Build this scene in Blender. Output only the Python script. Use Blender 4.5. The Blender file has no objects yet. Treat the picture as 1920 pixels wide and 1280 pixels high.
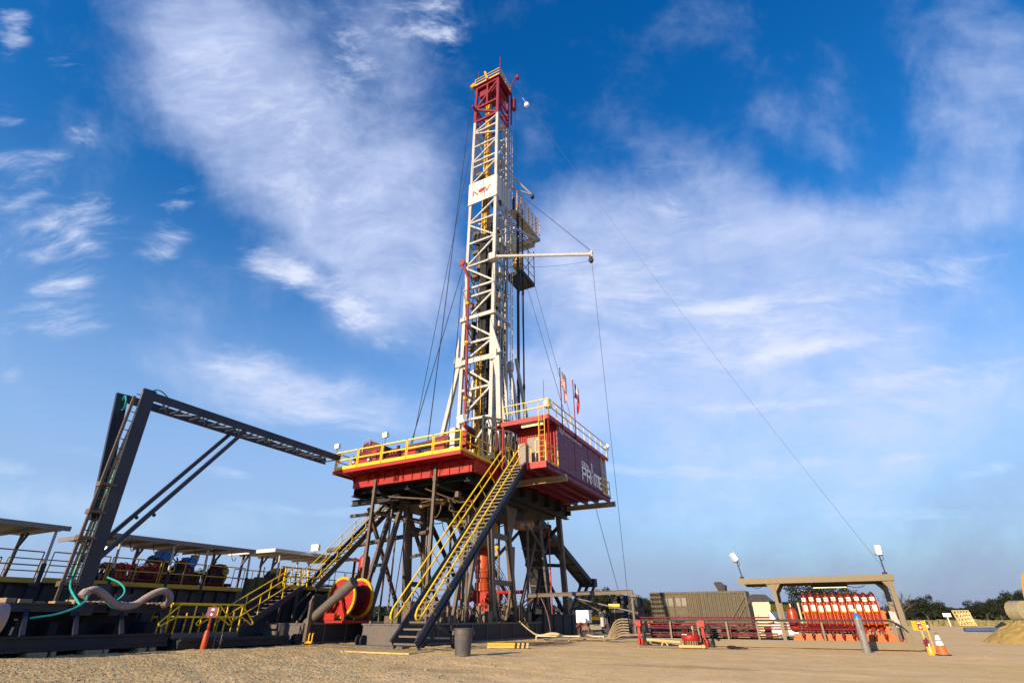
import bpy, bmesh, math, random
from mathutils import Vector, Matrix, noise as mnoise
random.seed(7)
C = bpy.context.scene.collection
SC = bpy.context.scene
R = math.radians
# ------------------------------------------------------------------ camera
# X runs along the rig's short side, Y along its long side, Z up (metres)
HEAD = R(28.5)
PITCH = math.atan(518 / 930.0)
cam = bpy.data.cameras.new('camera')
cam.sensor_width = 36.0
cam.lens = 36.0 * 930 / 1920
cam.clip_start = 0.1
cam.clip_end = 4000
camo = bpy.data.objects.new('camera', cam)
C.objects.link(camo)
camo.location = (14.02, -20.38, 1.0)
camo.rotation_euler = (R(90) + PITCH, 0, HEAD)
SC.camera = camo
# ------------------------------------------------------------------ sun
SUN_DIR = Vector((-0.17, -0.985, 0)).normalized()
SUN_EL = R(16)
sl = bpy.data.lights.new('sun', 'SUN')
sl.energy = 4.7
sl.angle = R(0.5)
sl.color = (1.0, 0.80, 0.55)
so = bpy.data.objects.new('sun', sl)
C.objects.link(so)
sd = Vector((SUN_DIR.x * math.cos(SUN_EL), SUN_DIR.y * math.cos(SUN_EL), math.sin(SUN_EL)))
so.rotation_euler = sd.to_track_quat('Z', 'Y').to_euler()
so.location = (-40, -40, 60)
# ------------------------------------------------------------------ colour management
SC.view_settings.view_transform = 'Standard'
SC.view_settings.look = 'None'
SC.view_settings.exposure = 0.6
SC.view_settings.gamma = 1.0
SC.view_settings.use_curve_mapping = False


class NT:
    """small helper to write node trees"""
    def __init__(s, tree):
        s.t = tree; s.n = tree.nodes; s.l = tree.links

    def add(s, typ, ins=None, **kw):
        nd = s.n.new(typ)
        for k, v in kw.items():
            setattr(nd, k, v)
        if ins:
            for k, v in ins.items():
                s.put(nd.inputs[k], v)
        return nd

    def put(s, sock, v):
        if isinstance(v, bpy.types.NodeSocket):
            s.l.new(v, sock)
        elif isinstance(v, bpy.types.Node):
            s.l.new(v.outputs[0], sock)
        else:
            sock.default_value = v

    def math(s, op, a, b=0.0, c=0.0, clamp=False):
        nd = s.n.new('ShaderNodeMath'); nd.operation = op; nd.use_clamp = clamp
        s.put(nd.inputs[0], a); s.put(nd.inputs[1], b); s.put(nd.inputs[2], c)
        return nd.outputs[0]

    def vmath(s, op, a, b=(0, 0, 0), out=0):
        nd = s.n.new('ShaderNodeVectorMath'); nd.operation = op
        s.put(nd.inputs[0], a); s.put(nd.inputs[1], b)
        return nd.outputs[out]

    def maprange(s, v, a, b, c=0.0, d=1.0, smooth=True):
        nd = s.n.new('ShaderNodeMapRange')
        nd.interpolation_type = 'SMOOTHSTEP' if smooth else 'LINEAR'
        s.put(nd.inputs[0], v)
        for i, x in enumerate((a, b, c, d)):
            s.put(nd.inputs[i + 1], x)
        return nd.outputs[0]

    def mix(s, fac, a, b, blend='MIX'):
        nd = s.n.new('ShaderNodeMix'); nd.data_type = 'RGBA'; nd.blend_type = blend
        s.put(nd.inputs[0], fac); s.put(nd.inputs[6], a); s.put(nd.inputs[7], b)
        return nd.outputs[2]

    def noise(s, vec, scale, detail=4, rough=0.55, dist=0.0, out=0):
        nd = s.n.new('ShaderNodeTexNoise')
        if vec is not None:
            s.put(nd.inputs['Vector'], vec)
        nd.inputs['Scale'].default_value = scale
        nd.inputs['Detail'].default_value = detail
        nd.inputs['Roughness'].default_value = rough
        nd.inputs['Distortion'].default_value = dist
        return nd.outputs[out]


# ------------------------------------------------------------------ world: sky and clouds
def c4(r, g, b):
    return (r, g, b, 1.0)


def build_world():
    w = bpy.data.worlds.new('World'); SC.world = w; w.use_nodes = True
    t = NT(w.node_tree); t.n.clear()
    out = t.add('ShaderNodeOutputWorld')
    bg = t.add('ShaderNodeBackground')
    bg.inputs['Strength'].default_value = 0.115
    t.l.new(bg.outputs[0], out.inputs[0])
    sky = t.add('ShaderNodeTexSky', sky_type='NISHITA')
    sky.sun_disc = False
    sky.sun_elevation = SUN_EL
    sky.sun_rotation = math.atan2(SUN_DIR.x, SUN_DIR.y)
    sky.air_density = 1.3; sky.dust_density = 0.2; sky.ozone_density = 4.0; sky.altitude = 0
    dirv = t.add('ShaderNodeTexCoord').outputs['Generated']
    sep = t.add('ShaderNodeSeparateXYZ', {0: dirv})
    z = sep.outputs[2]
    # saturate the clear-sky colour and deepen it overhead, as a polarised sky
    hs = t.add('ShaderNodeHueSaturation', {'Color': sky.outputs[0]})
    hs.inputs['Saturation'].default_value = 1.18
    hs.inputs['Hue'].default_value = 0.503
    tint = t.mix(t.maprange(z, 0.1, .98), c4(.70, 1.16, 1.34), c4(.03, .80, 1.20))
    base = t.mix(1.0, hs.outputs[0], tint, 'MULTIPLY')
    # a fixed chart of the sky: gnomonic coordinates about one world direction
    ch, sh, cp, sp = math.cos(HEAD), math.sin(HEAD), math.cos(PITCH), math.sin(PITCH)
    east = (ch, sh, 0); ahead = (-sh * cp, ch * cp, sp); upd = (sh * sp, -ch * sp, cp)
    dx = t.vmath('DOT_PRODUCT', dirv, east, 1)
    dy = t.vmath('DOT_PRODUCT', dirv, upd, 1)
    df = t.math('MAXIMUM', t.vmath('DOT_PRODUCT', dirv, ahead, 1), 0.12)
    X = t.math('DIVIDE', dx, df); Y = t.math('DIVIDE', dy, df)
    P = t.add('ShaderNodeCombineXYZ', {0: X, 1: Y, 2: 0.0}).outputs[0]
    # cloud-layer coordinates
    zz = t.math('ADD', t.math('MAXIMUM', z, 0.0), 0.12)
    L = t.add('ShaderNodeCombineXYZ', {0: t.math('DIVIDE', sep.outputs[0], zz), 1: t.math('DIVIDE', sep.outputs[1], zz), 2: 0.0}).outputs[0]

    def field(blobs):
        acc = None
        for (px, py, rx, ry, rot, amp) in blobs:
            cx = (px - 960) / 930.0; cy = (640 - py) / 930.0
            mp = t.add('ShaderNodeMapping', {'Vector': P}, vector_type='TEXTURE')
            mp.inputs['Location'].default_value = (cx, cy, 0)
            mp.inputs['Rotation'].default_value = (0, 0, R(rot))
            mp.inputs['Scale'].default_value = (rx / 930.0, ry / 930.0, 1)
            ln = t.vmath('LENGTH', mp.outputs[0], out=1)
            v = t.maprange(ln, 1.0, 0.0, 0.0, amp)
            acc = v if acc is None else t.math('ADD', acc, v)
        return acc
    # soft veils
    soft = field([(430, 40, 330, 120, -10, .45), (430, 150, 340, 230, -50, .75), (600, 330, 430, 230, -50, .95),
                  (720, 480, 280, 160, -48, .75), (760, 70, 160, 170, 60, .4), (760, 300, 190, 300, 10, .55),
                  (560, 740, 480, 95, -12, .8), (700, 620, 220, 60, -32, .35),
                  (1300, 320, 300, 140, -35, .5), (1400, 520, 600, 230, -8, 1.0), (1850, 200, 300, 330, 20, .5),
                  (1650, 420, 560, 110, 8, .45), (1500, 780, 850, 280, 0, .85), (1080, 640, 260, 220, 0, .5), (1080, 480, 230, 190, 20, .6),
                  (200, 960, 700, 90, -6, .6), (1500, 1000, 900, 170, 0, .35), (1050, 740, 260, 120, 0, .35)])
    # crisp wisps
    crisp = field([(110, 430, 220, 140, 20, .5), (70, 365, 170, 20, 27, .3), (120, 405, 150, 22, 18, .28), (150, 450, 130, 26, -28, .25), (90, 480, 190, 22, 12, .28), (110, 540, 170, 22, 10, .25), (60, 330, 160, 40, 25, .5), (90, 590, 200, 80, 8, .5), (80, 615, 170, 24, 4, .28), (150, 520, 130, 40, 20, .45),
                   (335, 385, 60, 75, -40, .55), (165, 245, 60, 45, 0, .55), (25, 60, 60, 80, 0, .55), (140, 115, 110, 40, 0, .45),
                   (15, 215, 60, 40, 0, .5), (20, 300, 120, 30, 5, .48), (800, 30, 130, 110, -60, .62), (660, 90, 120, 120, -30, .45),
                   (520, 250, 380, 200, -50, .42), (520, 510, 130, 50, -10, .4), (650, 580, 290, 60, -32, .62), (560, 510, 200, 40, -20, .3), (20, 700, 50, 35, 0, .55),
                   (520, 710, 340, 75, -14, .75), (620, 790, 420, 55, -12, .7), (1860, 880, 120, 22, 14, .55), (1250, 1002, 110, 18, 0, .5),
                   (1680, 720, 360, 50, 6, .45), (1700, 520, 420, 80, 8, .35), (1300, 640, 380, 90, -4, .5), (1150, 500, 200, 150, 30, .45), (1250, 330, 240, 90, -35, .35), (1650, 630, 320, 22, 10, .5), (1450, 760, 420, 20, 2, .5), (1780, 690, 260, 18, 8, .5), (1200, 880, 320, 24, -4, .45), (1600, 860, 350, 18, 3, .45), (620, 960, 300, 24, -5, .55), (1650, 960, 400, 26, 0, .45), (1350, 930, 300, 20, -3, .45), (250, 1000, 260, 26, 2, .5), (180, 850, 220, 24, -10, .5), (1500, 560, 350, 20, 6, .5), (1350, 430, 260, 40, -24, .25), (1350, 560, 420, 110, -10, .36), (80, 890, 260, 40, -8, .5),
                   (420, 885, 120, 22, -14, .45), (800, 770, 160, 60, -16, .42), (300, 470, 120, 60, 30, .3)])
    warp = t.noise(P, 2.6, 3, .5, 0, 1)
    wv = t.vmath('SCALE', t.vmath('SUBTRACT', warp, (.5, .5, .5))); wv.node.inputs[3].default_value = 0.15
    PW = t.vmath('ADD', P, wv)
    big = t.noise(PW, 3.6, 9, .62)
    s1 = t.math('ADD', soft, t.math('MULTIPLY', t.math('SUBTRACT', big, .5), 1.9))
    m_soft = t.math('MULTIPLY', t.maprange(s1, -0.05, 1.0, 0, 1), .84)
    # fibres
    st = t.add('ShaderNodeMapping', {'Vector': PW}, vector_type='POINT')
    st.inputs['Rotation'].default_value = (0, 0, R(-22)); st.inputs['Scale'].default_value = (4.2, 13, 1)
    fib = t.noise(st.outputs[0], 1.0, 10, .66, .35)
    st2 = t.add('ShaderNodeMapping', {'Vector': PW}, vector_type='POINT')
    st2.inputs['Rotation'].default_value = (0, 0, R(38)); st2.inputs['Scale'].default_value = (7, 15, 1)
    fib2 = t.noise(st2.outputs[0], 1.0, 10, .68, .25)
    st3 = t.add('ShaderNodeMapping', {'Vector': PW}, vector_type='POINT')
    st3.inputs['Rotation'].default_value = (0, 0, R(4)); st3.inputs['Scale'].default_value = (2.6, 10, 1)
    fib3 = t.noise(st3.outputs[0], 1.0, 10, .66, .3)
    side = t.maprange(X, -.62, -.30, 0, 1)
    fm = t.math('ADD', t.math('MULTIPLY', fib, t.math('SUBTRACT', 1.0, side)), t.math('MULTIPLY', fib2, side))
    far = t.maprange(X, -.02, .30, 0, 1)
    low = t.maprange(Y, .02, -.22, 0, 1)
    far = t.math('MAXIMUM', far, low)
    fm = t.math('ADD', t.math('MULTIPLY', fm, t.math('SUBTRACT', 1.0, far)), t.math('MULTIPLY', fib3, far))
    s2 = t.math('ADD', crisp, t.math('MULTIPLY', t.math('SUBTRACT', fm, .5), 3.3))
    m_cr = t.math('MULTIPLY', t.math('MULTIPLY', t.maprange(s2, 0.12, 1.3, 0, 1), t.maprange(crisp, 0.02, .3, 0, 1)), .92)
    # faint texture inside the veils
    det = t.noise(PW, 16, 6, .6)
    m_soft = t.math('MULTIPLY', m_soft, t.maprange(det, .2, .8, .84, 1.1, False))
    m_soft = t.math('MULTIPLY', m_soft, t.maprange(fm, .3, .72, .62, 1.16, False), clamp=True)
    m = t.math('SUBTRACT', 1.0, t.math('MULTIPLY', t.math('SUBTRACT', 1.0, m_soft, clamp=True), t.math('SUBTRACT', 1.0, m_cr, clamp=True)))
    m = t.math('MULTIPLY', m, t.maprange(z, 0.0, .16, .3, 1.0))
    ccol = t.mix(t.maprange(z, .15, .9), c4(4.1, 4.6, 6.0), c4(3.3, 3.9, 5.6))
    hot = t.mix(t.math('MULTIPLY', m_cr, .8, clamp=True), ccol, c4(5.1, 5.35, 6.2))
    skyc = t.mix(m, base, hot)
    # greyish lavender haze towards the horizon
    hz = t.maprange(z, -.02, .66, .95, 0.0)
    hazec = t.mix(t.maprange(X, -1.0, 1.0), c4(2.35, 3.1, 4.9), c4(2.75, 3.1, 4.55))
    hazec = t.mix(t.maprange(z, .0, .3), t.mix(t.maprange(X, -1.0, 1.0), c4(2.1, 2.75, 4.4), c4(1.65, 1.85, 3.1)), hazec)
    fin = t.mix(t.math('MULTIPLY', hz, t.math('SUBTRACT', 1.0, t.math('MULTIPLY', m, .75))), skyc, hazec)
    t.l.new(fin, bg.inputs['Color'])


build_world()


# ------------------------------------------------------------------ materials
MATS = {}


def paint(name, col, dirt=(.16, .12, .08), amt=.35, rough=.5, metal=0.0, scale=1.3, bump=.15, streak=True, rust=0.0, spec=.4):
    """painted or bare surface with grime, streaks and uneven gloss"""
    if name in MATS:
        return MATS[name]
    m = bpy.data.materials.new(name); m.use_nodes = True
    t = NT(m.node_tree); bs = t.n['Principled BSDF']
    geo = t.add('ShaderNodeNewGeometry')
    pos = geo.outputs['Position']
    n1 = t.noise(pos, scale, 6, .62)
    n2 = t.noise(pos, scale * 9, 5, .6)
    f = t.math('MULTIPLY', t.maprange(n1, .38, .75), amt)
    if streak:
        mp = t.add('ShaderNodeMapping', {'Vector': pos}); mp.inputs['Scale'].default_value = (6, 6, .5)
        n3 = t.noise(mp.outputs[0], 1.2, 4, .6)
        f = t.math('ADD', f, t.math('MULTIPLY', t.maprange(n3, .5, .8), amt * .7), clamp=True)
    var = t.maprange(n2, .3, .7, .82, 1.15, False)
    base = t.mix(1.0, c4(*col), t.add('ShaderNodeCombineColor', {0: var, 1: var, 2: var}).outputs[0], 'MULTIPLY')
    cc = t.mix(f, base, c4(*dirt))
    if rust > 0:
        n4 = t.noise(pos, scale * 4.3, 7, .68)
        cc = t.mix(t.math('MULTIPLY', t.maprange(n4, .58, .68), rust), cc, c4(.16, .055, .02))
    t.l.new(cc, bs.inputs['Base Color'])
    t.l.new(t.maprange(n2, .3, .7, max(.05, rough - .12), min(1, rough + .18), False), bs.inputs['Roughness'])
    bs.inputs['Metallic'].default_value = metal
    bs.inputs['Specular IOR Level'].default_value = spec
    if bump:
        b = t.add('ShaderNodeBump', {'Height': n2}); b.inputs['Strength'].default_value = bump; b.inputs['Distance'].default_value = .02
        t.l.new(b.outputs[0], bs.inputs['Normal'])
    MATS[name] = m
    return m


def emit(name, col, s):
    m = bpy.data.materials.new(name); m.use_nodes = True
    b = m.node_tree.nodes['Principled BSDF']
    b.inputs['Base Color'].default_value = c4(*col)
    b.inputs['Emission Color'].default_value = c4(*col); b.inputs['Emission Strength'].default_value = s
    return m


DK = paint('navy_black_steel', (.027, .030, .040), (.065, .053, .043), .35, .55, spec=.2)
NV = paint('navy_steel', (.024, .030, .048), (.06, .055, .052), .3, .42)
GB = paint('grey_brown_steel', (.11, .083, .063), (.20, .13, .08), .5, .5, rust=.5)
GR = paint('grey_steel', (.115, .10, .095), (.16, .12, .085), .45, .5, rust=.3)
LG = paint('light_grey_steel', (.42, .40, .38), (.3, .24, .18), .3, .45)
WH = paint('white_steel', (.48, .465, .44), (.34, .26, .19), .38, .45, scale=.7, rust=.22)
WP = paint('white_panel', (.62, .60, .57), (.5, .42, .34), .15, .4, scale=.5)
RD = paint('red_paint', (.39, .012, .008), (.15, .022, .012), .5, .48, rust=.12)
RM = paint('machine_red', (.135, .009, .008), (.06, .015, .012), .4, .42)
MR = paint('crown_maroon', (.24, .012, .03), (.12, .03, .03), .35, .45)
PU = paint('doghouse_maroon', (.145, .012, .048), (.10, .028, .05), .22, .5, scale=.5)
YL = paint('safety_yellow', (.86, .56, .006), (.45, .30, .04), .22, .42, scale=2.5, rust=.12)
YO = paint('rail_yellow', (.80, .42, .01), (.35, .2, .04), .35, .42, rust=.15)
OR = paint('bottle_orange', (.36, .038, .009), (.22, .025, .012), .45, .33)
OS = paint('skid_orange', (.62, .12, .015), (.35, .1, .03), .35, .5)
OB = paint('bop_orange', (.50, .07, .015), (.18, .05, .03), .45, .42)
OL = paint('olive_tan', (.105, .085, .052), (.07, .055, .04), .5, .6, scale=.6)
TN = paint('skid_tan', (.20, .155, .09), (.15, .12, .085), .45, .55)
CR = paint('cream_panel', (.55, .50, .33), (.3, .25, .16), .3, .5)
BL = paint('pump_blue', (.02, .17, .55), (.05, .08, .15), .3, .4)
BK = paint('rubber_black', (.018, .018, .02), (.06, .055, .05), .35, .7)
HS = paint('hose_tan', (.30, .23, .14), (.2, .15, .09), .4, .6)
TL = paint('hose_teal', (.02, .42, .36), (.05, .2, .18), .2, .5)
GN = paint('olive_green', (.10, .11, .03), (.08, .07, .03), .4, .6)
WD = paint('timber', (.36, .25, .13), (.16, .11, .07), .5, .8, scale=3)
WY = paint('timber_yellow', (.60, .42, .16), (.3, .2, .1), .4, .8, scale=3)
GV = paint('galvanised', (.34, .34, .35), (.22, .2, .18), .4, .38, metal=.6)
CH = paint('reel_hose', (.36, .27, .25), (.2, .15, .15), .5, .85, scale=4)
GS = paint('glass_dark', (.02, .03, .05), (.05, .05, .05), .1, .1, bump=0, spec=.8)
TC = paint('cone_orange', (.75, .13, .02), (.3, .1, .05), .35, .55)
CW = paint('reflective_white', (.88, .86, .83), (.6, .55, .5), .12, .4)
GC = paint('can_grey', (.075, .07, .072), (.2, .17, .13), .5, .6, scale=2.5)
BG = paint('bottle_grey', (.20, .19, .20), (.28, .23, .18), .35, .4)
ZN = paint('mat_grey', (.10, .095, .09), (.25, .2, .14), .6, .8)
LT = emit('lamp_lit', (1.0, .93, .80), 3.5)
LS = emit('strip_light_lit', (1.0, .80, .35), 1.3)
LW = paint('lamp_white', (.85, .84, .80), (.5, .45, .4), .15, .3)


# ------------------------------------------------------------------ objects
ROOT = {}


def _base(parent):
    p = parent
    while p is not None and p.parent is not None:
        p = p.parent
    return Vector(ROOT.get(p.name, (0, 0, 0))) if p is not None else Vector((0, 0, 0))


def thing(name, label, cat, loc=(0, 0, 0), group=None):
    o = bpy.data.objects.new(name, None); C.objects.link(o)
    o.empty_display_size = .3
    o.location = loc; ROOT[o.name] = tuple(loc)
    o['label'] = label; o['category'] = cat
    if group:
        o['group'] = group
    return o


def tag(o, label, cat, group=None):
    o['label'] = label; o['category'] = cat
    if group:
        o['group'] = group
    return o


def copy_tree(o, parent=None, label=None, loc=None, rz=None, group=None):
    c = o.copy(); C.objects.link(c)
    if parent is not None:
        c.parent = parent
        for k in ('label',):
            pass
    if label:
        c['label'] = label
    if group:
        c['group'] = group
    if loc is not None:
        c.location = loc
        ROOT[c.name] = tuple(loc)
    if rz is not None:
        c.rotation_euler = (0, 0, rz)
    for ch in list(o.children):
        copy_tree(ch, c)
    return c


def V3(p):
    return Vector(p)


class MB:
    def __init__(s):
        s.v = []; s.f = []; s.g = []

    def add(s, vs, fs):
        n = len(s.v)
        s.g.append((n, n + len(vs), len(s.f), len(s.f) + len(fs)))
        s.v += [tuple(v) for v in vs]
        s.f += [tuple(i + n for i in f) for f in fs]
        return s

    def box(s, x0, x1, y0, y1, z0, z1):
        vs = [(x, y, z) for z in (z0, z1) for y in (y0, y1) for x in (x0, x1)]
        return s.add(vs, [(0, 2, 3, 1), (4, 5, 7, 6), (0, 1, 5, 4), (2, 6, 7, 3), (0, 4, 6, 2), (1, 3, 7, 5)])

    def _frame(s, p, q, up=(0, 0, 1)):
        p, q = V3(p), V3(q); d = (q - p).normalized(); u = V3(up)
        if abs(d.dot(u)) > .98:
            u = V3((0, 1, 0)) if abs(d.y) < .9 else V3((1, 0, 0))
        a = d.cross(u).normalized(); b = a.cross(d).normalized()
        return p, q, a, b

    def sect(s, p, q, poly, up=(0, 0, 1)):
        """extrude a closed 2-d outline (a,b) from p to q"""
        p, q, a, b = s._frame(p, q, up); n = len(poly)
        vs = [p + a * x + b * y for x, y in poly] + [q + a * x + b * y for x, y in poly]
        fs = [(i, (i + 1) % n, n + (i + 1) % n, n + i) for i in range(n)] + [tuple(range(n))[::-1], tuple(range(n, 2 * n))]
        return s.add(vs, fs)

    def beam(s, p, q, w, h, up=(0, 0, 1)):
        return s.sect(p, q, [(-w / 2, -h / 2), (w / 2, -h / 2), (w / 2, h / 2), (-w / 2, h / 2)], up)

    def ibeam(s, p, q, w, h, t=.03, up=(0, 0, 1)):
        a, b = w / 2, h / 2
        return s.sect(p, q, [(-a, -b), (a, -b), (a, -b + t), (t / 2, -b + t), (t / 2, b - t), (a, b - t), (a, b), (-a, b),
                             (-a, b - t), (-t / 2, b - t), (-t / 2, -b + t), (-a, -b + t)], up)

    def tube(s, p, q, r, n=8, r2=None):
        r2 = r if r2 is None else r2
        p, q, a, b = s._frame(p, q)
        cs = [(math.cos(2 * math.pi * i / n), math.sin(2 * math.pi * i / n)) for i in range(n)]
        vs = [p + (a * x + b * y) * r for x, y in cs] + [q + (a * x + b * y) * r2 for x, y in cs]
        fs = [(i, (i + 1) % n, n + (i + 1) % n, n + i) for i in range(n)] + [tuple(range(n))[::-1], tuple(range(n, 2 * n))]
        return s.add(vs, fs)

    def path(s, pts, r, n=6, smooth=0, closed=False):
        pts = [V3(p) for p in pts]
        for _ in range(smooth):
            q = [pts[0]]
            for i in range(len(pts) - 1):
                q += [pts[i] * .75 + pts[i + 1] * .25, pts[i] * .25 + pts[i + 1] * .75]
            q.append(pts[-1]); pts = q
        rings = []; prev = None
        for i, p in enumerate(pts):
            d = (pts[min(i + 1, len(pts) - 1)] - pts[max(i - 1, 0)]).normalized()
            if prev is None:
                u = V3((0, 0, 1)) if abs(d.z) < .9 else V3((1, 0, 0))
            else:
                u = prev
            a = d.cross(u).normalized(); b = a.cross(d).normalized(); prev = b
            rr = r(i / max(1, len(pts) - 1)) if callable(r) else r
            rings.append([p + (a * math.cos(2 * math.pi * k / n) + b * math.sin(2 * math.pi * k / n)) * rr for k in range(n)])
        vs = [v for g in rings for v in g]; fs = []
        for i in range(len(rings) - 1):
            for k in range(n):
                fs.append((i * n + k, i * n + (k + 1) % n, (i + 1) * n + (k + 1) % n, (i + 1) * n + k))
        fs += [tuple(range(n))[::-1], tuple(range((len(rings) - 1) * n, len(rings) * n))]
        return s.add(vs, fs)

    def ring(s, o, ax, R_, r, n=28, m=7):
        """a torus"""
        o = V3(o); _, _, a, b = s._frame(o, o + V3(ax).normalized()); w = V3(ax).normalized(); vs = []
        for i in range(n):
            th = 2 * math.pi * i / n; e = a * math.cos(th) + b * math.sin(th)
            for j in range(m):
                ph = 2 * math.pi * j / m; vs.append(o + e * (R_ + r * math.cos(ph)) + w * (r * math.sin(ph)))
        fs = [(i * m + j, i * m + (j + 1) % m, ((i + 1) % n) * m + (j + 1) % m, ((i + 1) % n) * m + j) for i in range(n) for j in range(m)]
        return s.add(vs, fs)

    def lathe(s, prof, o=(0, 0, 0), ax=(0, 0, 1), n=16, caps=True):
        o = V3(o); ax = V3(ax).normalized()
        _, _, a, b = s._frame(o, o + ax)
        vs = []; m = len(prof)
        for r, h in prof:
            r = max(r, .0004)
            for k in range(n):
                th = 2 * math.pi * k / n
                vs.append(o + ax * h + (a * math.cos(th) + b * math.sin(th)) * r)
        fs = []
        for i in range(m - 1):
            for k in range(n):
                fs.append((i * n + k, i * n + (k + 1) % n, (i + 1) * n + (k + 1) % n, (i + 1) * n + k))
        if caps:
            fs += [tuple(range(n))[::-1], tuple(range((m - 1) * n, m * n))]
        return s.add(vs, fs)

    def prism(s, poly, d):
        """closed planar polygon of 3-d points, extruded by vector d"""
        n = len(poly); d = V3(d)
        vs = [V3(p) for p in poly] + [V3(p) + d for p in poly]
        fs = [tuple(range(n))[::-1], tuple(range(n, 2 * n))] + [(i, (i + 1) % n, n + (i + 1) % n, n + i) for i in range(n)]
        return s.add(vs, fs)

    def ball(s, c, r, n=10, sq=(1, 1, 1)):
        c = V3(c); m = n // 2; vs = []
        for i in range(m + 1):
            ph = math.pi * i / m
            for k in range(n):
                th = 2 * math.pi * k / n
                vs.append(c + V3((math.sin(ph) * math.cos(th) * r * sq[0], math.sin(ph) * math.sin(th) * r * sq[1], math.cos(ph) * r * sq[2])))
        fs = [(i * n + k, (i + 1) * n + k, (i + 1) * n + (k + 1) % n, i * n + (k + 1) % n) for i in range(m) for k in range(n)]
        return s.add(vs, fs)

    def rocks(s, c, r, seed=0):
        rnd = random.Random(seed)
        c = V3(c)
        n = len(s.v)
        ico = [(0, 0, 1), (.89, 0, .45), (.28, .85, .45), (-.72, .53, .45), (-.72, -.53, .45), (.28, -.85, .45),
               (.72, .53, -.45), (-.28, .85, -.45), (-.89, 0, -.45), (-.28, -.85, -.45), (.72, -.53, -.45), (0, 0, -1)]
        fs = [(0, 1, 2), (0, 2, 3), (0, 3, 4), (0, 4, 5), (0, 5, 1), (1, 6, 2), (2, 7, 3), (3, 8, 4), (4, 9, 5), (5, 10, 1),
              (6, 7, 2), (7, 8, 3), (8, 9, 4), (9, 10, 5), (10, 6, 1), (11, 7, 6), (11, 8, 7), (11, 9, 8), (11, 10, 9), (11, 6, 10)]
        return s.add([c + V3(p) * r * rnd.uniform(.7, 1.2) for p in ico], fs)

    KEEP = {'lettering', 'sign_symbol', 'louvre', 'finger', 'ladder', 'rack_track', 'lacing', 'bolted_plate', 'rim', 'guide_rail', 'shell',
            'floor_girder', 'tank_body', 'pipe_rack', 'inner_panel', 'frame_bars', 'base_frame', 'scrap_lump', 'crown', 'trunk', 'wound_line', 'cable_run'}

    def clusters(s):
        bb = []
        for a, b, _, _ in s.g:
            P = s.v[a:b]
            bb.append([min(p[i] for p in P) - .02 for i in range(3)] + [max(p[i] for p in P) + .02 for i in range(3)])
        par = list(range(len(bb)))

        def find(i):
            while par[i] != i:
                i = par[i]
            return i
        for i in range(len(bb)):
            for j in range(i + 1, len(bb)):
                if all(bb[i][k] <= bb[j][k + 3] and bb[j][k] <= bb[i][k + 3] for k in range(3)):
                    a, b = find(i), find(j)
                    if a != b:
                        par[b] = a
        out = {}
        for i in range(len(bb)):
            out.setdefault(find(i), []).append(i)
        return list(out.values())

    def build(s, name, mat, parent=None, bevel=0.0):
        """one object; pieces of a part that do not touch become parts of their own"""
        if parent is not None and name not in s.KEEP and 1 < len(s.g) <= 60:
            cl = s.clusters()
            if 1 < len(cl) <= 40:
                first = None
                for c in cl:
                    m = MB()
                    for i in c:
                        a, b, fa, fb = s.g[i]
                        m.add(s.v[a:b], [tuple(k - a for k in f) for f in s.f[fa:fb]])
                    o = m.build1(name, mat, parent, bevel)
                    first = first or o
                return first
        return s.build1(name, mat, parent, bevel)

    def build1(s, name, mat, parent=None, bevel=0.0):
        me = bpy.data.meshes.new(name)
        o0 = _base(parent)
        me.from_pydata([(v[0] - o0.x, v[1] - o0.y, v[2] - o0.z) for v in s.v], [], s.f)
        bm = bmesh.new(); bm.from_mesh(me)
        bmesh.ops.recalc_face_normals(bm, faces=bm.faces)
        bm.to_mesh(me); bm.free()
        me.polygons.foreach_set('use_smooth', [True] * len(me.polygons))
        me.set_sharp_from_angle(angle=R(35))
        me.materials.append(mat)
        o = bpy.data.objects.new(name, me); C.objects.link(o)
        if parent is not None:
            o.parent = parent
        if bevel:
            b = o.modifiers.new('bevel', 'BEVEL'); b.width = bevel; b.segments = 1; b.limit_method = 'ANGLE'
        return o

    def solo(s, name, mat, label, cat, group=None, base=None, bevel=0.0):
        """a thing that is one mesh, its origin moved to its base"""
        if base is None:
            xs = [v[0] for v in s.v]; ys = [v[1] for v in s.v]; zs = [v[2] for v in s.v]
            base = ((min(xs) + max(xs)) / 2, (min(ys) + max(ys)) / 2, min(zs))
        s.v = [(v[0] - base[0], v[1] - base[1], v[2] - base[2]) for v in s.v]
        o = s.build(name, mat, None, bevel); o.location = base; ROOT[o.name] = tuple(base)
        return tag(o, label, cat, group)


def text_mb(txt, height, origin, xdir, zdir, depth=.012, width=None, space=1.0):
    """real letters as a mesh lying in the plane of xdir/zdir"""
    cu = bpy.data.curves.new('t', 'FONT'); cu.body = txt; cu.size = 1.0; cu.extrude = 0.0; cu.space_character = space
    ob = bpy.data.objects.new('t', cu); C.objects.link(ob)
    dg = bpy.context.evaluated_depsgraph_get()
    me = bpy.data.meshes.new_from_object(ob.evaluated_get(dg))
    xs = [v.co.x for v in me.vertices]; ys = [v.co.y for v in me.vertices]
    x0, x1, y0, y1 = min(xs), max(xs), min(ys), max(ys)
    sy = height / (y1 - y0); sx = sy if width is None else width / (x1 - x0)
    X, Z = V3(xdir).normalized(), V3(zdir).normalized(); N = X.cross(Z)
    mb = MB(); o = V3(origin)
    vs = [o + X * ((v.co.x - x0) * sx) + Z * ((v.co.y - y0) * sy) + N * depth for v in me.vertices]
    mb.add(vs, [tuple(p.vertices) for p in me.polygons])
    bpy.data.objects.remove(ob); bpy.data.curves.remove(cu); bpy.data.meshes.remove(me)
    return mb


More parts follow.
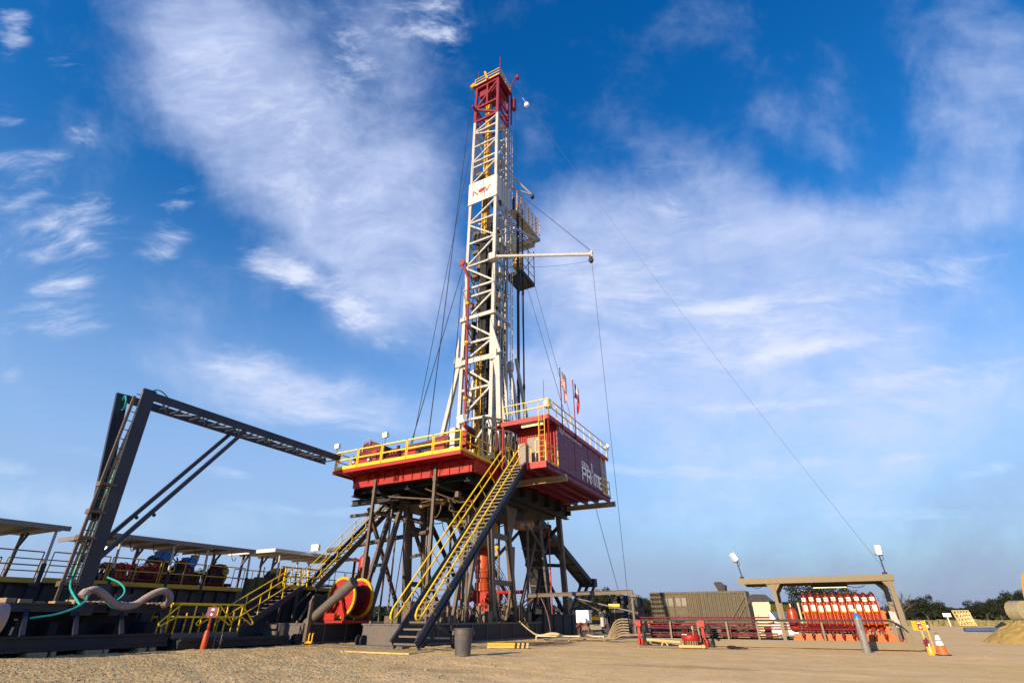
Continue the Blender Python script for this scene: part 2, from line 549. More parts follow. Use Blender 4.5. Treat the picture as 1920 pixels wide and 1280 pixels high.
def rail(pts, h=1.05, step=1.4, r=.028, toe=.16, mid=True, mb=None, posts=True, boxed=False):
    """guard rail along a polyline of deck points"""
    mb = mb or MB()
    for i in range(len(pts) - 1):
        p, q = V3(pts[i]), V3(pts[i + 1]); L = (q - p).length; n = max(1, round(L / step))
        up = V3((0, 0, 1))
        for k in range(n + 1):
            a = p.lerp(q, k / n)
            if posts:
                if boxed:
                    d = (q - p).normalized() * .045
                    for sgn in ((-1, 1) if 0 < k < n else ((1,) if k == 0 else (-1,))):
                        mb.beam(a + d * sgn, a + d * sgn + up * h, .055, .055)
                else:
                    mb.tube(a, a + up * h, r, 6)
        for z in ((h,) + ((h * .55,) if mid else ())):
            mb.beam(p + up * z, q + up * z, r * 2.1, r * 2.1)
        if toe:
            mb.beam(p + up * toe * .5, q + up * toe * .5, .02, toe)
    return mb
# ------------------------------------------------------------------ the ground
def gz(x, y):
    d = math.hypot(x - 14, y + 20.4)
    v = V3((x, y, 0))
    h = .030 * mnoise.noise(v * .35) + .020 * mnoise.noise(v * .9)
    left = max(0, min(1, (6 - ((x - 14) * .879 + (y + 20.4) * .477) * 1.0) / 12))
    if d < 45:
        # ruts pressed by trucks passing the rig
        q = x * .45 + y * .89
        for off in (-12.0, -10.1, -7.4, -5.6):
            h -= .018 * math.exp(-((q - off + .5 * mnoise.noise(V3((x * .08, off, 0)))) / .28) ** 2)
        h += (.010 + .026 * left) * mnoise.noise(v * 3.1) + (.004 + .020 * left) * mnoise.noise(v * 8.0)
    return h - .02


def dirt_mat():
    m = bpy.data.materials.new('caliche_dirt'); m.use_nodes = True
    t = NT(m.node_tree); bs = t.n['Principled BSDF']
    pos = t.add('ShaderNodeNewGeometry').outputs['Position']
    n1 = t.noise(pos, .16, 5, .6); n2 = t.noise(pos, 1.7, 7, .65); n3 = t.noise(pos, 14, 6, .7)
    vo = t.add('ShaderNodeTexVoronoi', {'Vector': pos}, feature='F1'); vo.inputs['Scale'].default_value = 11
    vo.inputs['Randomness'].default_value = 1
    dotp = t.vmath('DOT_PRODUCT', pos, (.879, .477, 0), 1)
    # compacted pale pad on the right, loose browner gravel on the left
    lr = t.maprange(t.math('ADD', dotp, t.math('MULTIPLY', t.math('SUBTRACT', n1, .5), 9.0)), -6.5, 5.5)
    loose = t.mix(t.maprange(n2, .35, .65), c4(.50, .345, .15), c4(.72, .52, .25))
    loose = t.mix(t.maprange(n3, .52, .68, 0, .55), loose, c4(.20, .14, .08))
    loose = t.mix(t.maprange(vo.outputs['Color'], .75, .95, 0, .55), loose, c4(.50, .40, .25))
    pad = t.mix(t.maprange(n2, .3, .7), c4(.74, .48, .21), c4(.84, .57, .27))
    pad = t.mix(t.maprange(n1, .5, .7, 0, .5), pad, c4(.70, .49, .15))
    pad = t.mix(t.maprange(n3, .6, .75, 0, .3), pad, c4(.30, .21, .13))
    # worn wheel tracks running past the rig
    mp = t.add('ShaderNodeMapping', {'Vector': pos}); mp.inputs['Rotation'].default_value = (0, 0, R(-26)); mp.inputs['Scale'].default_value = (.06, .75, 1)
    tr = t.noise(mp.outputs[0], 1, 4, .55)
    pad = t.mix(t.maprange(tr, .48, .66, 0, .4), pad, c4(.80, .59, .33))
    pad = t.mix(t.maprange(tr, .47, .34, 0, .3), pad, c4(.47, .34, .15))
    col = t.mix(lr, loose, pad)
    # damp and oily patches where the crews work beside the base boxes and the pipe skid
    for (sx, sy, rx, ry, amt) in ((2.2, 3.4, 2.6, 3.2, .8), (-1.0, -3.2, 4.5, 1.0, .45), (9.5, 2.9, 3.2, 1.0, .4), (4.8, -4.2, 1.6, .8, .35), (10.8, -6.0, 2.4, .5, .3), (6.0, -9.5, 2.0, .6, .25)):
        q = t.vmath('MULTIPLY', t.vmath('SUBTRACT', pos, (sx, sy, 0)), (1 / rx, 1 / ry, 0))
        ln = t.math('ADD', t.vmath('LENGTH', q, out=1), t.math('MULTIPLY', t.math('SUBTRACT', n2, .5), 1.3))
        col = t.mix(t.math('MULTIPLY', t.maprange(ln, 1.0, .45), amt), col, c4(.20, .125, .065))
    # grass beyond the pad
    dist = t.vmath('LENGTH', t.vmath('SUBTRACT', pos, (10, 10, 0)), out=1)
    gf = t.maprange(t.math('ADD', dist, t.math('MULTIPLY', t.math('SUBTRACT', n1, .5), 30)), 78, 98)
    grass = t.mix(t.maprange(n2, .3, .7), c4(.14, .13, .04), c4(.28, .22, .09))
    col = t.mix(gf, col, grass)
    t.l.new(col, bs.inputs['Base Color']); bs.inputs['Roughness'].default_value = .95
    bs.inputs['Specular IOR Level'].default_value = .1
    hgt = t.math('ADD', t.math('MULTIPLY', n3, .6), t.math('MULTIPLY', t.math('SUBTRACT', 1.0, vo.outputs['Distance']), .5))
    b = t.add('ShaderNodeBump', {'Height': hgt}); b.inputs['Distance'].default_value = .05
    t.l.new(t.maprange(lr, 0, 1, 1.0, .30, False), b.inputs['Strength'])
    t.l.new(b.outputs[0], bs.inputs['Normal'])
    return m


DIRT = dirt_mat()


def build_ground():
    # one sheet, dense near the camera and coarse out to the horizon
    def axis(c, n, near, far):
        out = []
        for i in range(-n, n + 1):
            a = i / n
            out.append(c + math.copysign(near * abs(a) + (far - near) * abs(a) ** 7, a))
        return out
    xs = axis(6, 210, 24, 2600); ys = axis(-4, 210, 26, 2600)
    vs = [(x, y, gz(x, y)) for y in ys for x in xs]
    W = len(xs)
    fs = [(j * W + i, j * W + i + 1, (j + 1) * W + i + 1, (j + 1) * W + i) for j in range(len(ys) - 1) for i in range(W - 1)]
    me = bpy.data.meshes.new('ground'); me.from_pydata(vs, [], fs)
    me.polygons.foreach_set('use_smooth', [True] * len(me.polygons))
    me.materials.append(DIRT)
    o = bpy.data.objects.new('ground', me); C.objects.link(o); o['kind'] = 'structure'
    # loose stones
    mb = MB(); rnd = random.Random(3)
    ch, sh = math.cos(HEAD), math.sin(HEAD)
    for i in range(15000):
        d = 8.5 + 26 * rnd.random() ** 1.25
        a = rnd.uniform(-1.02, 1.0)
        if rnd.random() < (a + .45) * 1.5 and rnd.random() < .97:
            continue
        fx, fy = d * a, d
        x = 14.02 + fx * ch - fy * sh; y = -20.38 + fx * sh + fy * ch
        r = rnd.uniform(.007, .022) * (1.8 if rnd.random() < .04 else 1)
        mb.rocks((x, y, gz(x, y) + r * .2), r, i)
    st = mb.build('loose_gravel', paint('stone', (.36, .28, .17), (.2, .15, .1), .5, .9, scale=9))
    st['kind'] = 'stuff'


build_ground()
# ------------------------------------------------------------------ drilling rig: substructure
ZF = 8.45


def lug(mb, x, y, z, r=.24, t=.05, ax=(0, 1, 0)):
    mb.lathe([(r * .4, -t / 2), (r, -t / 2), (r, t / 2), (r * .4, t / 2)], (x, y, z), ax, 14)


sub = thing('rig_substructure', 'dark steel base boxes and leaning posts carrying the raised red drill floor', 'rig base', (-4.8, 7, 0))
for (x0, x1) in ((-2.8, -.9), (-9.2, -6.35)):
    mb = MB()
    mb.box(x0, x1, -2.4, 10.9, .06, .74)
    mb.box(x0 - .05, x1 + .05, -2.44, 10.9, .74, .80)
    mb.box(x0 - .05, x1 + .08, -2.40, 10.9, .0, .06)
    for k in range(9):
        y = -1.2 + k * 1.4
        mb.box(x1, x1 + .05, y, y + .04, .06, .74)
    mb.box(x0 + .35, x0 + .45, -2.46, -2.4, .74, .9); mb.box(x1 - .45, x1 - .35, -2.46, -2.4, .74, .9)
    b = mb.build('base_box', GR if x0 < -5 else GR, sub)
    # thin dark sheet puts the long flank's shade into its colour
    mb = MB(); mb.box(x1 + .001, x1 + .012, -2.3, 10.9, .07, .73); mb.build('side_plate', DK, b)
    mb = MB()
    for y in (-2.5,):
        for xx in (x0 - .03, x0 + .22):
            lug(mb, xx, y - .02, .20, .2, .06, (1, 0, 0))
        for xx in ((x1 - .28, x1 - .03) if x0 < -5 else ()):
            lug(mb, xx, y - .02, .20, .2, .06, (1, 0, 0))
    mb.build('pad_eye', DK, b)
    mb = MB(); mb.box(x0, x1 + .06, 10.9, 17.3, .0, 1.16); mb.box(x0 - .04, x1 + .12, 10.85, 17.35, 1.16, 1.22)
    for k in range(5):
        mb.box(x1 + .06, x1 + .11, 11 + k * 1.5, 11.04 + k * 1.5, .06, 1.16)
    mb.prism([(x1 + .02, 9.9, .8), (x1 + .02, 10.9, .8), (x1 + .02, 10.9, 1.2)], (-.1, 0, 0))
    mb.build('base_box', DK, sub)
mb = MB()
for y in (1.0, 5.0, 9.0, 13.0, 16.6):
    mb.ibeam((-6.35, y, .45), (-2.8, y, .45), .3, .55, .05)
mb.build('cross_beam', DK, sub)
# posts
POSTS = [((-1.5, 6.05, .8), (-1.5, 5.45, 7.3)), ((-1.5, 8.55, .8), (-1.5, 7.3, 7.4)), ((-1.0, 15.1, 1.2), (-1.0, 14.35, 7.5)),
         ((-6.7, 5.1, .8), (-6.7, 4.2, 7.4)), ((-6.7, 6.85, .8), (-6.7, 5.9, 7.4)), ((-6.9, 15.0, 1.2), (-6.9, 14.3, 7.5)),
         ((-2.6, 15.0, 1.2), (-2.6, 14.3, 7.5)), ((-8.9, 8.0, .8), (-8.9, 7.2, 7.5))]
for i, (p, q) in enumerate(POSTS):
    mb = MB(); mb.beam(p, q, .30 if i != 2 else .34, .30)
    p = V3(p)
    mb.box(p.x - .24, p.x + .24, p.y - .22, p.y + .22, p.z, p.z + .04)
    mb.build('post', GB, sub)
mb = MB()   # portal ties between the paired posts
for x, ya, yb in ((-1.5, 6.0, 8.1), (-6.7, 4.85, 6.6)):
    mb.beam((x, ya, 2.75), (x, yb, 2.75), .22, .26)
    mb.beam((x, ya, 2.65), (x, ya + .8, .85), .14, .14); mb.beam((x, yb, 2.65), (x, yb - .6, .85), .14, .14)
mb.beam((-6.7, 4.5, 5.75), (-6.7, 6.3, 5.75), .2, .3)
mb.beam((-1.5, 5.7, 5.95), (-4.2, 5.7, 5.95), .2, .34)
mb.beam((-1.5, 7.7, 5.2), (-1.5, 5.6, 5.2), .2, .3)
mb.build('portal_tie', GB, sub)
mb = MB()   # tapered knee gusset and V braces
mb.prism([(-1.45, 7.95, 5.0), (-1.45, 7.4, 7.2), (-1.45, 8.9, 7.2)], (-.12, 0, 0))
mb.prism([(-1.45, 8.05, 4.8), (-1.45, 8.5, 4.8), (-1.45, 8.35, 2.1)], (-.12, 0, 0))
mb.prism([(-2.55, 4.5, 6.9), (-2.55, 5.2, 6.9), (-2.55, 4.75, 5.4)], (-.12, 0, 0))
mb.prism([(-2.55, 4.6, 5.1), (-2.55, 5.05, 5.1), (-2.55, 4.6, 1.0)], (-.12, 0, 0))
mb.build('knee_gusset', GB, sub)
for p, q in (((-6.45, 1.05, .8), (-6.45, 1.05, 7.9)), ((-2.26, 1.05, .8), (-2.26, 1.05, 8.1))):
    mb = MB(); mb.ibeam(p, q, .15, .16, .02, up=(0, 1, 0))
    q = V3(q); mb.box(q.x - .10, q.x + .10, q.y - .1, q.y + .1, q.z - .75, q.z - .55)
    mb.build('prop_column', GB, sub)
for p, q in (((-6.6, 1.95, .8), (-6.6, 3.75, 7.25)), ((-7.6, 2.1, .8), (-7.5, 4.0, 7.3)), ((-1.9, 3.85, .8), (-1.9, 5.3, 7.2)), ((-2.6, 3.8, .8), (-2.6, 5.4, 7.2))):
    mb = MB(); p, q = V3(p), V3(q); m = p.lerp(q, .38)
    mb.beam(p, m, .16, .20); mb.beam(m, q, .20, .28)
    mb.box(p.x - .16, p.x + .16, p.y - .25, p.y + .2, p.z, p.z + .22)
    mb.build('raising_strut', GB, sub)
mb = MB()
mb.beam((-6.6, 2.75, 3.6), (-7.6, 2.9, 3.6), .12, .16)
for (a, b) in (((-1.0, 14.6, 6.9), (-3.0, 14.6, 5.2)), ((-3.8, 14.6, 6.9), (-2.9, 14.6, 5.2)), ((-2.8, 14.7, 4.4), (-1.2, 14.9, 1.4)),
               ((-1.0, 14.7, 4.2), (-3.9, 14.7, 4.4)), ((-2.9, 14.8, 4.2), (-3.9, 15, 1.3)), ((-6.7, 12, 1.2), (-6.7, 6.5, 6.6)), ((-1.5, 10.9, 1.2), (-1.5, 13.9, 6.8))):
    mb.beam(a, b, .18, .22)
mb.beam((-3.3, 14.6, 5.2), (-1.05, 14.6, 5.2), .25, .5)
mb.build('cross_brace', DK, sub)
# floor girders hanging under the deck
mb = MB()
for x in (-8.6, -6.7, -4.6, -2.6, -.6):
    mb.ibeam((x, 1.6, 7.72), (x, 15.0, 7.72), .35, .9, .05)
for k in range(8):
    y = 2.2 + k * 1.8
    mb.ibeam((-8.75, y, 7.9), (-.2, y, 7.9), .25, .75, .04)
mb.ibeam((-9.3, 2.3, 7.05), (-5.6, 2.3, 7.05), .3, .32, .03)
mb.box(-8.4, -.9, 4.4, 13.5, 7.1, 7.3)
mb.box(-6.4, -1.6, 6.5, 10.0, 6.55, 7.05)
mb.box(-4.6, -2.2, 5.8, 6.6, 6.3, 6.9)
mb.build('floor_girder', DK, sub)
mb = MB()
mb.tube((-5.25, 3.9, 6.85), (-3.7, 3.9, 6.95), .10, 10)
mb.tube((-5.35, 3.9, 6.85), (-5.15, 3.9, 6.86), .17, 10); mb.tube((-3.8, 3.9, 6.94), (-3.6, 3.9, 6.95), .17, 10)
mb.build('hydraulic_ram', paint('brass_tan', (.42, .26, .12), (.2, .13, .07), .4, .45), sub)
mb = MB()
mb.tube((-1.7, 9.2, 6.2), (-1.7, 11.2, 6.5), .30, 14); mb.tube((-1.7, 9.9, 6.3), (-1.7, 10.1, 6.33), .36, 14)
mb.tube((-1.7, 10.7, 6.42), (-1.7, 10.85, 6.44), .36, 14)
mb.build('winch_drum', paint('rust_drum', (.36, .22, .16), (.15, .1, .08), .5, .5), sub)
mb = MB(); rnd = random.Random(5)
for k in range(16):
    a = V3((rnd.uniform(-7.5, -1.2), rnd.uniform(1.8, 9), rnd.uniform(6.4, 6.95)))
    b = a + V3((rnd.uniform(-1.4, 1.4), rnd.uniform(-1, 1), rnd.uniform(-.1, .1)))
    m = (a + b) / 2 + V3((0, 0, -rnd.uniform(.25, .7)))
    mb.path([a, a + V3((0, 0, -.3)), m, b + V3((0, 0, -.3)), b], rnd.uniform(.02, .035), 5, 2)
mb.build('hanging_hose', paint('hose_brown', (.16, .10, .08), (.08, .06, .05), .4, .6), sub)
mb = MB()
for a, b, r in (((-6.2, 2.0, 7.1), (-2.8, 2.6, 6.7), .05), ((-3.4, 1.7, 7.2), (-1.1, 3.9, 6.2), .045), ((-8.2, 3.4, 6.6), (-5.9, 5.0, 6.1), .14), ((-11.5, 3.0, 4.6), (-5.6, 5.4, 5.6), .13)):
    mb.tube(a, b, r, 8)
mb.build('flow_pipe', GB, sub)
rnd = random.Random(41)
mb = MB()
for (x, y, z1) in ((-1.2, 2.9, 5.8), (-2.9, 5.4, 6.6), (-3.4, 9.9, 6.8), (-5.9, 5.4, 6.9), (-6.9, 3.1, 6.9), (-8.4, 5.5, 7.0), (-2.4, 7.2, 6.4), (-1.3, 9.9, 6.2), (-5.6, 7.5, 6.6)):
    mb.tube((x, y, .8), (x + rnd.uniform(-.1, .1), y + rnd.uniform(-.1, .1), z1), rnd.uniform(.045, .09), 8)
mb.build('riser_pipe', GB, sub)
mb = MB()
for a, b, w in (((-6.8, 4.6, 6.7), (-6.8, 8.8, 1.0), .16), ((-8.8, 3.2, 6.9), (-8.8, 7.2, 1.0), .16), ((-1.6, 9.2, 1.0), (-1.6, 12.4, 6.9), .16), ((-6.9, 9.0, 6.8), (-6.9, 13.5, 1.3), .18),
                ((-8.9, 7.2, 4.4), (-6.8, 6.0, 4.4), .14), ((-8.8, 1.8, 6.2), (-6.8, 1.8, 6.2), .14), ((-2.9, 3.2, 7.0), (-2.9, 6.2, 3.4), .12), ((-3.6, 13.8, 6.8), (-6.8, 14.0, 4.2), .15)):
    mb.beam(a, b, w, w * 1.2)
mb.build('sway_brace', GB, sub)
mb = MB()
for k in range(9):
    x = -7.9 + k * .85; y = 2.4 + rnd.uniform(0, 2.5); z = rnd.uniform(6.7, 7.0)
    mb.box(x, x + rnd.uniform(.12, .4), y, y + .3, z, z + .3)
mb.build('underfloor_box', GB, sub)

# ------------------------------------------------------------------ drill floor
fl = thing('drill_floor', 'red drill floor with yellow guard rails high on the dark posts', 'drill floor', (-4.4, 7, ZF))
mb = MB()
mb.box(-8.9, 0, 0, 15.2, ZF - .10, ZF)
mb.box(-8.9, 0, 0, .06, ZF - .20, ZF - .10); mb.box(-.06, 0, .06, 3.8, ZF - .20, ZF - .10); mb.box(-8.9, -8.84, .06, 15.2, ZF - .2, ZF - .10)
mb.build('deck', RD, fl)
mb = MB()   # deep red girder with stiffeners
mb.ibeam((-8.25, 1.27, 7.95), (0.0, 1.27, 7.95), .22, .68, .03)
mb.box(-8.25, 0, 1.10, 1.13, 7.60, 8.3)
mb.ibeam((-.02, 1.3, 7.98), (-.02, 3.9, 7.98), .22, .68, .03)
for x in [-7.6 + k * .62 for k in range(13)]:
    if int((x + 8) * 10) % 3 != 1:
        mb.box(x, x + .02, 1.03, 1.10, 7.62, 8.28)
for g in (-5.15, -2.6, -6.6):
    for d in (0, .10, .2, .3):
        mb.box(g + d, g + d + .018, 1.02, 1.10, 7.66, 8.25)
mb.build('edge_girder', RD, fl)
mb = MB()   # walkway brackets
for x in (-8.2, -7.1, -5.9, -4.6, -3.3, -1.9, -.6):
    mb.prism([(x, .3, ZF - .12), (x, 1.09, ZF - .12), (x, 1.09, ZF - .70), (x, 1.03, ZF - .5), (x, .85, ZF - .26)], (.03, 0, 0))
mb.build('walkway_bracket', RD, fl)
front = [(-8.88, .05, ZF)] + [(-8.88 + 8.85 * k / 5, .05, ZF) for k in range(1, 6)]
for k in range(5):
    a, b = V3(front[k]), V3(front[k + 1]); d = (b - a).normalized() * .05
    r = rail([a + d, b - d], 1.05, 2.0, .034, .19, boxed=False)
    r.build('guardrail', YL, fl)
for a, b in (((-.05, .12, ZF), (-.05, 1.75, ZF)), ((-.05, 1.85, ZF), (-.05, 3.45, ZF)), ((-8.85, 1.2, ZF), (-8.85, .15, ZF)), ((-8.85, 3.0, ZF), (-8.85, 14.9, ZF))):
    rail([a, b], 1.05, .82 if V3(a).x > -1 else 1.5, .026, .17).build('guardrail', YL, fl)
mb = MB(); mb.beam((-8.85, .1, ZF), (-8.4, .1, ZF + 1.0), .03, .03)
# deck-level clutter rails in front of the machines: cream kick posts
for k in range(26):
    x = -6.35 + k * .19
    if k in (8, 17):
        continue
    mb.box(x, x + .05, .52, .57, ZF, ZF + .30)
mb.beam((-6.4, .545, ZF + .33), (-1.5, .545, ZF + .33), .04, .05)
mb.build('kick_rail', CR, fl)

# ------------------------------------------------------------------ machinery on the floor
dw = thing('drawworks', 'dark red drawworks with rounded housing at left end of the drill floor', 'drawworks', (-7.4, 1.6, ZF))
mb = MB()
prof = [(-8.5, ZF), (-8.5, ZF + .85), (-8.38, ZF + 1.0), (-8.15, ZF + 1.05), (-8.05, ZF + 1.35), (-7.85, ZF + 1.62), (-7.55, ZF + 1.78), (-7.2, ZF + 1.84), (-6.75, ZF + 1.66), (-6.35, ZF + 1.50), (-6.35, ZF)]
mb.prism([(x, 1.0, z) for x, z in prof], (0, 1.9, 0))
mb.build('housing', RM, dw)
mb = MB(); mb.box(-8.3, -7.1, .95, 1.0, ZF + .15, ZF + .8); mb.box(-7.0, -6.6, .95, 1.0, ZF + .2, ZF + 1.2); mb.build('access_panel', RD, dw)
mb = MB(); mb.path([(-7.7, .9, ZF + 1.2), (-7.7, .9, ZF + 1.85), (-7.2, .9, ZF + 1.9), (-7.2, .9, ZF + 1.6)], .035, 6, 0); mb.build('vent_pipe', LG, dw)
mb = MB(); mb.tube((-8.35, .9, ZF + .95), (-8.35, 1.2, ZF + .95), .09, 10); mb.tube((-7.9, .9, ZF + 1.0), (-7.9, 1.2, ZF + 1.0), .09, 10); mb.build('filler_cap', DK, dw)
mb = MB(); mb.box(-8.42, -8.25, .93, .95, ZF + .62, ZF + .75); mb.box(-7.25, -7.08, .93, .95, ZF + .62, ZF + .75); mb.build('data_plate', WP, dw)
mt = thing('drive_motor', 'cluttered red motor and valve block beside the drawworks', 'motor', (-5.6, 1.5, ZF))
mb = MB()
mb.tube((-6.1, 1.5, ZF + .55), (-5.0, 1.5, ZF + .55), .42, 14); mb.box(-6.0, -5.1, 1.1, 1.9, ZF, ZF + .3)
mb.build('body', RM, mt)
mb = MB()
for k in range(5):
    mb.tube((-5.95 + k * .2, 1.4, ZF + .85), (-5.95 + k * .2, 1.4, ZF + 1.1 + .08 * (k % 2)), .06, 8)
mb.box(-5.9, -5.3, 1.3, 1.7, ZF + 1.1, ZF + 1.2); mb.tube((-5.2, 1.2, ZF + .9), (-5.2, 1.2, ZF + 1.3), .1, 10)
mb.build('valve', RM, mt)
hp = thing('blower_unit', 'long low dark red blower housing with sloped lid behind the kick rail', 'blower', (-3, 1.6, ZF))
mb = MB()
mb.prism([(-4.75, 1.0, ZF + .1), (-4.75, 1.0, ZF + 1.02), (-4.3, 1.0, ZF + 1.15), (-2.9, 1.0, ZF + 1.2), (-1.75, 1.0, ZF + 1.38), (-1.55, 1.0, ZF + 1.25), (-1.55, 1.0, ZF + .1)], (0, 1.5, 0))
mb.build('housing', RM, hp)
mb = MB(); mb.box(-4.6, -3.7, .96, 1.0, ZF + .45, ZF + 1.0); mb.box(-2.6, -1.75, .96, 1.0, ZF + .5, ZF + 1.1); mb.build('access_panel', RD, hp)
mb = MB(); mb.box(-3.6, -2.7, .97, 1.0, ZF + .55, ZF + 1.08); mb.build('louvre', DK, hp)
mb = MB(); mb.box(-3.05, -2.6, .9, .94, ZF + .35, ZF + .55); mb.build('warning_plate', YO, hp)
cb = thing('control_cabinet', 'tall pale grey cabinet with dark side standing near the floor corner', 'cabinet', (-1.4, 1.3, ZF))
mb = MB(); mb.box(-1.62, -1.22, 1.15, 1.75, ZF, ZF + 1.75); mb.build('cabinet_body', LG, cb, .01)
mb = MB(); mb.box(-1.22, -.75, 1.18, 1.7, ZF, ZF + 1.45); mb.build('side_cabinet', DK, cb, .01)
mb = MB(); mb.box(-1.6, -1.25, 1.135, 1.15, ZF + .1, ZF + 1.65); mb.build('door', WP, cb)
rc = thing('junction_cabinet', 'bright red electrical cabinet at the corner of the yellow railed walkway', 'cabinet', (-.3, 1, ZF))
mb = MB(); mb.box(-.52, -.12, .62, 1.5, ZF + .45, ZF + 1.52); mb.box(-.5, -.4, .7, .8, ZF, ZF + .45); mb.box(-.25, -.15, .7, .8, ZF, ZF + .45)
mb.build('cabinet_body', RD, rc, .015)
mb = MB(); mb.box(-.42, -.24, .605, .62, ZF + 1.22, ZF + 1.42); mb.build('label_plate', WP, rc)
mb = MB()
for k in range(9):
    mb.box(-.115, -.1, .75 + .08 * k, .79 + .08 * k, ZF + .5, ZF + 1.45)
mb.build('louvre', DK, rc)


# floodlights
def flood(label, p, aim, mat=None, group='rig floodlights', pole=.6, s=1.0):
    t = thing('floodlight', label, 'floodlight', p, group)
    p = V3(p); top = p + V3((0, 0, pole))
    mb = MB(); mb.tube(p, top, .022, 6); mb.box(top.x - .10 * s, top.x + .10 * s, top.y - .02, top.y + .02, top.z - .02, top.z + .02)
    mb.build('pole', GR, t)
    a = V3(aim).normalized(); c = top + V3((0, 0, .16 * s))
    mb = MB(); mb.sect(c - a * .10 * s, c + a * .08 * s, [(-.17 * s, -.13 * s), (.17 * s, -.13 * s), (.17 * s, .13 * s), (-.17 * s, .13 * s)])
    h = mb.build('lamp_head', LW, t, .01)
    mb = MB(); mb.sect(c + a * .08 * s, c + a * .09 * s, [(-.14 * s, -.10 * s), (.14 * s, -.10 * s), (.14 * s, .10 * s), (-.14 * s, .10 * s)])
    mb.build('lens', mat or LT, h)
    return t


flood('white floodlight above the yellow rail at the floor corner cabinet', (-.12, .12, ZF + .9), (-.3, -.9, -.5), LW, s=1.5, pole=.55)
flood('white floodlight above the rail between drawworks and blower', (-6.1, 1.0, ZF + .6), (-.2, -1, -.2), None, pole=1.25, s=1.1)
flood('round glowing floodlight at the far left end of the drill floor rail', (-8.95, .1, ZF + .8), (-.1, -1, -.1), None, pole=.55, s=1.0)

# ------------------------------------------------------------------ doghouse
dg = thing('doghouse_cabin', 'maroon steel doghouse cabin with white lettering hanging off right side of drill floor', 'cabin', (1.5, 9, ZF))
D0, D1 = 5.65, 13.05
mb = MB()
mb.box(2.78, 2.90, D0, D1, 8.47, 11.16)
mb.box(.25, .35, D0, D1, 8.47, 11.16); mb.box(.35, 2.78, D1 - .1, D1, 8.47, 11.16)
mb.build('wall', PU, dg)
mb = MB()   # corrugated front wall under the porch
n = 20
for k in range(n):
    x = .36 + k * 2.40 / n
    mb.prism([(x, D0 + .10, 8.47), (x + .03, D0 + .02, 8.47), (x + .08, D0 + .02, 8.47), (x + .115, D0 + .10, 8.47)], (0, 0, 2.68))
mb.box(.35, 2.78, D0 + .10, D0 + .14, 8.47, 11.16)
mb.build('front_wall', RD, dg)
mb = MB()
for y in (D0 + .04, 8.35, 10.7, D1 - .08):
    mb.box(2.90, 2.915, y, y + .03, 8.5, 11.12)
mb.box(2.84, 2.93, D0 - .02, D0 + .06, 8.47, 11.16)
mb.build('seam', PU, dg)
mb = MB(); mb.box(.95, 1.75, D0 - .03, D0 + .02, 8.5, 10.5); mb.build('door', paint('door_grey', (.24, .21, .19)), dg, .01)
mb = MB(); mb.box(1.83, 1.88, D0 - .05, D0 + .02, 8.5, 10.3); mb.box(2.05, 2.1, D0 - .05, D0 + .02, 8.5, 10.3); mb.build('pipe_run', DK, dg)
mb = MB()
mb.box(-.2, 2.98, 4.4, 14.75, 11.16, 11.30); mb.box(-.2, 2.98, 4.4, 4.46, 11.02, 11.16)
mb.box(2.93, 2.98, 4.46, 14.75, 11.04, 11.16)
mb.prism([(-.9, 4.9, 11.2), (-.2, 4.42, 11.2), (-.2, 5.8, 11.2)], (0, 0, .06))
mb.build('roof', RD, dg)
mb = MB()
mb.box(-.15, 2.9, 4.5, D0, 11.10, 11.155); mb.build('porch_ceiling', PU, dg)
mb = MB(); mb.box(.9, 2.3, 4.95, 5.05, 10.98, 11.06); mb.build('strip_light', LS, dg)
mb = MB()
mb.box(1.68, 2.96, 3.85, D0, 8.37, 8.46); mb.box(.0, 1.68, 3.85, D0, 8.37, 8.455)
mb.box(1.68, 2.96, 3.84, 3.90, 8.10, 8.37)
mb.box(0.3, 2.96, D1, 14.75, 8.37, 8.46)
mb.build('porch_deck', RD, dg)
mb = MB()
mb.ibeam((2.86, 3.92, 8.28), (2.86, 14.75, 8.28), .18, .36, .03)
for x in (.4, 1.2, 2.0):
    mb.ibeam((x, 3.92, 8.22), (x, 14.75, 8.22), .14, .28, .025)
mb.build('skid_beam', PU, dg)
mb = MB(); mb.box(.26, 2.77, D0 + .15, D1 - .11, 8.385, 8.46); mb.build('floor_plate', PU, dg)
mb = MB(); mb.box(.05, 2.75, 3.95, 14.7, 8.345, 8.365); mb.build('underside_shade', PU, dg)  # maroon sheet added below the red deck to darken its underside
for y, x1, m in ((5.9, 3.25, 0), (14.35, 3.3, 1)):
    mb = MB(); mb.ibeam((-.3, y, 7.92), (x1, y, 7.92), .22, .32, .03); mb.box(x1, x1 + .02, y - .13, y + .13, 7.74, 8.1)
    mb.build('cantilever_beam', paint('beam_tan', (.36, .27, .15), (.2, .14, .09), .4, .6), dg)
mb = MB()
for x in (-.1, 2.9):
    mb.tube((x, 4.5, 8.45), (x, 4.5, 11.1), .06, 8)
mb.tube((2.35, 4.45, 8.45), (2.35, 4.45, 11.05), .045, 8)
mb.build('porch_post', RD, dg)
mb = rail([(2.92, 3.95, 8.46), (2.92, D0 - .05, 8.46)], 1.05, .85, .025, .12)
mb.build('guardrail', YL, dg)
mb = rail([(2.92, D1 + .1, 8.46), (2.92, 14.7, 8.46), (.3, 14.7, 8.46)], 1.05, .8, .025, .12)
mb.build('guardrail', YL, dg)
mb = MB()
for y in (D1 + .45, 14.3):
    mb.box(2.2, 2.9, y, y + .05, 8.5, 11.1)
mb.build('rear_stanchion', WP, dg)
mb = rail([(-.1, 4.5, 11.30), (2.92, 4.5, 11.30)], 1.0, 1.55, .024, .0); mb.build('roof_rail', YL, dg)
mb = rail([(2.92, 4.55, 11.30), (2.92, 14.7, 11.30)], 1.0, 1.15, .024, .0); mb.build('roof_rail', YL, dg)
mb = MB()  # caged ladder on the porch
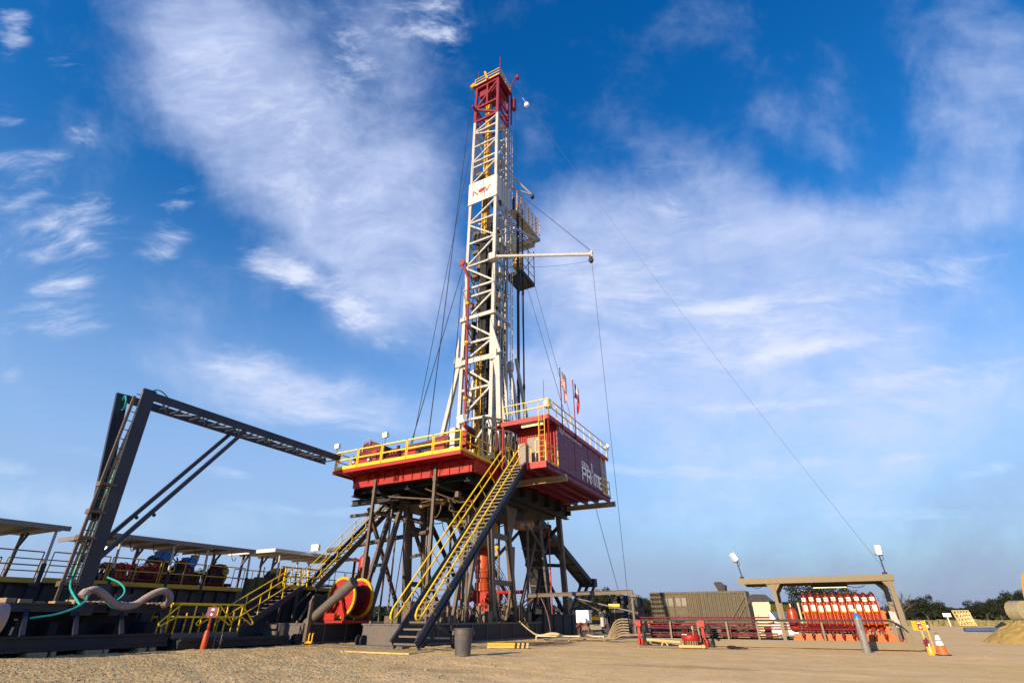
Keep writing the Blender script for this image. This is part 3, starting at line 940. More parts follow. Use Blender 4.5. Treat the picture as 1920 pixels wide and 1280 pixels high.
for x in (2.5, 2.86):
    mb.tube((x, 4.0, 8.46), (x, 4.0, 11.9), .025, 6)
for k in range(11):
    mb.tube((2.5, 4.0, 8.75 + k * .3), (2.86, 4.0, 8.75 + k * .3), .015, 5)
mb.build('roof_ladder', YO, dg)
mb = MB()
for x in (1.95, 2.35):
    mb.box(x, x + .05, 4.6, 4.65, 8.5, 10.0)
for z in (8.55, 9.2, 9.95):
    mb.box(1.95, 2.4, 4.6, 4.65, z, z + .05)
mb.build('gate', YL, dg)
mb = MB(); mb.box(.35, .75, D0 - .06, D0 + .02, 9.55, 10.15); mb.build('notice_board', CW, dg)
# lettering on the long wall
XF = 2.917
mb = text_mb('NOV', .40, (XF, 5.98, 10.66), (0, 1, 0), (0, 0, 1), .006, .80); mb.build('lettering', CW, dg)
mb = text_mb('NATIONAL OILWELL VARCO', .20, (XF, 6.88, 10.74), (0, 1, 0), (0, 0, 1), .006, 2.75); mb.build('lettering', CW, dg)


def block(mb, y, z, w, h, strokes, s, x=XF + .006):
    """squared stencil letter: strokes in unit square as (x0,z0,x1,z1) bars"""
    for i_, (a, b, c, d) in enumerate(strokes):
        x = XF + .006 + .003 * i_
        p, q = V3((x, y + a * w, z + b * h)), V3((x, y + c * w, z + d * h))
        mb.beam(p, q, s, .008, up=(1, 0, 0))
    return mb


LET = {
    'P': [(.1, 0, .1, 1), (.0, .93, 1, .93), (.9, 1, .9, .45), (.0, .48, 1, .48)],
    'R': [(.1, 0, .1, 1), (.0, .93, 1, .93), (.9, 1, .9, .45), (.0, .48, 1, .48), (.45, .48, .95, 0)],
    'M': [(.07, 0, .07, 1), (.0, .93, 1, .93), (.5, 0, .5, 1), (.93, 0, .93, 1)],
    'E': [(.1, 0, .1, 1), (.0, .93, 1, .93), (.0, .5, .9, .5), (.0, .07, 1, .07)],
    'I': [(.5, 0, .5, 1)],
    'D': [(.1, 0, .1, 1), (.0, .92, .8, .92), (.9, .15, .9, .85), (.0, .08, .8, .08)],
    'A': [(.05, 0, .45, 1), (.95, 0, .55, 1), (.2, .35, .8, .35)],
    'L': [(.1, 0, .1, 1), (.0, .07, 1, .07)],
}
mb = MB(); z0 = 8.62
for ch, y, w in (('P', 9.35, .72), ('R', 10.17, .74), ('M', 11.62, .78), ('E', 12.48, .50)):
    block(mb, y, z0, w, .84, LET[ch], .15)
for ch, y, w in (('I', 9.33, .12), ('D', 9.5, .26), ('E', 9.84, .24), ('A', 10.14, .30), ('L', 10.50, .22)):
    block(mb, y, 9.53, w, .28, LET[ch], .062)
# derrick emblem standing for the letter I
for a in ((10.98, 8.62, 11.15, 9.98), (11.46, 8.62, 11.29, 9.98)):
    XF += .0025
    mb.beam((XF + .006, a[0], a[1]), (XF + .006, a[2], a[3]), .06, .008, up=(1, 0, 0))
mb.beam((XF + .006, 11.10, 9.98), (XF + .006, 11.34, 9.98), .12, .008, up=(1, 0, 0))
for k in range(4):
    XF += .0025
    za, zb = 8.66 + k * .33, 8.66 + (k + 1) * .33
    wa, wb = .24 - .035 * k, .24 - .035 * (k + 1)
    s = 1 if k % 2 else -1
    mb.beam((XF + .006, 11.22 - s * wa, za), (XF + .006, 11.22 + s * wb, zb), .045, .008, up=(1, 0, 0))
mb.build('lettering', CW, dg)
flood('white floodlight on the doghouse roof rail at its front corner', (2.8, 4.75, 11.3), (.9, -.5, -.2), LW, pole=.5, s=1.5)
flood('white floodlight at the far end of the doghouse roof', (3.05, 14.6, 11.1), (.7, .2, -.6), LW, pole=.75, s=1.3)
mb = MB(); mb.tube((2.6, 4.62, 12.0), (2.6, 4.62, 13.6), .014, 5); mb.tube((2.6, 4.62, 12.0), (2.6, 4.62, 12.4), .03, 6)
mb.solo('antenna', DK, 'thin whip antenna on the front corner of the doghouse roof rail', 'antenna')


def flag_mat(kind):
    m = bpy.data.materials.new(kind + '_flag_cloth'); m.use_nodes = True
    t = NT(m.node_tree); bs = t.n['Principled BSDF']
    uv = t.add('ShaderNodeUVMap').outputs[0]; sp = t.add('ShaderNodeSeparateXYZ', {0: uv})
    u, v = sp.outputs[0], sp.outputs[1]
    if kind == 'striped':
        s = t.math('FLOOR', t.math('MULTIPLY', v, 13)); odd = t.math('MODULO', s, 2)
        col = t.mix(odd, c4(.50, .015, .03), c4(.75, .72, .70))
        can = t.math('MULTIPLY', t.math('LESS_THAN', u, .4), t.math('GREATER_THAN', v, .46))
        # rows of stars
        cu = t.math('SUBTRACT', t.math('FRACT', t.math('MULTIPLY', u, 15)), .5); cv = t.math('SUBTRACT', t.math('FRACT', t.math('MULTIPLY', v, 16.6)), .5)
        d = t.math('ADD', t.math('MULTIPLY', cu, cu), t.math('MULTIPLY', cv, cv))
        bl = t.mix(t.math('LESS_THAN', d, .06), c4(.012, .018, .09), c4(.75, .72, .70))
        col = t.mix(can, col, bl)
    else:
        col = t.mix(t.math('GREATER_THAN', v, .5), c4(.50, .015, .03), c4(.75, .72, .70))
        cu = t.math('SUBTRACT', u, .167); cv = t.math('MULTIPLY', t.math('SUBTRACT', v, .5), .66)
        d = t.math('ADD', t.math('MULTIPLY', cu, cu), t.math('MULTIPLY', cv, cv))
        bl = t.mix(t.math('LESS_THAN', d, .007), c4(.012, .018, .09), c4(.75, .72, .70))
        col = t.mix(t.math('LESS_THAN', u, .333), col, bl)
    t.l.new(col, bs.inputs['Base Color']); bs.inputs['Roughness'].default_value = .8
    return m


def flag(kind, label, x, y, z0, z1):
    t = thing('flag_on_pole', label, 'flag', (x, y, z0))
    mb = MB(); mb.tube((x, y, z0), (x, y, z1), .035, 8); mb.ball((x, y, z1), .055, 8); mb.build('pole', RM if kind == 'striped' else MR, t)
    NU, NV_ = 16, 14; vs = []; uvs = []; W, Hh = 1.9, 1.15
    b = _base(t)
    for j in range(NV_ + 1):
        for i in range(NU + 1):
            u, v = i / NU, j / NV_
            # cloth hanging limp: it falls from the pole and folds
            fall = u * W * .80
            px_ = x + .04 + .30 * math.sin(u * 3.0) * .8 + .03 * math.sin(u * 11 + v * 3)
            py_ = y + u * .35 + .13 * math.sin(u * 9 + v * 2.2)
            pz_ = z1 - .08 - (1 - v) * Hh * (1 - .25 * u) - fall * (.55 + .35 * u)
            vs.append((px_ - b.x, py_ - b.y, pz_ - b.z)); uvs.append((u, v))
    fs = [(j * (NU + 1) + i, j * (NU + 1) + i + 1, (j + 1) * (NU + 1) + i + 1, (j + 1) * (NU + 1) + i) for j in range(NV_) for i in range(NU)]
    me = bpy.data.meshes.new('cloth'); me.from_pydata(vs, [], fs)
    ul = me.uv_layers.new(name='UVMap')
    for lp in me.loops:
        ul.data[lp.index].uv = uvs[lp.vertex_index]
    me.polygons.foreach_set('use_smooth', [True] * len(me.polygons)); me.materials.append(flag_mat(kind))
    o = bpy.data.objects.new('cloth', me); C.objects.link(o); o.parent = t


flag('striped', 'limp red and white striped flag with starred corner on the nearer doghouse pole', 3.02, 6.3, 10.9, 15.0)
flag('lone', 'limp flag with blue band and white over red bars on the farther doghouse pole', 3.02, 8.45, 10.9, 15.0)

# ------------------------------------------------------------------ front stairway
st = thing('front_stairway', 'long steep dark stairway with yellow handrails from ground to the drill floor, on wheels', 'stairway', (1.2, -4.3, 0))
SB, ST = V3((1.2, -4.55, .02)), V3((1.2, 3.85, ZF))
sdir = (ST - SB).normalized(); nrm = V3((0, -sdir.z, sdir.y))
for x, nm in ((.68, 'stringer'), (1.72, 'stringer')):
    a, b = V3((x, SB.y, SB.z + .16)), V3((x, ST.y, ST.z - .08))
    mb = MB(); mb.sect(a, b, [(-.02, -.17), (.07, -.17), (.07, -.14), (.01, -.14), (.01, .14), (.07, .14), (.07, .17), (-.02, .17)] if x > 1 else
                       [(-.07, -.17), (.02, -.17), (.02, .17), (-.07, .17), (-.07, .14), (-.01, .14), (-.01, -.14), (-.07, -.14)])
    mb.build('stringer', NV, st)
for k in range(38):
    f = (k + .6) / 38.5; p = SB.lerp(ST, f)
    mb = MB(); mb.box(.70, 1.70, p.y - .10, p.y + .12, p.z + .055, p.z + .085); mb.box(.70, 1.70, p.y - .12, p.y - .10, p.z + .03, p.z + .088)
    mb.build('tread', GR, st)
for x in (.62, 1.74):
    mb = MB()
    e0, e1 = SB + sdir * .9, ST + sdir * .02
    hi, lo = nrm * 1.0, nrm * .62
    P = lambda q, off: V3((x, q.y + off.y, q.z + off.z))
    # top rail, loop at the foot, lower rail
    pts = [P(e1, hi), P(e0, hi), P(e0 - sdir * .25, hi * .92), P(e0 - sdir * .35, hi * .8), P(e0 - sdir * .28, lo * 1.05), P(e0, lo)]
    mb.path(pts + [P(e1, lo)], .035, 7, 1)
    n = 9
    for k in range(n):
        q = e0.lerp(e1, (k + .35) / n)
        mb.tube(P(q, hi), P(q + sdir * .1, nrm * .10), .02, 6)
    mb.build('handrail', YL, st)
mb = MB()
for x in (1.80,):
    mb.beam((x, -2.9, 1.55), (x, -2.55, .5), .06, .08); mb.beam((x, -3.6, .75), (x, -2.55, .5), .06, .08)
mb.tube((.6, -2.55, .34), (2.0, -2.55, .34), .035, 8)
mb.build('axle_bracket', NV, st)
for x in (.42, 1.98):
    mb = MB(); mb.lathe([(.20, -.07), (.31, -.075), (.335, -.05), (.335, .05), (.31, .075), (.20, .07)], (x, -2.55, .335), (1, 0, 0), 22)
    w = mb.build('wheel', BK, st)
    mb = MB(); mb.lathe([(.05, -.06), (.19, -.05), (.20, .0), (.19, .05), (.05, .06)], (x, -2.55, .335), (1, 0, 0), 16); mb.build('hub', GR, w)
# top landing gate posts
mb = rail([(.62, 3.85, ZF), (.62, 5.3, ZF)], 1.05, .7, .025, .12); mb.build('landing_rail', YL, st)
mb = MB()
for x in (.62, 1.74):
    a = V3((x, ST.y + nrm.y * 1.0, ST.z + nrm.z * 1.0))
    mb.path([a, (x, 3.75, ZF + 1.05), (x, 4.5, ZF + 1.05), (x, 4.5, ZF + .2)], .026, 6, 0)
mb.build('landing_rail', YL, st)
mb = MB(); mb.box(-.9, 2.1, -5.4, -4.0, -.03, .012)
mb.prism([(-.9, -5.4, .012), (-.75, -5.45, .012), (-.75, -5.38, .012)], (0, 0, .01))
mb.solo('plywood_sheet', WY, 'flat weathered plywood sheets laid under the foot of the front stairway', 'plywood')
mb = MB()
mb.box(-3.9, -.2, -2.95, -2.5, -.03, .05)
mb.solo('timber_mat', ZN, 'grey timber mat on the gravel before the right base box', 'mat')
mb = MB(); mb.box(-10.1, -6.9, -3.0, -2.55, -.03, .06)
mb.solo('timber_mat', ZN, 'grey timber mat on the gravel before the left base box', 'mat')
# ------------------------------------------------------------------ mast
ma = thing('drilling_mast', 'tall white lattice mast with maroon top section rising from the drill floor', 'mast', (-5.2, 10.3, ZF))
ML, MR_, MF, MK = -6.6, -3.8, 9.2, 11.4
for x, y in ((ML, MF), (MR_, MF), (MR_, MK), (ML, MK)):
    for z0, z1, m in ((ZF, 48.2, WH), (48.2, 54.3, MR)):
        mb = MB(); mb.beam((x, y, z0), (x, y, z1), .29 if y == MF else .22, .25)
        if m is WH:
            for z in (18.8, 22.9, 26.0, 38.7, 36.0):
                mb.box(x - .21, x + .21, y - .20, y + .20, z - .05, z + .05)
        mb.build('leg', m, ma)
LV = [46.6, 44.3, 42.0, 41.2, 33.7, 31.2, 28.6, 26.1, 25.2, 20.6, 16.45, 14.0]
FD = [(46.7, 48.0), (46.5, 45.3), (42.1, 44.2), (38.9, 41.1), (33.8, 35.8), (33.5, 31.3), (28.7, 31.0), (28.4, 26.2), (22.9, 25.1), (22.8, 20.7), (18.9, 20.5), (18.6, 16.5), (14.1, 16.4), (10.2, 13.9)]
H_, T_ = .16, .18


def lattice(name, a, b, lv, ds, mat, w=.15, flip=False, parent=ma):
    (xa, ya), (xb, yb) = a, b
    mb = MB()
    for z in lv:
        mb.beam((xa, ya, z), (xb, yb, z), w, w * 1.15)
    for (p, q) in ds:
        if flip:
            p, q = q, p
        mb.beam((xa, ya, p), (xb, yb, q), w * .85, w)
    return mb.build(name, mat, parent)


lattice('front_bracing', (ML, MF - .02), (MR_, MF - .02), LV, FD, WH, .155)
lattice('side_bracing', (MR_ + .02, MF), (MR_ + .02, MK), LV + [29.9, 35, 39.8, 24, 22], [(a, b) for a, b in zip([46.6, 42.0, 38.9, 33.8, 31.2, 28.6, 25.2, 23, 20.7, 16.5, 14], [48, 44.2, 41.1, 35.8, 33.6, 31.1, 28.5, 25.1, 22.7, 18.6, 16.4])], WH, .13, True)
lattice('side_bracing', (ML - .02, MF), (ML - .02, MK), LV, FD, WH, .13)
lattice('rear_bracing', (ML, MK + .02), (MR_, MK + .02), [46.6, 42.0, 38.5, 33.7, 28.6, 22.9, 16.5], [(42, 46.5), (33.8, 38.4), (38.3, 42.0), (28.7, 33.6), (23, 28.5), (16.6, 22.8)], WH, .15)
mb = MB()   # heavy headers
for z, h in ((22.9, .34), (18.8, .42)):
    mb.beam((ML - .25, MF - .24, z), (MR_ + .25, MF - .24, z), .14, h); mb.beam((MR_ + .24, MF - .2, z), (MR_ + .24, MK + .2, z), .14, h)
    mb.beam((ML - .24, MF - .2, z), (ML - .24, MK + .2, z), .14, h)
mb.build('header_beam', WH, ma)
MD = [(50.6, 53.9), (50.5, 48.4)]
lattice('front_bracing', (ML, MF - .02), (MR_, MF - .02), [54.1, 50.6, 48.3], MD, MR, .22)
lattice('side_bracing', (MR_ + .02, MF), (MR_ + .02, MK), [54.1, 52.6, 50.6, 49.4, 48.3], [(50.6, 52.5), (48.4, 50.5)], MR, .16, True)
lattice('side_bracing', (ML - .02, MF), (ML - .02, MK), [54.1, 50.6, 48.3], MD, MR, .16)
lattice('rear_bracing', (ML, MK), (MR_, MK), [54.1, 50.6, 48.3], MD, MR, .16)
mb = MB(); mb.beam((-5.15, MF - .02, 50.7), (-5.15, MF - .02, 54.1), .2, .2)
mb.box(ML + .2, MR_ - .2, MF + .25, MK - .1, 52.9, 54.2); mb.box(ML - .1, ML + .1, MF - .7, MF - .2, 50.2, 50.5)
for k in range(5):
    mb.lathe([(.2, -.06), (.62, -.06), (.62, .06), (.2, .06)], (ML + .6 + k * .42, 10.4, 53.2), (1, 0, 0), 16)
mb.build('crown_block', MR, ma)
# crown platform
mb = MB(); mb.box(ML - .35, MR_ + .35, MF - .35, MK + .35, 54.3, 54.42); mb.build('crown_deck', MR, ma)
mb = rail([(ML - .1, MF - .33, 54.42), (MR_ + .33, MF - .33, 54.42), (MR_ + .33, MK + .33, 54.42), (ML - .33, MK + .33, 54.42), (ML - .33, MF, 54.42)], 1.05, 1.4, .035, .18)
mb.build('guardrail', YL, ma)
mb = MB()
mb.beam((ML - .5, MF - .5, 54.2), (ML - .2, MF - .3, 54.9), .2, .35); mb.beam((-5.0, MF - .45, 54.4), (-5.25, MF - .6, 55.6), .2, .22)
mb.build('sheave_bracket', YO, ma)
mb = MB()
mb.tube((MR_ + .2, MF, 55.3), (MR_ + .2, MF, 58.0), .04, 6); mb.tube((MR_ + .2, MF, 57.2), (MR_ + .2, MF, 57.8), .08, 8)
mb.tube((ML + .2, MF - .2, 54.4), (ML + .2, MF - .2, 57.2), .03, 6)
mb.tube((MR_ + .3, MK + .3, 49.0), (MR_ + .3, MK + .3, 56.0), .10, 8)
mb.path([(MR_ + .3, MK + .3, 55.8), (MR_ + .5, MK + .5, 57.0), (MR_ + .9, MK + .9, 58.4)], .07, 6, 1); mb.box(MR_ + .7, MR_ + 1.0, MK + .7, MK + 1.0, 57.6, 58.2)
mb.box(MR_ + .35, MR_ + .75, MK + .2, MK + .7, 51.6, 53.4)
mb.build('crown_mast_fitting', MR, ma)
# name panel
mb = MB(); mb.box(ML - .18, MR_ + .18, MF - .24, MF - .19, 35.95, 38.75); mb.box(MR_ + .19, MR_ + .235, MF - .2, MK + .1, 35.95, 38.75)
pn = mb.build('name_panel', WP, ma)
PF = MF - .25
BRN = paint('brown_ink', (.26, .15, .10), (.2, .12, .08), .2, .5)
mb = MB()
for i_, (a_, b_) in enumerate((((-6.22, 36.9), (-6.22, 37.6)), ((-6.2, 37.55), (-5.72, 36.95)), ((-5.7, 36.9), (-5.7, 37.6)))):
    mb.beam((a_[0], PF - .004 - .003 * i_, a_[1]), (b_[0], PF - .004 - .003 * i_, b_[1]), .006, .15, up=(1, 0, 0)) if a_[0] == b_[0] else mb.beam((a_[0], PF - .004 - .003 * i_, a_[1]), (b_[0], PF - .004 - .003 * i_, b_[1]), .006, .15)
mb.build('lettering', BRN, pn)
mb = MB(); mb.prism([(-4.98, PF - .004, 37.58), (-4.80, PF - .004, 37.58), (-4.66, PF - .004, 37.15), (-4.44, PF - .004, 37.58), (-4.28, PF - .004, 37.58), (-4.60, PF - .004, 36.92), (-4.72, PF - .004, 36.92)], (0, .003, 0))
mb.prism([(-4.28, PF - .008, 37.58), (-4.05, PF - .008, 37.58), (-4.45, PF - .008, 37.35)], (0, .003, 0)); mb.build('lettering', BRN, pn)


def ellipse(mb, cx, cz, a, b, y, rot=0, n=28):
    pts = []
    for k in range(n):
        th = 2 * math.pi * k / n; u, v = a * math.cos(th), b * math.sin(th)
        pts.append((cx + u * math.cos(rot) - v * math.sin(rot), y, cz + u * math.sin(rot) + v * math.cos(rot)))
    return mb.prism(pts, (0, .003, 0))


mb = MB(); ellipse(mb, -5.27, 37.22, .50, .40, PF - .010, .2); mb.build('emblem_ring', BRN, pn)
mb = MB(); ellipse(mb, -5.29, 37.25, .46, .37, PF - .015, .2); mb.build('emblem_field', WP, pn)
mb = MB(); ellipse(mb, -5.25, 37.30, .38, .27, PF - .020, .25); mb.build('emblem_dot', RD, pn)
# splayed A-frame legs
for (x0, x1) in ((ML - .15, -9.0), (MR_ + .25, -1.7)):
    for y in (MF - .1, MK + .1):
        mb = MB(); mb.beam((x0, y, 19.0), (x1, y, ZF), .27, .30)
        mb.box(x0 - .3, x0 + .3, y - .24, y + .24, 18.5, 19.3)
        mb.build('a_frame_leg', WH, ma)
mb = MB(); mb.beam((-3.1, MF - .3, 18.6), (-2.7, MF - .3, ZF), .36, .30); mb.beam((-3.3, 10.3, 19.2), (-2.75, 10.3, ZF), .18, .18); mb.beam((-3.4, 12.4, 20), (-2.2, 13.4, ZF + 2), .22, .22)
mb.prism([(-3.95, MF - .22, 22.4), (-3.95, MF - .22, 19.0), (-2.9, MF - .22, 19.0), (-3.3, MF - .22, 20.2)], (0, .2, 0))
mb.prism([(-6.9, MF - .22, 21.4), (-6.9, MF - .22, 19.0), (-7.3, MF - .22, 19.0)], (0, .2, 0))
mb.build('raising_cylinder', WH, ma)
# yellow guide rail up the centre
mb = MB(); mb.box(-5.95, -5.40, 10.25, 10.7, ZF + .3, 52.6)
for k in range(20):
    z = 10 + k * 2.2; mb.box(-6.0, -5.35, 10.2, 10.75, z, z + .08)
mb.build('guide_rail', YO, ma)
mb = MB(); mb.box(-5.32, -4.9, 10.3, 10.7, ZF + .3, 34)
for k in range(60):
    z = 9.2 + k * .42; mb.box(-5.36, -4.86, 10.24, 10.3, z, z + .16)
mb.build('rack_track', DK, ma)
# ladder and cable trays on the right rear corner
mb = MB()
for y in (11.65, 12.05):
    mb.tube((MR_ + .25, y, 12), (MR_ + .25, y, 48), .035, 6)
for k in range(118):
    mb.tube((MR_ + .25, 11.65, 12.2 + k * .3), (MR_ + .25, 12.05, 12.2 + k * .3), .018, 4)
mb.build('ladder', WH, ma)
mb = MB()
for y, x in ((10.0, .24), (10.45, .22), (10.95, .24)):
    mb.beam((MR_ + x, y, 12), (MR_ + x, y, 47.5), .09, .09)
mb.build('conduit', LG, ma)
mb = MB(); rnd = random.Random(11)
for k in range(4):
    x, y = MR_ + .12 + .04 * k, 10.15 + .3 * k
    pts = [(x + rnd.uniform(-.05, .05), y + rnd.uniform(-.09, .09), 31 - i * 1.6) for i in range(14)]
    mb.path(pts, .045, 5, 1)
for k in range(7):
    x, y = ML + .55 + .23 * k, 9.55 + .2 * (k % 3)
    pts = [(x + rnd.uniform(-.08, .08), y + rnd.uniform(-.09, .09), 30.5 - i * 1.6) for i in range(14)]
    mb.path(pts, .035, 5, 1)
mb.build('cable_run', DK, ma)
mb = MB()
for k in range(12):
    z = 10.5 + k * 2.9 + rnd.uniform(-.5, .5)
    mb.box(ML + rnd.uniform(.3, 1.9), ML + 2.4, 10.8, 11.3, z, z + rnd.uniform(.15, .5))
for z in (15.2, 20.2, 24.3, 27.5, 30.2, 32.4, 40.3):
    mb.box(ML + .25, ML + .9, 9.5, 10.2, z, z + .35)
mb.build('inner_fitting', GB, ma)
for k in range(7):
    mb = MB(); x = -5.9 + .16 * k; mb.tube((x, 10.05 + .03 * (k % 2), 21.2), (x, 10.0 + .2 * (k % 2), 53), .022, 5); mb.build('drill_line', DK, ma)
mb = MB()
for k in range(5):
    x = -4.75 + .13 * k; mb.beam((x, 10.9, 9), (x, 10.9, 35 - 2.2 * k), .07, .07)
for k in range(4):
    x = -6.35 + .16 * k; mb.beam((x, 11.1, 9), (x, 11.1, 33 - 2.5 * k), .08, .08)
mb.build('inner_conduit', DK, ma)
mb = MB()
for k in range(22):
    z = 10 + k * 1.05 + rnd.uniform(-.3, .3); x = rnd.uniform(-6.2, -4.4)
    mb.box(x, x + rnd.uniform(.15, .5), 10.5, 10.9, z, z + rnd.uniform(.1, .4))
mb.build('clamp', DK, ma)
mb = MB()
for z in (21.8, 24.6, 27.2, 30.6, 14.8):
    mb.box(MR_ - .2, MR_ + .38, 9.6, 10.3, z, z + .5); mb.ball((MR_ + .42, 10.9, z + .8), .14, 8)
mb.build('work_lamp', LG, ma)
# red standpipe on the front face
mb = MB()
mb.path([(-6.85, MF - .45, 28.55), (-6.55, MF - .45, 28.0), (-6.2, MF - .38, 27.0), (-6.15, MF - .38, 26.2), (-6.1, MF - .38, 24), (-5.85, MF - .38, 15.5), (-5.85, MF - .38, 12.5)], .11, 8, 0)
mb.lathe([(.3, -.1), (.34, 0), (.3, .1)], (-6.9, MF - .45, 28.9), (0, 1, 0), 14)
mb.build('standpipe', paint('standpipe_red', (.30, .03, .03), (.14, .05, .04), .4, .45), ma)
mb = MB()
for z in (15.6, 13.0, 24.3, 20.5):
    mb.lathe([(.15, -.12), (.19, -.1), (.19, .1), (.15, .12)], (-5.85 - .03 * (z - 15), MF - .38, z), (0, 0, 1), 10)
mb.build('pipe_collar', YO, ma)
mb = MB(); mb.path([(-5.85, MF - .38, 12.5), (-6.0, MF - .4, 11.2), (-6.3, MF - .3, 9.6), (-6.2, MF, ZF)], .13, 8, 1)
mb.build('rotary_hose', BK, ma)
# dark service loop and gooseneck
sv = MB()
sv.path([(-5.6, 9.9, 31.0), (-5.9, 9.6, 32.6), (-6.2, 9.5, 32.4), (-6.25, 9.5, 31.3)], .12, 8, 2)
for dx, r in ((0, .17), (.22, .12), (.36, .09)):
    sv.path([(-5.5 + dx, 9.6, 32.2), (-5.3 + dx, 9.45, 30.5), (-5.15 + dx, 9.4, 27), (-5.0 + dx, 9.4, 24), (-5.05 + dx, 9.42, 21.5), (-5.4 + dx, 9.5, 19.8), (-5.9, 9.7, 20.4), (-6.1, 9.9, 23)], r, 7, 2)
sv.solo('service_loop', BK, 'thick black hose bundle hanging inside the white mast beside the yellow rail', 'hoses')
td = thing('top_drive', 'grey and black top drive machine on the yellow rail just above the jib arm', 'top drive', (-5.4, 10, 28))
mb = MB(); mb.box(-6.0, -4.7, 9.7, 10.2, 28.4, 30.6); mb.box(-5.8, -4.9, 9.6, 10.2, 30.6, 31.6); mb.build('gearbox', GR, td, .03)
mb = MB(); mb.tube((-5.9, 9.75, 30.6), (-5.9, 9.75, 32.2), .28, 12); mb.tube((-4.8, 9.75, 30.6), (-4.8, 9.75, 32.2), .28, 12); mb.build('motor', DK, td)
mb = MB(); mb.tube((-5.35, 9.9, 25.6), (-5.35, 9.9, 28.4), .12, 10); mb.tube((-5.75, 9.9, 24.5), (-5.65, 9.9, 27.8), .05, 8); mb.tube((-4.95, 9.9, 24.5), (-5.05, 9.9, 27.8), .05, 8)
mb.lathe([(.12, -.3), (.25, -.25), (.25, .2), (.14, .3)], (-5.35, 9.9, 24.4), (0, 0, 1), 12); mb.build('elevator_links', GR, td)
tb = thing('travelling_block', 'yellow travelling block low in the mast above the heavy white header', 'block', (-5.4, 9.9, 19.6))
mb = MB(); mb.prism([(-5.75, 9.7, 19.8), (-5.85, 9.7, 20.6), (-5.6, 9.7, 21.2), (-5.2, 9.7, 21.2), (-4.95, 9.7, 20.6), (-5.1, 9.7, 19.8)], (0, .4, 0)); mb.build('side_plate', YO, tb, .03)
mb = MB(); mb.lathe([(.1, -.18), (.42, -.18), (.36, 0), (.42, .18), (.1, .18)], (-5.4, 9.9, 20.55), (0, 1, 0), 18); mb.build('sheave', GR, tb)
mb = MB(); mb.path([(-5.4, 9.9, 19.9), (-5.4, 9.9, 19.3), (-5.2, 9.9, 19.0), (-5.4, 9.9, 18.75), (-5.6, 9.9, 19.0)], .06, 7, 1); mb.build('hook', YO, tb)

# racking board
rb = thing('racking_board', 'white racking board with tall yellow rail jutting from right side of the mast', 'platform', (-5.2, 14.5, 36.4))
mb = MB()
mb.box(-3.95, -3.0, 12.0, 17.2, 36.33, 36.42); mb.box(-7.4, -6.4, 12.0, 17.2, 36.33, 36.42); mb.box(-6.4, -3.95, 16.5, 17.2, 36.33, 36.42)
mb.box(-3.05, -2.97, 11.95, 17.25, 36.2, 36.5); mb.box(-7.45, -2.97, 11.93, 12.0, 36.2, 36.5); mb.box(-7.45, -2.97, 17.2, 17.27, 36.2, 36.5)
for k in range(9):
    mb.box(-3.95, -3.05, 12.4 + k * .6, 12.46 + k * .6, 36.26, 36.33)
mb.build('deck_frame', LG, rb)
mb = MB()
for k in range(15):
    y = 12.5 + k * .28; mb.beam((-6.3, y, 36.3), (-4.05, y, 36.3), .09, .10)
mb.build('finger', GR, rb)
mb = MB()
for z in (.5, .95, 1.4, 1.9, 2.4):
    mb.beam((-2.99, 12.0, 36.42 + z), (-2.99, 17.22, 36.42 + z), .05, .05)
for k in range(7):
    mb.beam((-2.99, 12.02 + k * .86, 36.42), (-2.99, 12.02 + k * .86, 38.85), .09 if k % 2 else .06, .07)
mb.beam((-7.4, 17.2, 38.8), (-2.99, 17.2, 38.8), .05, .05); mb.beam((-7.4, 17.2, 37.7), (-2.99, 17.2, 37.7), .05, .05)
mb.build('guardrail', YO, rb)
mb = MB()
mb.beam((-3.1, 11.5, 33.6), (-3.1, 16.9, 36.2), .16, .2); mb.beam((-7.3, 11.5, 33.6), (-7.3, 16.9, 36.2), .16, .2)
mb.beam((-7.3, 15.8, 34.6), (-3.0, 15.8, 34.6), .25, .32); mb.beam((-3.1, 15.8, 34.6), (-3.1, 16.8, 36.2), .1, .1); mb.beam((-3.1, 15.8, 34.7), (-3.1, 12.4, 33.2), .1, .1)
mb.build('support_arm', LG, rb)
mb = MB(); mb.box(-3.7, -3.3, 11.8, 12.3, 31.2, 33.2); mb.build('equipment_box', CR, rb)
mb = MB(); mb.tube((-3.3, 11.9, 36.4), (-3.3, 11.9, 37.9), .12, 8); mb.build('stub_post', DK, rb)
bk = thing('hoisting_basket', 'small caged work basket hanging under the racking board', 'basket', (-3.6, 14.5, 29.5))
mb = MB(); mb.box(-4.9, -3.1, 13.2, 15.8, 29.4, 29.5)
mb.box(-4.9, -3.1, 13.15, 13.22, 29.35, 29.75); mb.box(-3.15, -3.05, 13.2, 15.8, 29.35, 29.75); mb.build('basket_floor', DK, bk)
mb = MB()
for x, y in ((-4.85, 13.2), (-3.1, 13.2), (-3.1, 15.8), (-4.85, 15.8), (-3.1, 14.5)):
    mb.tube((x, y, 29.5), (x, y, 33.8), .05, 6)
for z in (30.5, 31.6, 33.0):
    mb.beam((-4.85, 13.2, z), (-3.1, 13.2, z), .05, .05); mb.beam((-3.1, 13.2, z), (-3.1, 15.8, z), .05, .05)
mb.beam((-3.1, 13.2, 29.6), (-3.1, 15.8, 33.0), .05, .05); mb.beam((-4.85, 13.2, 33.0), (-3.1, 13.2, 29.6), .05, .05)
mb.build('cage', GR, bk)
mb = MB(); mb.box(-4.3, -3.6, 13.6, 14.3, 30.6, 31.9); mb.build('winch_cover', YO, bk)
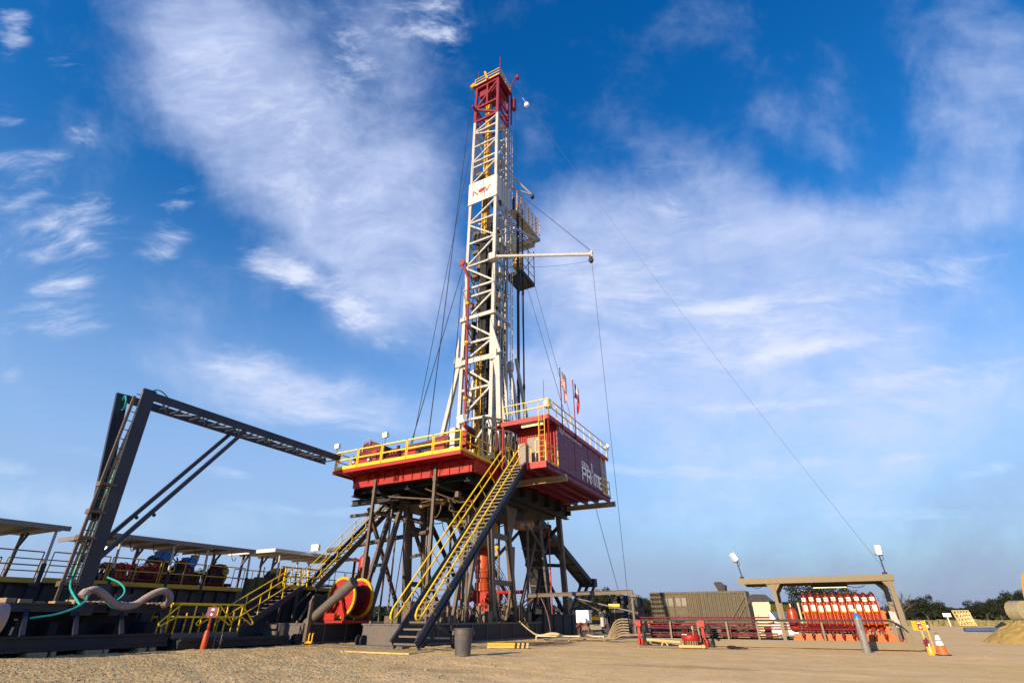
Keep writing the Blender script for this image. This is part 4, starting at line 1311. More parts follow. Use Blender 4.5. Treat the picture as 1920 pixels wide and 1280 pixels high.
# jib
jb = thing('jib_crane', 'long horizontal white jib arm reaching right from the mast', 'jib', (-3.2, MF - .3, 28.4))
mb = MB(); mb.tube((-3.6, MF - .35, 28.46), (5.15, MF - .35, 25.3), .13, 10)
mb.box(-4.1, -3.4, MF - .6, MF - .1, 28.1, 28.8); mb.build('arm', WH, jb)
mb = MB(); mb.beam((5.1, MF - .35, 25.05), (5.1, MF - .35, 25.65), .14, .14); mb.build('end_bracket', WH, jb)
mb = MB(); mb.lathe([(.06, -.06), (.2, -.07), (.17, 0), (.2, .07), (.06, .06)], (5.0, MF - .35, 24.8), (0, 1, 0), 14); mb.box(4.9, 5.1, MF - .48, MF - .22, 24.6, 25.1); mb.build('sheave', DK, jb)
ub = thing('light_bracket', 'small white triangular bracket with lamp above the racking board', 'bracket', (-3.6, 11.7, 39))
mb = MB(); mb.beam((-3.8, 11.8, 39.6), (-2.2, 13.9, 39.6), .12, .12); mb.beam((-3.8, 11.8, 41.6), (-2.2, 13.9, 39.6), .12, .12); mb.beam((-3.4, 12.3, 39.6), (-3.4, 12.3, 41.2), .1, .1); mb.build('bracket_frame', WH, ub)
mb = MB(); mb.box(-2.35, -2.05, 13.75, 14.1, 39.2, 39.6); mb.build('lamp_head', DK, ub)
# drill pipe standing beside the mast
for i, (x, y) in enumerate(((-3.35, 12.6), (-3.45, 12.95), (-3.6, 13.3), (-3.3, 13.6))):
    mb = MB(); mb.tube((x, y, ZF), (x + .1, y - .1, 37.6), .075, 7)
    for z in (ZF + 9.4, ZF + 18.9, 37.2):
        f = (z - ZF) / (37.6 - ZF); mb.tube((x + .1 * f, y - .1 * f, z - .25), (x + .1 * f, y - .1 * f, z + .25), .105, 7)
    mb.solo('drill_pipe', DK, 'one of the dark drill pipes standing from the floor to the racking board', 'drill pipe', 'drill pipes racked beside the mast')
# dark wall of racked equipment behind the corner
wl = thing('racked_equipment', 'dark tangle of racked equipment and hoses between the mast foot and the doghouse', 'floor machine', (-2.5, 7, ZF))
mb = MB(); mb.beam((-3.0, 7.0, 13.0), (-.5, 7.0, 12.2), .12, .14)
mb.beam((-3.0, 7.0, 12.3), (-.5, 7.0, 11.5), .12, .14); mb.beam((-3.0, 8.0, 13.0), (-.5, 8.0, 12.2), .12, .14)
mb.beam((-3.05, 7, 9), (-3.05, 7, 13.1), .16, .16)
for k in range(9):
    x = -3 + k * .28
    mb.beam((x, 7.0, 12.95 - k * .09), (x + .28, 7.0, 12.2 - k * .09), .05, .05)
mb.build('truss', DK, wl)
mb = MB()
for k in range(13):
    x = -3.2 + k * .24 + rnd.uniform(-.05, .05)
    mb.tube((x, 7.2 + .25 * (k % 3), ZF), (x, 7.2 + .25 * (k % 3), 12.2 + rnd.uniform(-.5, .4)), rnd.uniform(.05, .10), 7)
mb.box(-3.0, -.7, 8.3, 8.6, ZF, 11.8)
mb.box(-2.4, -1.6, 5.6, 6.2, ZF, ZF + 1.4); mb.box(-1.3, -.6, 4.8, 5.4, ZF, ZF + 1.1)
mb.build('pipe_rack', DK, wl)
mb = MB()
for k in range(7):
    x = -2.9 + k * .33; z = 11.5 + rnd.uniform(-.4, .6)
    mb.path([(x, 6.7, z), (x + .1, 6.6, z - 1.5), (x + .3, 6.6, z - 2.3), (x + .5, 6.7, z - 1.4), (x + .55, 6.8, z - .2)], .035, 5, 2)
mb.build('hose', GB, wl)
mb = MB(); mb.tube((-.1, 3.7, ZF), (-.1, 3.7, 11.0), .05, 8); mb.solo('red_post', RM, 'slim red post standing at the end of the side guard rail', 'post')
mb = MB(); mb.box(1.0, 1.45, 4.4, 4.8, ZF, ZF + 1.35); mb.solo('porch_cabinet', paint('door_grey', (.24, .21, .19)), 'grey cabinet on the landing behind the top of the front stairway', 'cabinet', bevel=.01)


# ------------------------------------------------------------------ cables
def cable(label, p, q, sag=0.0, r=.018, mat=None, name='guy_cable', group=None):
    p, q = V3(p), V3(q); pts = []
    for i in range(13):
        f = i / 12; v = p.lerp(q, f); v.z -= sag * 4 * f * (1 - f); pts.append(v)
    return MB().path(pts, r, 5).solo(name, mat or DK, label, 'cable', group, base=tuple(q))


cable('dark guy cable farthest left, from mast top down behind the blower', (ML - .3, MF - .4, 54.2), (-2.9, .9, ZF + .2), r=.03)
cable('dark cable from upper mast crossing to the drawworks area', (ML - .25, MF - .2, 44), (-4.9, 1.9, ZF + .5), r=.022)
cable('dark cable from the red hose elbow down toward the floor rail', (ML - .3, MF - .3, 28.4), (-6.0, 2.8, ZF + .5), r=.03)
cable('short steep dark cable between mast waist and red corner', (ML - .3, MF - .3, 26.4), (-3.8, 4.0, ZF + .2), r=.03)
cable('dark stay from above the racking board to the jib tip', (-3.6, 11.8, 39.5), (5.1, MF - .35, 25.6), r=.025)
cable('thin line from the jib tip pulley straight down to the ground', (5.05, MF - .35, 24.7), (5.3, 8.6, 1.4), r=.014)
cable('thin slack line under the jib arm', (-3.4, MF + .3, 27.8), (4.95, MF - .35, 24.75), .35, r=.012)
cable('dark line from the basket down to the doghouse roof', (-3.1, 13.3, 29.4), (2.3, 9.6, 11.4), r=.018)
cable('dark line from the basket corner past the doghouse to the ground', (-3.1, 15.8, 29.6), (2.9, 15.5, 1.2), r=.018)
cable('thin line hanging from crown beside the racking board', (MR_ + .6, MK + .6, 54.0), (MR_ + 1.0, 13.0, 11.5), r=.015)
cable('very long thin line from the mast crown to the far corner of the accumulator roof', (-3.2, 11.8, 56.5), (16.6, 4.9, 2.7), 1.2, r=.007, mat=GR)
mb = MB(); mb.ball((-1.25, 11.1, 50.2), .30, 8, (1, .8, 1.2)); mb.tube((-1.25, 11.1, 50.4), (-1.9, 11.4, 52.2), .015, 5)
mb.solo('bucket_weight', LW, 'small white weight hanging on the long line beside the mast crown', 'weight')
# ------------------------------------------------------------------ cable boom over the tanks
bo = thing('cable_boom', 'tall dark upright and long level truss boom carrying cables across to the drill floor', 'boom', (-9, -10.3, 1.4))
BX0, BX1 = -10.0, -8.75
for x in (BX0, BX1):
    if x == BX1:
        mb = MB(); mb.sect((x, -10.36, 1.35), (x, -10.66, 9.45), [(-.06, -.25), (.06, -.25), (.06, .25), (-.06, .25)], up=(0, 1, 0)); mb.build('upright', NV, bo)
        mb = MB(); mb.sect((x, -11.05, 1.5), (x, -11.12, 9.0), [(-.04, -.05), (.04, -.05), (.04, .05), (-.04, .05)], up=(0, 1, 0)); mb.build('ladder_rail', GB, bo)
    else:
        mb = MB(); mb.sect((-8.95, -10.7, 4.2), (x, -11.08, 9.35), [(-.06, -.22), (.06, -.22), (.06, .22), (-.06, .22)], up=(0, 1, 0)); mb.build('upright', NV, bo)
mb = MB()
for z in (2.0, 3.5, 4.4, 5.4):
    mb.box(BX1 - .15, BX1 + .15, -11.1, -10.6, z, z + .09)
    mb.box(BX1 - .15, BX1 + .15, -11.17, -11.09, z - .05, z + .12)
mb.build('cross_tie', GB, bo)
mb = MB()
mb.beam((BX1 + .07, -10.62, 1.6), (BX1 + .07, -10.92, 9.3), .03, .03)
mb.build('edge_strip', paint('edge_tan', (.42, .32, .2), (.2, .15, .1), .3, .5), bo)  # thin pale tan strip along one edge of the upright
mb = MB()
for k in range(20):
    z = 1.9 + k * .38
    mb.tube((BX1, -11.08, z), (BX1, -10.65, z), .02, 5)
mb.build('ladder_rung', GB, bo)
for x in (BX0, BX1):
    mb = MB(); mb.sect((x, -10.9, 9.22), (x, .3, 9.22), [(-.04, -.17), (.04, -.17), (.04, .17), (-.04, .17)]); mb.build('chord', NV, bo)
mb = MB()
n = 11
for k in range(n):
    y0, y1 = -10 + k * 10.0 / n, -10 + (k + 1) * 10.0 / n
    a, b = ((BX0, BX1) if k % 2 else (BX1, BX0))
    mb.beam((a, y0, 9.08), (b, y1, 9.08), .05, .05); mb.beam((BX0, y1, 9.1), (BX1, y1, 9.1), .05, .06)
    mb.beam((BX0 + .1, (y0 + y1) / 2, 9.16), (BX1 - .1, (y0 + y1) / 2, 9.16), .04, .04)
mb.build('lacing', NV, bo)
mb = MB()
for k in range(6):
    x = BX1 - .10 - k * .07
    mb.path([(x, -10.75, 2), (x, -10.7, 8.8), (x, -10.4, 9.25), (x, -9.8, 9.26), (x, .2, 9.25)], .028, 5, 1)
mb.build('cable_bundle', BK, bo)
for x in (BX0, BX1):
    mb = MB(); mb.beam((x, -10.25, 2.9), (x, -5.95, 9.12), .13, .16)
    for f in (.22, .3):
        p = V3((x, -10.25, 2.9)).lerp(V3((x, -5.95, 9.12)), f)
    mb.lathe([(.05, -.02), (.08, 0), (.05, .02)], (p.x, p.y + .1, p.z - .12), (1, 0, 0), 8)
    mb.build('strut', NV, bo)
mb = MB()
for yy in (-10.6, -9.9):
    mb.box(BX1 - .2, BX1 - .15, yy, yy + .35, 1.35, 2.1); mb.box(BX1 + .1, BX1 + .15, yy, yy + .35, 1.35, 2.1)
mb.tube((BX1 - .4, -10.4, 1.9), (BX1 + .22, -10.4, 1.9), .06, 8)
mb.build('hinge_plate', NV, bo)
mb = MB()
mb.path([(-8.75, -10.6, 9.3), (-8.8, -10.5, 9.55), (-8.8, -10.2, 9.6), (-8.75, -9.9, 9.4)], .03, 6, 2)
mb.path([(-8.85, -10.72, 7.6), (-8.95, -10.72, 4.5), (-9.0, -10.72, 2.6), (-8.6, -10.9, 2.0), (-7.9, -11.0, 1.72), (-7.5, -10.95, 1.5), (-7.3, -10.9, 1.35)], .035, 6, 2)
for k in range(3):
    mb.ring((-9.75 + .05 * k, -10.95 - .05 * k, 8.9), (.2, 1, .2), .22 + .04 * k, .02)
mb.path([(-6.85, -12.3, 1.0), (-6.85, -11.5, 1.12), (-6.85, -10.9, 1.5), (-7.5, -10.9, 1.85), (-7.6, -10.4, 1.9), (-7.3, -10.2, 1.5), (-7.2, -9.9, 1.25), (-7.3, -9.7, 1.45)], .03, 6, 2)
mb.path([(-8.5, -9.85, 2.3), (-7.9, -9.6, 2.1), (-7.6, -9.5, 1.8), (-7.7, -9.7, 1.5), (-7.8, -10.0, 1.45)], .03, 6, 2)
mb.solo('teal_hose', TL, 'teal green air hose looping down the dark boom upright and over the skid beam', 'hose')

for z in (3.0, 5.2, 7.4):
    y = -10.36 - .3 * (z - 1.35) / 8.1; mb = MB(); mb.box(BX1 + .06, BX1 + .075, y - .22, y + .22, z, z + .5)
    for i in range(3):
        for j in range(4):
            mb.tube((BX1 + .07, y - .16 + i * .16, z + .08 + j * .11), (BX1 + .095, y - .16 + i * .16, z + .08 + j * .11), .016, 6)
    mb.build1('splice_plate', NV, bo)
for y in (-8.2, -4.6, -1.6):
    mb = MB(); mb.box(BX1 + .04, BX1 + .055, y, y + .5, 9.09, 9.35)
    for i in range(4):
        for j in range(2):
            mb.tube((BX1 + .05, y + .07 + i * .12, 9.15 + j * .13), (BX1 + .075, y + .07 + i * .12, 9.15 + j * .13), .014, 6)
    mb.build1('splice_plate', NV, bo)

# ------------------------------------------------------------------ boom skid in front of the tanks
sk = thing('boom_skid', 'long low dark steel skid with open bays along the left edge, under the boom upright', 'skid', (-8, -11, 0))
mb = MB(); mb.ibeam((-7.0, -15.5, .32), (-7.0, -7.9, .32), .2, .40, .05); mb.box(-9.6, -9.5, -15.5, -7.9, .1, 1.3)
mb.box(-9.5, -6.92, -15.5, -7.9, .12, .2)
mb.build('lower_beam', DK, sk)
mb = MB(); mb.ibeam((-7.9, -15.5, 1.30), (-7.9, -6.0, 1.30), .22, .24, .04); mb.ibeam((-9.4, -15.5, 1.30), (-9.4, -6.0, 1.30), .22, .24, .04)
for k in range(7):
    mb.box(-9.4, -7.9, -15 + k * 1.4, -14.85 + k * 1.4, 1.22, 1.36)
mb.build('upper_beam', NV, sk)
for k in range(6):
    y = -15 + k * 1.38
    mb = MB(); mb.beam((-7.05, y, .5), (-7.85, y + .15, 1.2), .12, .12); mb.build('bay_post', NV, sk)
mb = MB()
for y in (-10.9, -9.75):
    mb.box(-7.78, -7.74, y, y + .62, 1.08, 1.75)
    for i in range(5):
        for j in range(2):
            mb.tube((-7.74, y + .08 + i * .11, 1.2 + j * .12), (-7.72, y + .08 + i * .11, 1.2 + j * .12), .014, 6)
mb.build('bolted_plate', NV, sk)
mb = MB(); rnd = random.Random(21)
for k in range(9):
    y = -15 + k * 1.0; mb.box(-9.4, -8.9 + rnd.uniform(0, .6), y, y + .25, .5, 1.0 + rnd.uniform(-.2, .15))
mb.build('machinery_block', DK, sk)
for k, (y, l) in enumerate(((-13.4, .7), (-12.0, .5), (-11.4, .12), (-10.5, .5), (-9.95, .14), (-8.9, .28), (-8.5, .2), (-7.6, .12))):
    mb = MB(); mb.box(-7.4, -6.85, y, y + l, -.03, .10)
    mb.solo('timber_block', WD, 'one of the short timber blocks wedged under the dark boom skid', 'timber block', 'timber blocks under the boom skid')
for k in range(9):
    y = -13.5 + k * .45 + rnd.uniform(-.1, .1); mb = MB(); mb.box(-8.9, -8.5 + rnd.uniform(0, .3), y, y + rnd.uniform(.2, .5), 1.425, 1.48 + rnd.uniform(0, .1))
    mb.solo('scrap_board', WD, 'one of the loose boards lying on the dark skid left of the boom foot', 'board', 'loose boards on the boom skid')

# big sleeved hose
mb = MB()
pts = [(-7.25, -10.95, 1.72), (-7.25, -10.75, 1.84), (-7.25, -10.5, 1.80), (-7.25, -10.1, 1.52), (-7.25, -9.7, 1.33), (-7.25, -9.25, 1.38), (-7.25, -8.95, 1.66), (-7.25, -8.6, 1.86), (-7.25, -8.3, 1.88), (-7.25, -8.1, 1.72), (-7.3, -8.05, 1.5), (-7.4, -8.25, 1.36)]
P_ = [V3(p) for p in pts]
for _ in range(2):
    q = [P_[0]]
    for i in range(len(P_) - 1):
        q += [P_[i] * .75 + P_[i + 1] * .25, P_[i] * .25 + P_[i + 1] * .75]
    q.append(P_[-1]); P_ = q
fine = []
for i in range(len(P_) - 1):
    for k in range(4):
        fine.append(P_[i].lerp(P_[i + 1], k / 4))
cnt = len(fine)
mb.path(fine, lambda f: .115 + .010 * (1 if int(f * cnt) % 2 else -1), 12)
mb.lathe([(.15, -.10), (.16, 0), (.15, .10)], (-7.25, -10.93, 1.70), (0, .5, .9), 16)
mb.solo('sleeved_hose', CH, 'fat pinkish grey sleeved hose sagging in a wave above the skid beam', 'hose')
mb = MB(); rnd = random.Random(4)
for k in range(40):
    y = -10.9 + k * .068
    mb.ball((-7.5 + rnd.uniform(-.1, .1), y, 1.46 + rnd.uniform(0, .03)), .06, 6, (1.4, 1, .5))
mb.solo('folded_sleeve', CH, 'flattened length of grey sleeve lying on the skid beam below the sagging hose', 'hose')
mb = MB(); mb.lathe([(.02, -.5), (.42, -.5), (.45, -.4), (.45, .4), (.42, .5), (.02, .5)], (-6.75, -13.5, .95), (0, 1, 0), 20)
mb.solo('round_tank_end', CH, 'rounded pinkish drum cut by the left edge of the photo', 'drum')

# ------------------------------------------------------------------ mud tanks
def tank(y0, y1, z1, x1, label, colr, n_rail, toe):
    t = thing('mud_tank', label, 'tank', (x1 - 1.5, (y0 + y1) / 2, 0))
    mb = MB(); mb.box(x1 - 3.4, x1, y0, y1, .25, z1 - .05); mb.box(x1 - 3.5, x1 + .35, y0, y1, z1 - .05, z1); mb.box(x1 - 3.4, x1 + .1, y0, y1, .0, .25)
    k = y0 + .2
    while k < y1:
        mb.prism([(x1, k, .3), (x1 + .12, k + .04, .3), (x1 + .12, k + .22, .3), (x1, k + .26, .3)], (0, 0, z1 - .4)); k += .62
    mb.build('tank_body', NV, t)
    mb = MB(); mb.box(x1 + .35, x1 + .38, y0, y1, z1 - .02, z1 + .14); mb.build('toe_board', toe, t)
    L = (y1 - y0) / n_rail
    for k in range(n_rail):
        rail([(x1 + .33, y0 + k * L + .05, z1), (x1 + .33, y0 + (k + 1) * L - .05, z1)], 1.0, .8, .02, 0).build('guardrail', colr, t)
    rail([(x1 - 3.3, y0, z1), (x1 - 3.3, y1, z1)], 1.0, 1.2, .02, 0).build('guardrail', colr, t)
    return t


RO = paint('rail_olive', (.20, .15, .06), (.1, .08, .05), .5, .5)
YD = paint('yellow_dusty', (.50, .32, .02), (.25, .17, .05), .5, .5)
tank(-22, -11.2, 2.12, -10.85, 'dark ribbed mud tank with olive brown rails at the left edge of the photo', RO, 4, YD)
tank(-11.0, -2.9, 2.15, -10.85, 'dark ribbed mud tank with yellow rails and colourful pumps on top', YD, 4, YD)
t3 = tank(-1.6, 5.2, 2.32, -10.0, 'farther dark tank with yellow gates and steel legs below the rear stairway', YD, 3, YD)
mb = MB()
for y in (-1.2, -.3, .9, 2.2, 3.2):
    mb.beam((-9.6, y, .1), (-9.6, y, 2.2), .1, .1); mb.beam((-9.6, y, 1.5), (-9.2, y + .5, 2.2), .06, .06)
mb.tube((-9.5, 1.2, .9), (-9.5, 1.2, 2.1), .16, 10); mb.tube((-9.4, -.1, .8), (-9.0, .3, 2.0), .07, 8)
for k in range(9):
    mb.tube((-9.3 + .05 * (k % 3), .6 + k * .09, .8), (-9.3, .6 + k * .09, 2.1), .03, 6)
mb.build('leg_frame', GB, t3)
for y in (-1.35, .15):
    mb = MB(); a = -9.58
    for yy in (y, y + .95):
        mb.box(a, a + .06, yy, yy + .07, 2.32, 3.3)
    for z in (2.34, 2.85, 3.25):
        mb.box(a, a + .06, y, y + 1.0, z, z + .06)
    mb.box(a, a + .03, y, y + 1.0, 2.32, 2.5)
    mb.build('gate', YL, t3)


def canopy(y0, y1, z, x1, label, posts, white=False):
    t = thing('canopy_roof', label, 'canopy', (x1 - 1.7, (y0 + y1) / 2, 2.2))
    mb = MB(); mb.box(x1 - 3.8, x1, y0, y1, z, z + .05); mb.box(x1 - .04, x1 + .02, y0, y1, z - .08, z + .09)
    mb.box(x1 - 3.8, x1, y0 - .02, y0 + .04, z - .08, z + .09)
    for k in range(int((y1 - y0) / 1.2)):
        mb.box(x1 - 3.7, x1 - .05, y0 + .6 + k * 1.2, y0 + .66 + k * 1.2, z - .1, z)
    mb.build('roof_sheet', WP if white else paint('roof_grey', (.20, .185, .19), (.14, .12, .11), .3, .5), t)
    for y in posts:
        mb = MB(); mb.tube((x1 - .2, y, z - .02), (x1 - .05, y, 2.75), .05, 8); mb.build('post', LG, t)
        mb = MB(); mb.tube((x1 - .05, y, 2.75), (x1 + .02, y, 1.95), .075, 8); mb.build('post_sleeve', DK, t)
        mb = MB(); mb.lathe([(.05, -.03), (.10, -.03), (.10, .03), (.05, .03)], (x1 - .02, y + .02, z - .03), (1, 0, 0), 12); mb.build('ring_lug', LG, t)
        mb = MB(); mb.beam((x1 - 3.3, y + .1, 2.1), (x1 - 3.3, y + .1, z), .1, .1); mb.beam((x1 - 3.3, y + .1, z - .5), (x1 - 2.8, y + .1, z), .08, .08); mb.build('post', GR, t)
    return t


canopy(-23, -10.75, 3.98, -10.5, 'grey sheet canopy over the olive railed tank at far left', (-14.0, -11.1))
canopy(-9.55, -2.6, 3.95, -10.5, 'long grey sheet canopy over the pumps behind the boom struts', (-8.8, -6.6, -5.0, -2.75))
canopy(-1.6, 4.6, 4.12, -10.35, 'canopy with sunlit white end over the tank left of the rear stairway', (-1.1, .1, .9), True)
flood('small lit floodlight on the rear canopy beside the rear stairway', (-10.2, .9, 4.0), (.3, -1, -.2), None, pole=.28, s=1.3)
flood('floodlight low on the boom upright in front of the tank canopy', (-9.2, -9.9, 3.0), (.1, -1, -.1), LT, pole=.15, s=.8)
mb = MB(); mb.box(-11.6, -11.3, -5.2, -4.95, 3.35, 3.62); mb.tube((-11.45, -5.1, 2.2), (-11.45, -5.1, 3.4), .03, 6); mb.solo('junction_box', CR, 'pale box on a thin post under the long grey canopy', 'box')
mb = MB(); mb.box(-11.9, -11.3, -13.4, -12.9, 2.9, 3.25); mb.beam((-11.6, -13.1, 2.12), (-11.6, -13.1, 3.0), .06, .06); mb.solo('green_motor', GN, 'olive green motor box on the railed tank at far left', 'motor')

# pumps on the tank deck
rnd = random.Random(9)
pu = thing('manifold', 'orange red bank of curved manifold pipes on the tank behind the boom upright', 'manifold', (-11.5, -8.1, 2.15))
mb = MB()
for k in range(6):
    y = -8.75 + k * .17
    mb.path([(-11.0, y, 2.15), (-11.0, y, 2.7), (-11.2, y, 2.95), (-11.6, y, 2.98), (-11.9, y, 2.7), (-11.9, y, 2.15)], .065, 7, 2)
mb.build('pipe_bank', OB, pu)
mb = MB(); mb.tube((-11.1, -8.9, 2.45), (-11.1, -7.5, 2.45), .13, 10); mb.tube((-11.9, -8.9, 2.4), (-11.9, -7.5, 2.4), .13, 10); mb.build('header_pipe', RM, pu)
mb = MB()
for k in range(5):
    mb.lathe([(.03, -.02), (.11, -.02), (.11, .02), (.03, .02)], (-10.85, -8.7 + k * .28, 2.85 + .06 * (k % 2)), (1, 0, .3), 10)
mb.build('hand_wheel', RD, pu)


def pump(label, y, x, body, top, dome, hz):
    t = thing('mixing_pump', label, 'pump', (x, y, 2.15))
    mb = MB(); mb.box(x - .5, x + .5, y - .45, y + .45, 2.15, 2.35); mb.tube((x - .4, y, 2.75), (x + .4, y, 2.75), .38, 14)
    for k in range(5):
        mb.tube((x - .3 + k * .15, y - .35, 2.5), (x - .3 + k * .15, y - .35, 3.0 + .1 * (k % 2)), .05, 6)
    mb.build('pump_body', body, t, .01)
    mb = MB(); mb.lathe([(.02, .42), (.3, .38), (.40, .2), (.42, 0), (.42, -.12)], (x, y + .1, 2.95), (0, 0, 1), 14); mb.build('casing', dome, t)
    mb = MB(); mb.tube((x - .35, y + .1, hz), (x + .5, y + .15, hz + .12), .20, 12); mb.box(x - .1, x + .35, y - .1, y + .3, hz + .1, hz + .34); mb.tube((x - .55, y + .1, hz - .02), (x - .35, y + .1, hz), .24, 12)
    mb.build('motor', top, t)
    mb = MB()
    for k in range(8):
        a = (x + rnd.uniform(-.5, .5), y + rnd.uniform(-.5, .5), 2.4 + rnd.uniform(0, .3)); b = (a[0] + rnd.uniform(-.4, .4), a[1] + rnd.uniform(-.4, .4), 3.1 + rnd.uniform(-.2, .35))
        mb.path([a, ((a[0] + b[0]) / 2 + rnd.uniform(-.2, .2), (a[1] + b[1]) / 2, (a[2] + b[2]) / 2 + .2), b], rnd.uniform(.025, .05), 5, 1)
    mb.build('hose', DK, t)
    return t


pump('red pump with blue motor on top, under the long grey canopy', -6.75, -11.5, RM, BL, DK, 3.28)
pump('second pump with black motor over a rounded red casing, under the long canopy', -5.55, -11.4, DK, BL, RD, 3.12)
pump('dark pump with dull red casing half hidden behind rails near the canopy end', -3.6, -11.8, DK, GN, RM, 2.9)
pump('orange and black pump beside yellow gates on the farther tank', -.6, -11.3, RM, OB, YD, 3.0)
mb = MB(); mb.box(-11.4, -11.0, -9.5, -9.1, 2.15, 2.75); mb.tube((-11.2, -9.3, 2.75), (-11.2, -9.3, 3.0), .12, 10); mb.solo('blue_drum_pump', BL, 'small blue pump low behind yellow rail right of the boom upright', 'pump')
for k in range(4):
    mb = MB(); mb.box(-11.3, -10.9, -2.3 + k * .5, -1.95 + k * .5, 2.16, 2.75 + .1 * (k % 2)); mb.box(-10.9, -10.88, -2.25 + k * .5, -2.0 + k * .5, 2.3, 2.6)
    mb.solo('deck_box', GN, 'one of four olive boxes in a row on deck between the two canopies', 'box', 'olive boxes on the tank deck')

# pipework and hanging hoses under the long canopy
for k in range(6):
    y = -8.2 + k * .95; mb = MB()
    mb.path([(-11.2, y, 3.9), (-11.1, y + .05, 3.55), (-11.0, y + .12, 3.45), (-10.95, y + .16, 3.65)], .016, 5, 2)
    mb.solo('hanging_cable', DK, 'one of the short cable loops dangling under the long grey canopy', 'cable', 'cable loops under the canopy')
pw = thing('deck_pipework', 'red and yellow pipework running low along the railed tank deck', 'pipework', (-11.2, -6, 2.15))
mb = MB(); mb.tube((-11.0, -8.6, 2.4), (-11.0, -3.2, 2.4), .07, 8); mb.tube((-12.4, -8.6, 2.9), (-12.4, -3.0, 2.9), .08, 8)
for k in range(8):
    mb.tube((-11.0, -8.2 + k * .65, 2.4), (-11.0, -8.2 + k * .65, 2.85), .05, 7)
mb.build('main_pipe', RM, pw)
for k in range(8):
    mb = MB(); mb.ring((-10.95, -8.2 + k * .65, 2.92), (1, 0, .2), .11, .018, 16, 5); mb.build('hand_wheel', YL if k % 2 else RD, pw)
mb = MB()
for k in range(7):
    y = -8.6 + k * .85; mb.box(-12.9, -12.4, y, y + .4, 2.15, 2.7 + .12 * (k % 3))
mb.build('motor_block', GN, pw)

# ------------------------------------------------------------------ yellow railed platform and small stairs
pf = thing('access_platform', 'low platform with bright yellow rails and looped handrails beside the sign post', 'platform', (-7.6, -6.4, 0))
mb = MB(); mb.box(-8.6, -7.0, -7.8, -5.1, .44, .50); mb.box(-7.04, -6.98, -7.8, -5.1, .34, .50)
for y in (-7.7, -6.4, -5.2):
    mb.box(-7.1, -7.0, y, y + .08, 0, .4)
mb.build('deck', GR, pf)
for a, b in (((-7.0, -7.8, .5), (-7.0, -5.15, .5)), ((-8.55, -7.8, .5), (-7.0, -7.8, .5)), ((-8.55, -7.8, .5), (-8.55, -5.15, .5))):
    rail([a, b], .98, .62, .028, 0).build('guardrail', YL, pf)
for y, s in ((-7.75, -1), (-6.35, -1), (-5.2, 1), (-6.2, 1)):
    mb = MB(); mb.path([(-6.98, y, 1.46), (-6.95, y + s * .55, .95), (-6.95, y + s * .68, .82), (-6.95, y + s * .58, .74), (-6.95, y + s * .42, .86), (-6.97, y - s * .02, 1.08)], .026, 6, 1)
    mb.build('looped_handrail', YL, pf)
s2 = thing('side_stairway', 'short stairway with yellow handrails climbing right to the farther tank deck', 'stairway', (-8.4, -4.4, 0))
A0, A1 = V3((-8.6, -4.7, .3)), V3((-8.6, -1.2, 2.32)); d2 = (A1 - A0).normalized()
for x in (-9.15, -8.2):
    mb = MB(); mb.sect(V3((x, A0.y, A0.z)), V3((x, A1.y, A1.z)), [(-.03, -.12), (.03, -.12), (.03, .12), (-.03, .12)]); mb.build('stringer', NV, s2)
    mb = MB()
    for hh in (.95, .55):
        mb.tube((x, A0.y, A0.z + hh), (x, A1.y, A1.z + hh), .024, 6)
    for f in (.02, .35, .68, .98):
        p = A0.lerp(A1, f); mb.tube((x, p.y, p.z - .2 * (f < .1)), (x, p.y, p.z + .95), .022, 6)
    mb.build('handrail', YL, s2)
for k in range(12):
    p = A0.lerp(A1, (k + .5) / 12); mb = MB(); mb.box(-9.12, -8.23, p.y - .11, p.y + .11, p.z, p.z + .03); mb.build('tread', GR, s2)
mb = MB(); mb.box(-9.9, -6.6, -7.7, -2.9, .02, .3); mb.box(-6.62, -6.5, -7.7, -2.9, .26, .34); mb.solo('low_skid', DK, 'low dark skid frame under the short side stairway', 'skid')

# rear stairway up to the floor
rs = thing('rear_stairway', 'dark rear stairway with thin yellow rail rising from the tank deck to the drill floor', 'stairway', (-9.3, .5, 2.3))
A0, A1 = V3((-9.4, .3, 2.35)), V3((-9.4, 6.6, 8.35))
for x in (-9.85, -9.0):
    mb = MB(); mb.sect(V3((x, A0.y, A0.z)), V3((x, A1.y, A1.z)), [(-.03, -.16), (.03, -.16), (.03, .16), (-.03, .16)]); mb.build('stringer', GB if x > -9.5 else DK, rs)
    mb = MB()
    for hh in (1.0, .55):
        mb.tube((x, A0.y, A0.z + hh), (x, A1.y, A1.z + hh), .024, 6)
    for k in range(7):
        p = A0.lerp(A1, (k + .2) / 6.6); mb.tube((x, p.y, p.z), (x, p.y, p.z + 1.0), .02, 6)
    mb.build('handrail', YL, rs)
for k in range(26):
    p = A0.lerp(A1, (k + .5) / 26); mb = MB(); mb.box(-9.82, -9.03, p.y - .12, p.y + .12, p.z - .02, p.z + .02); mb.build('tread', GR, rs)

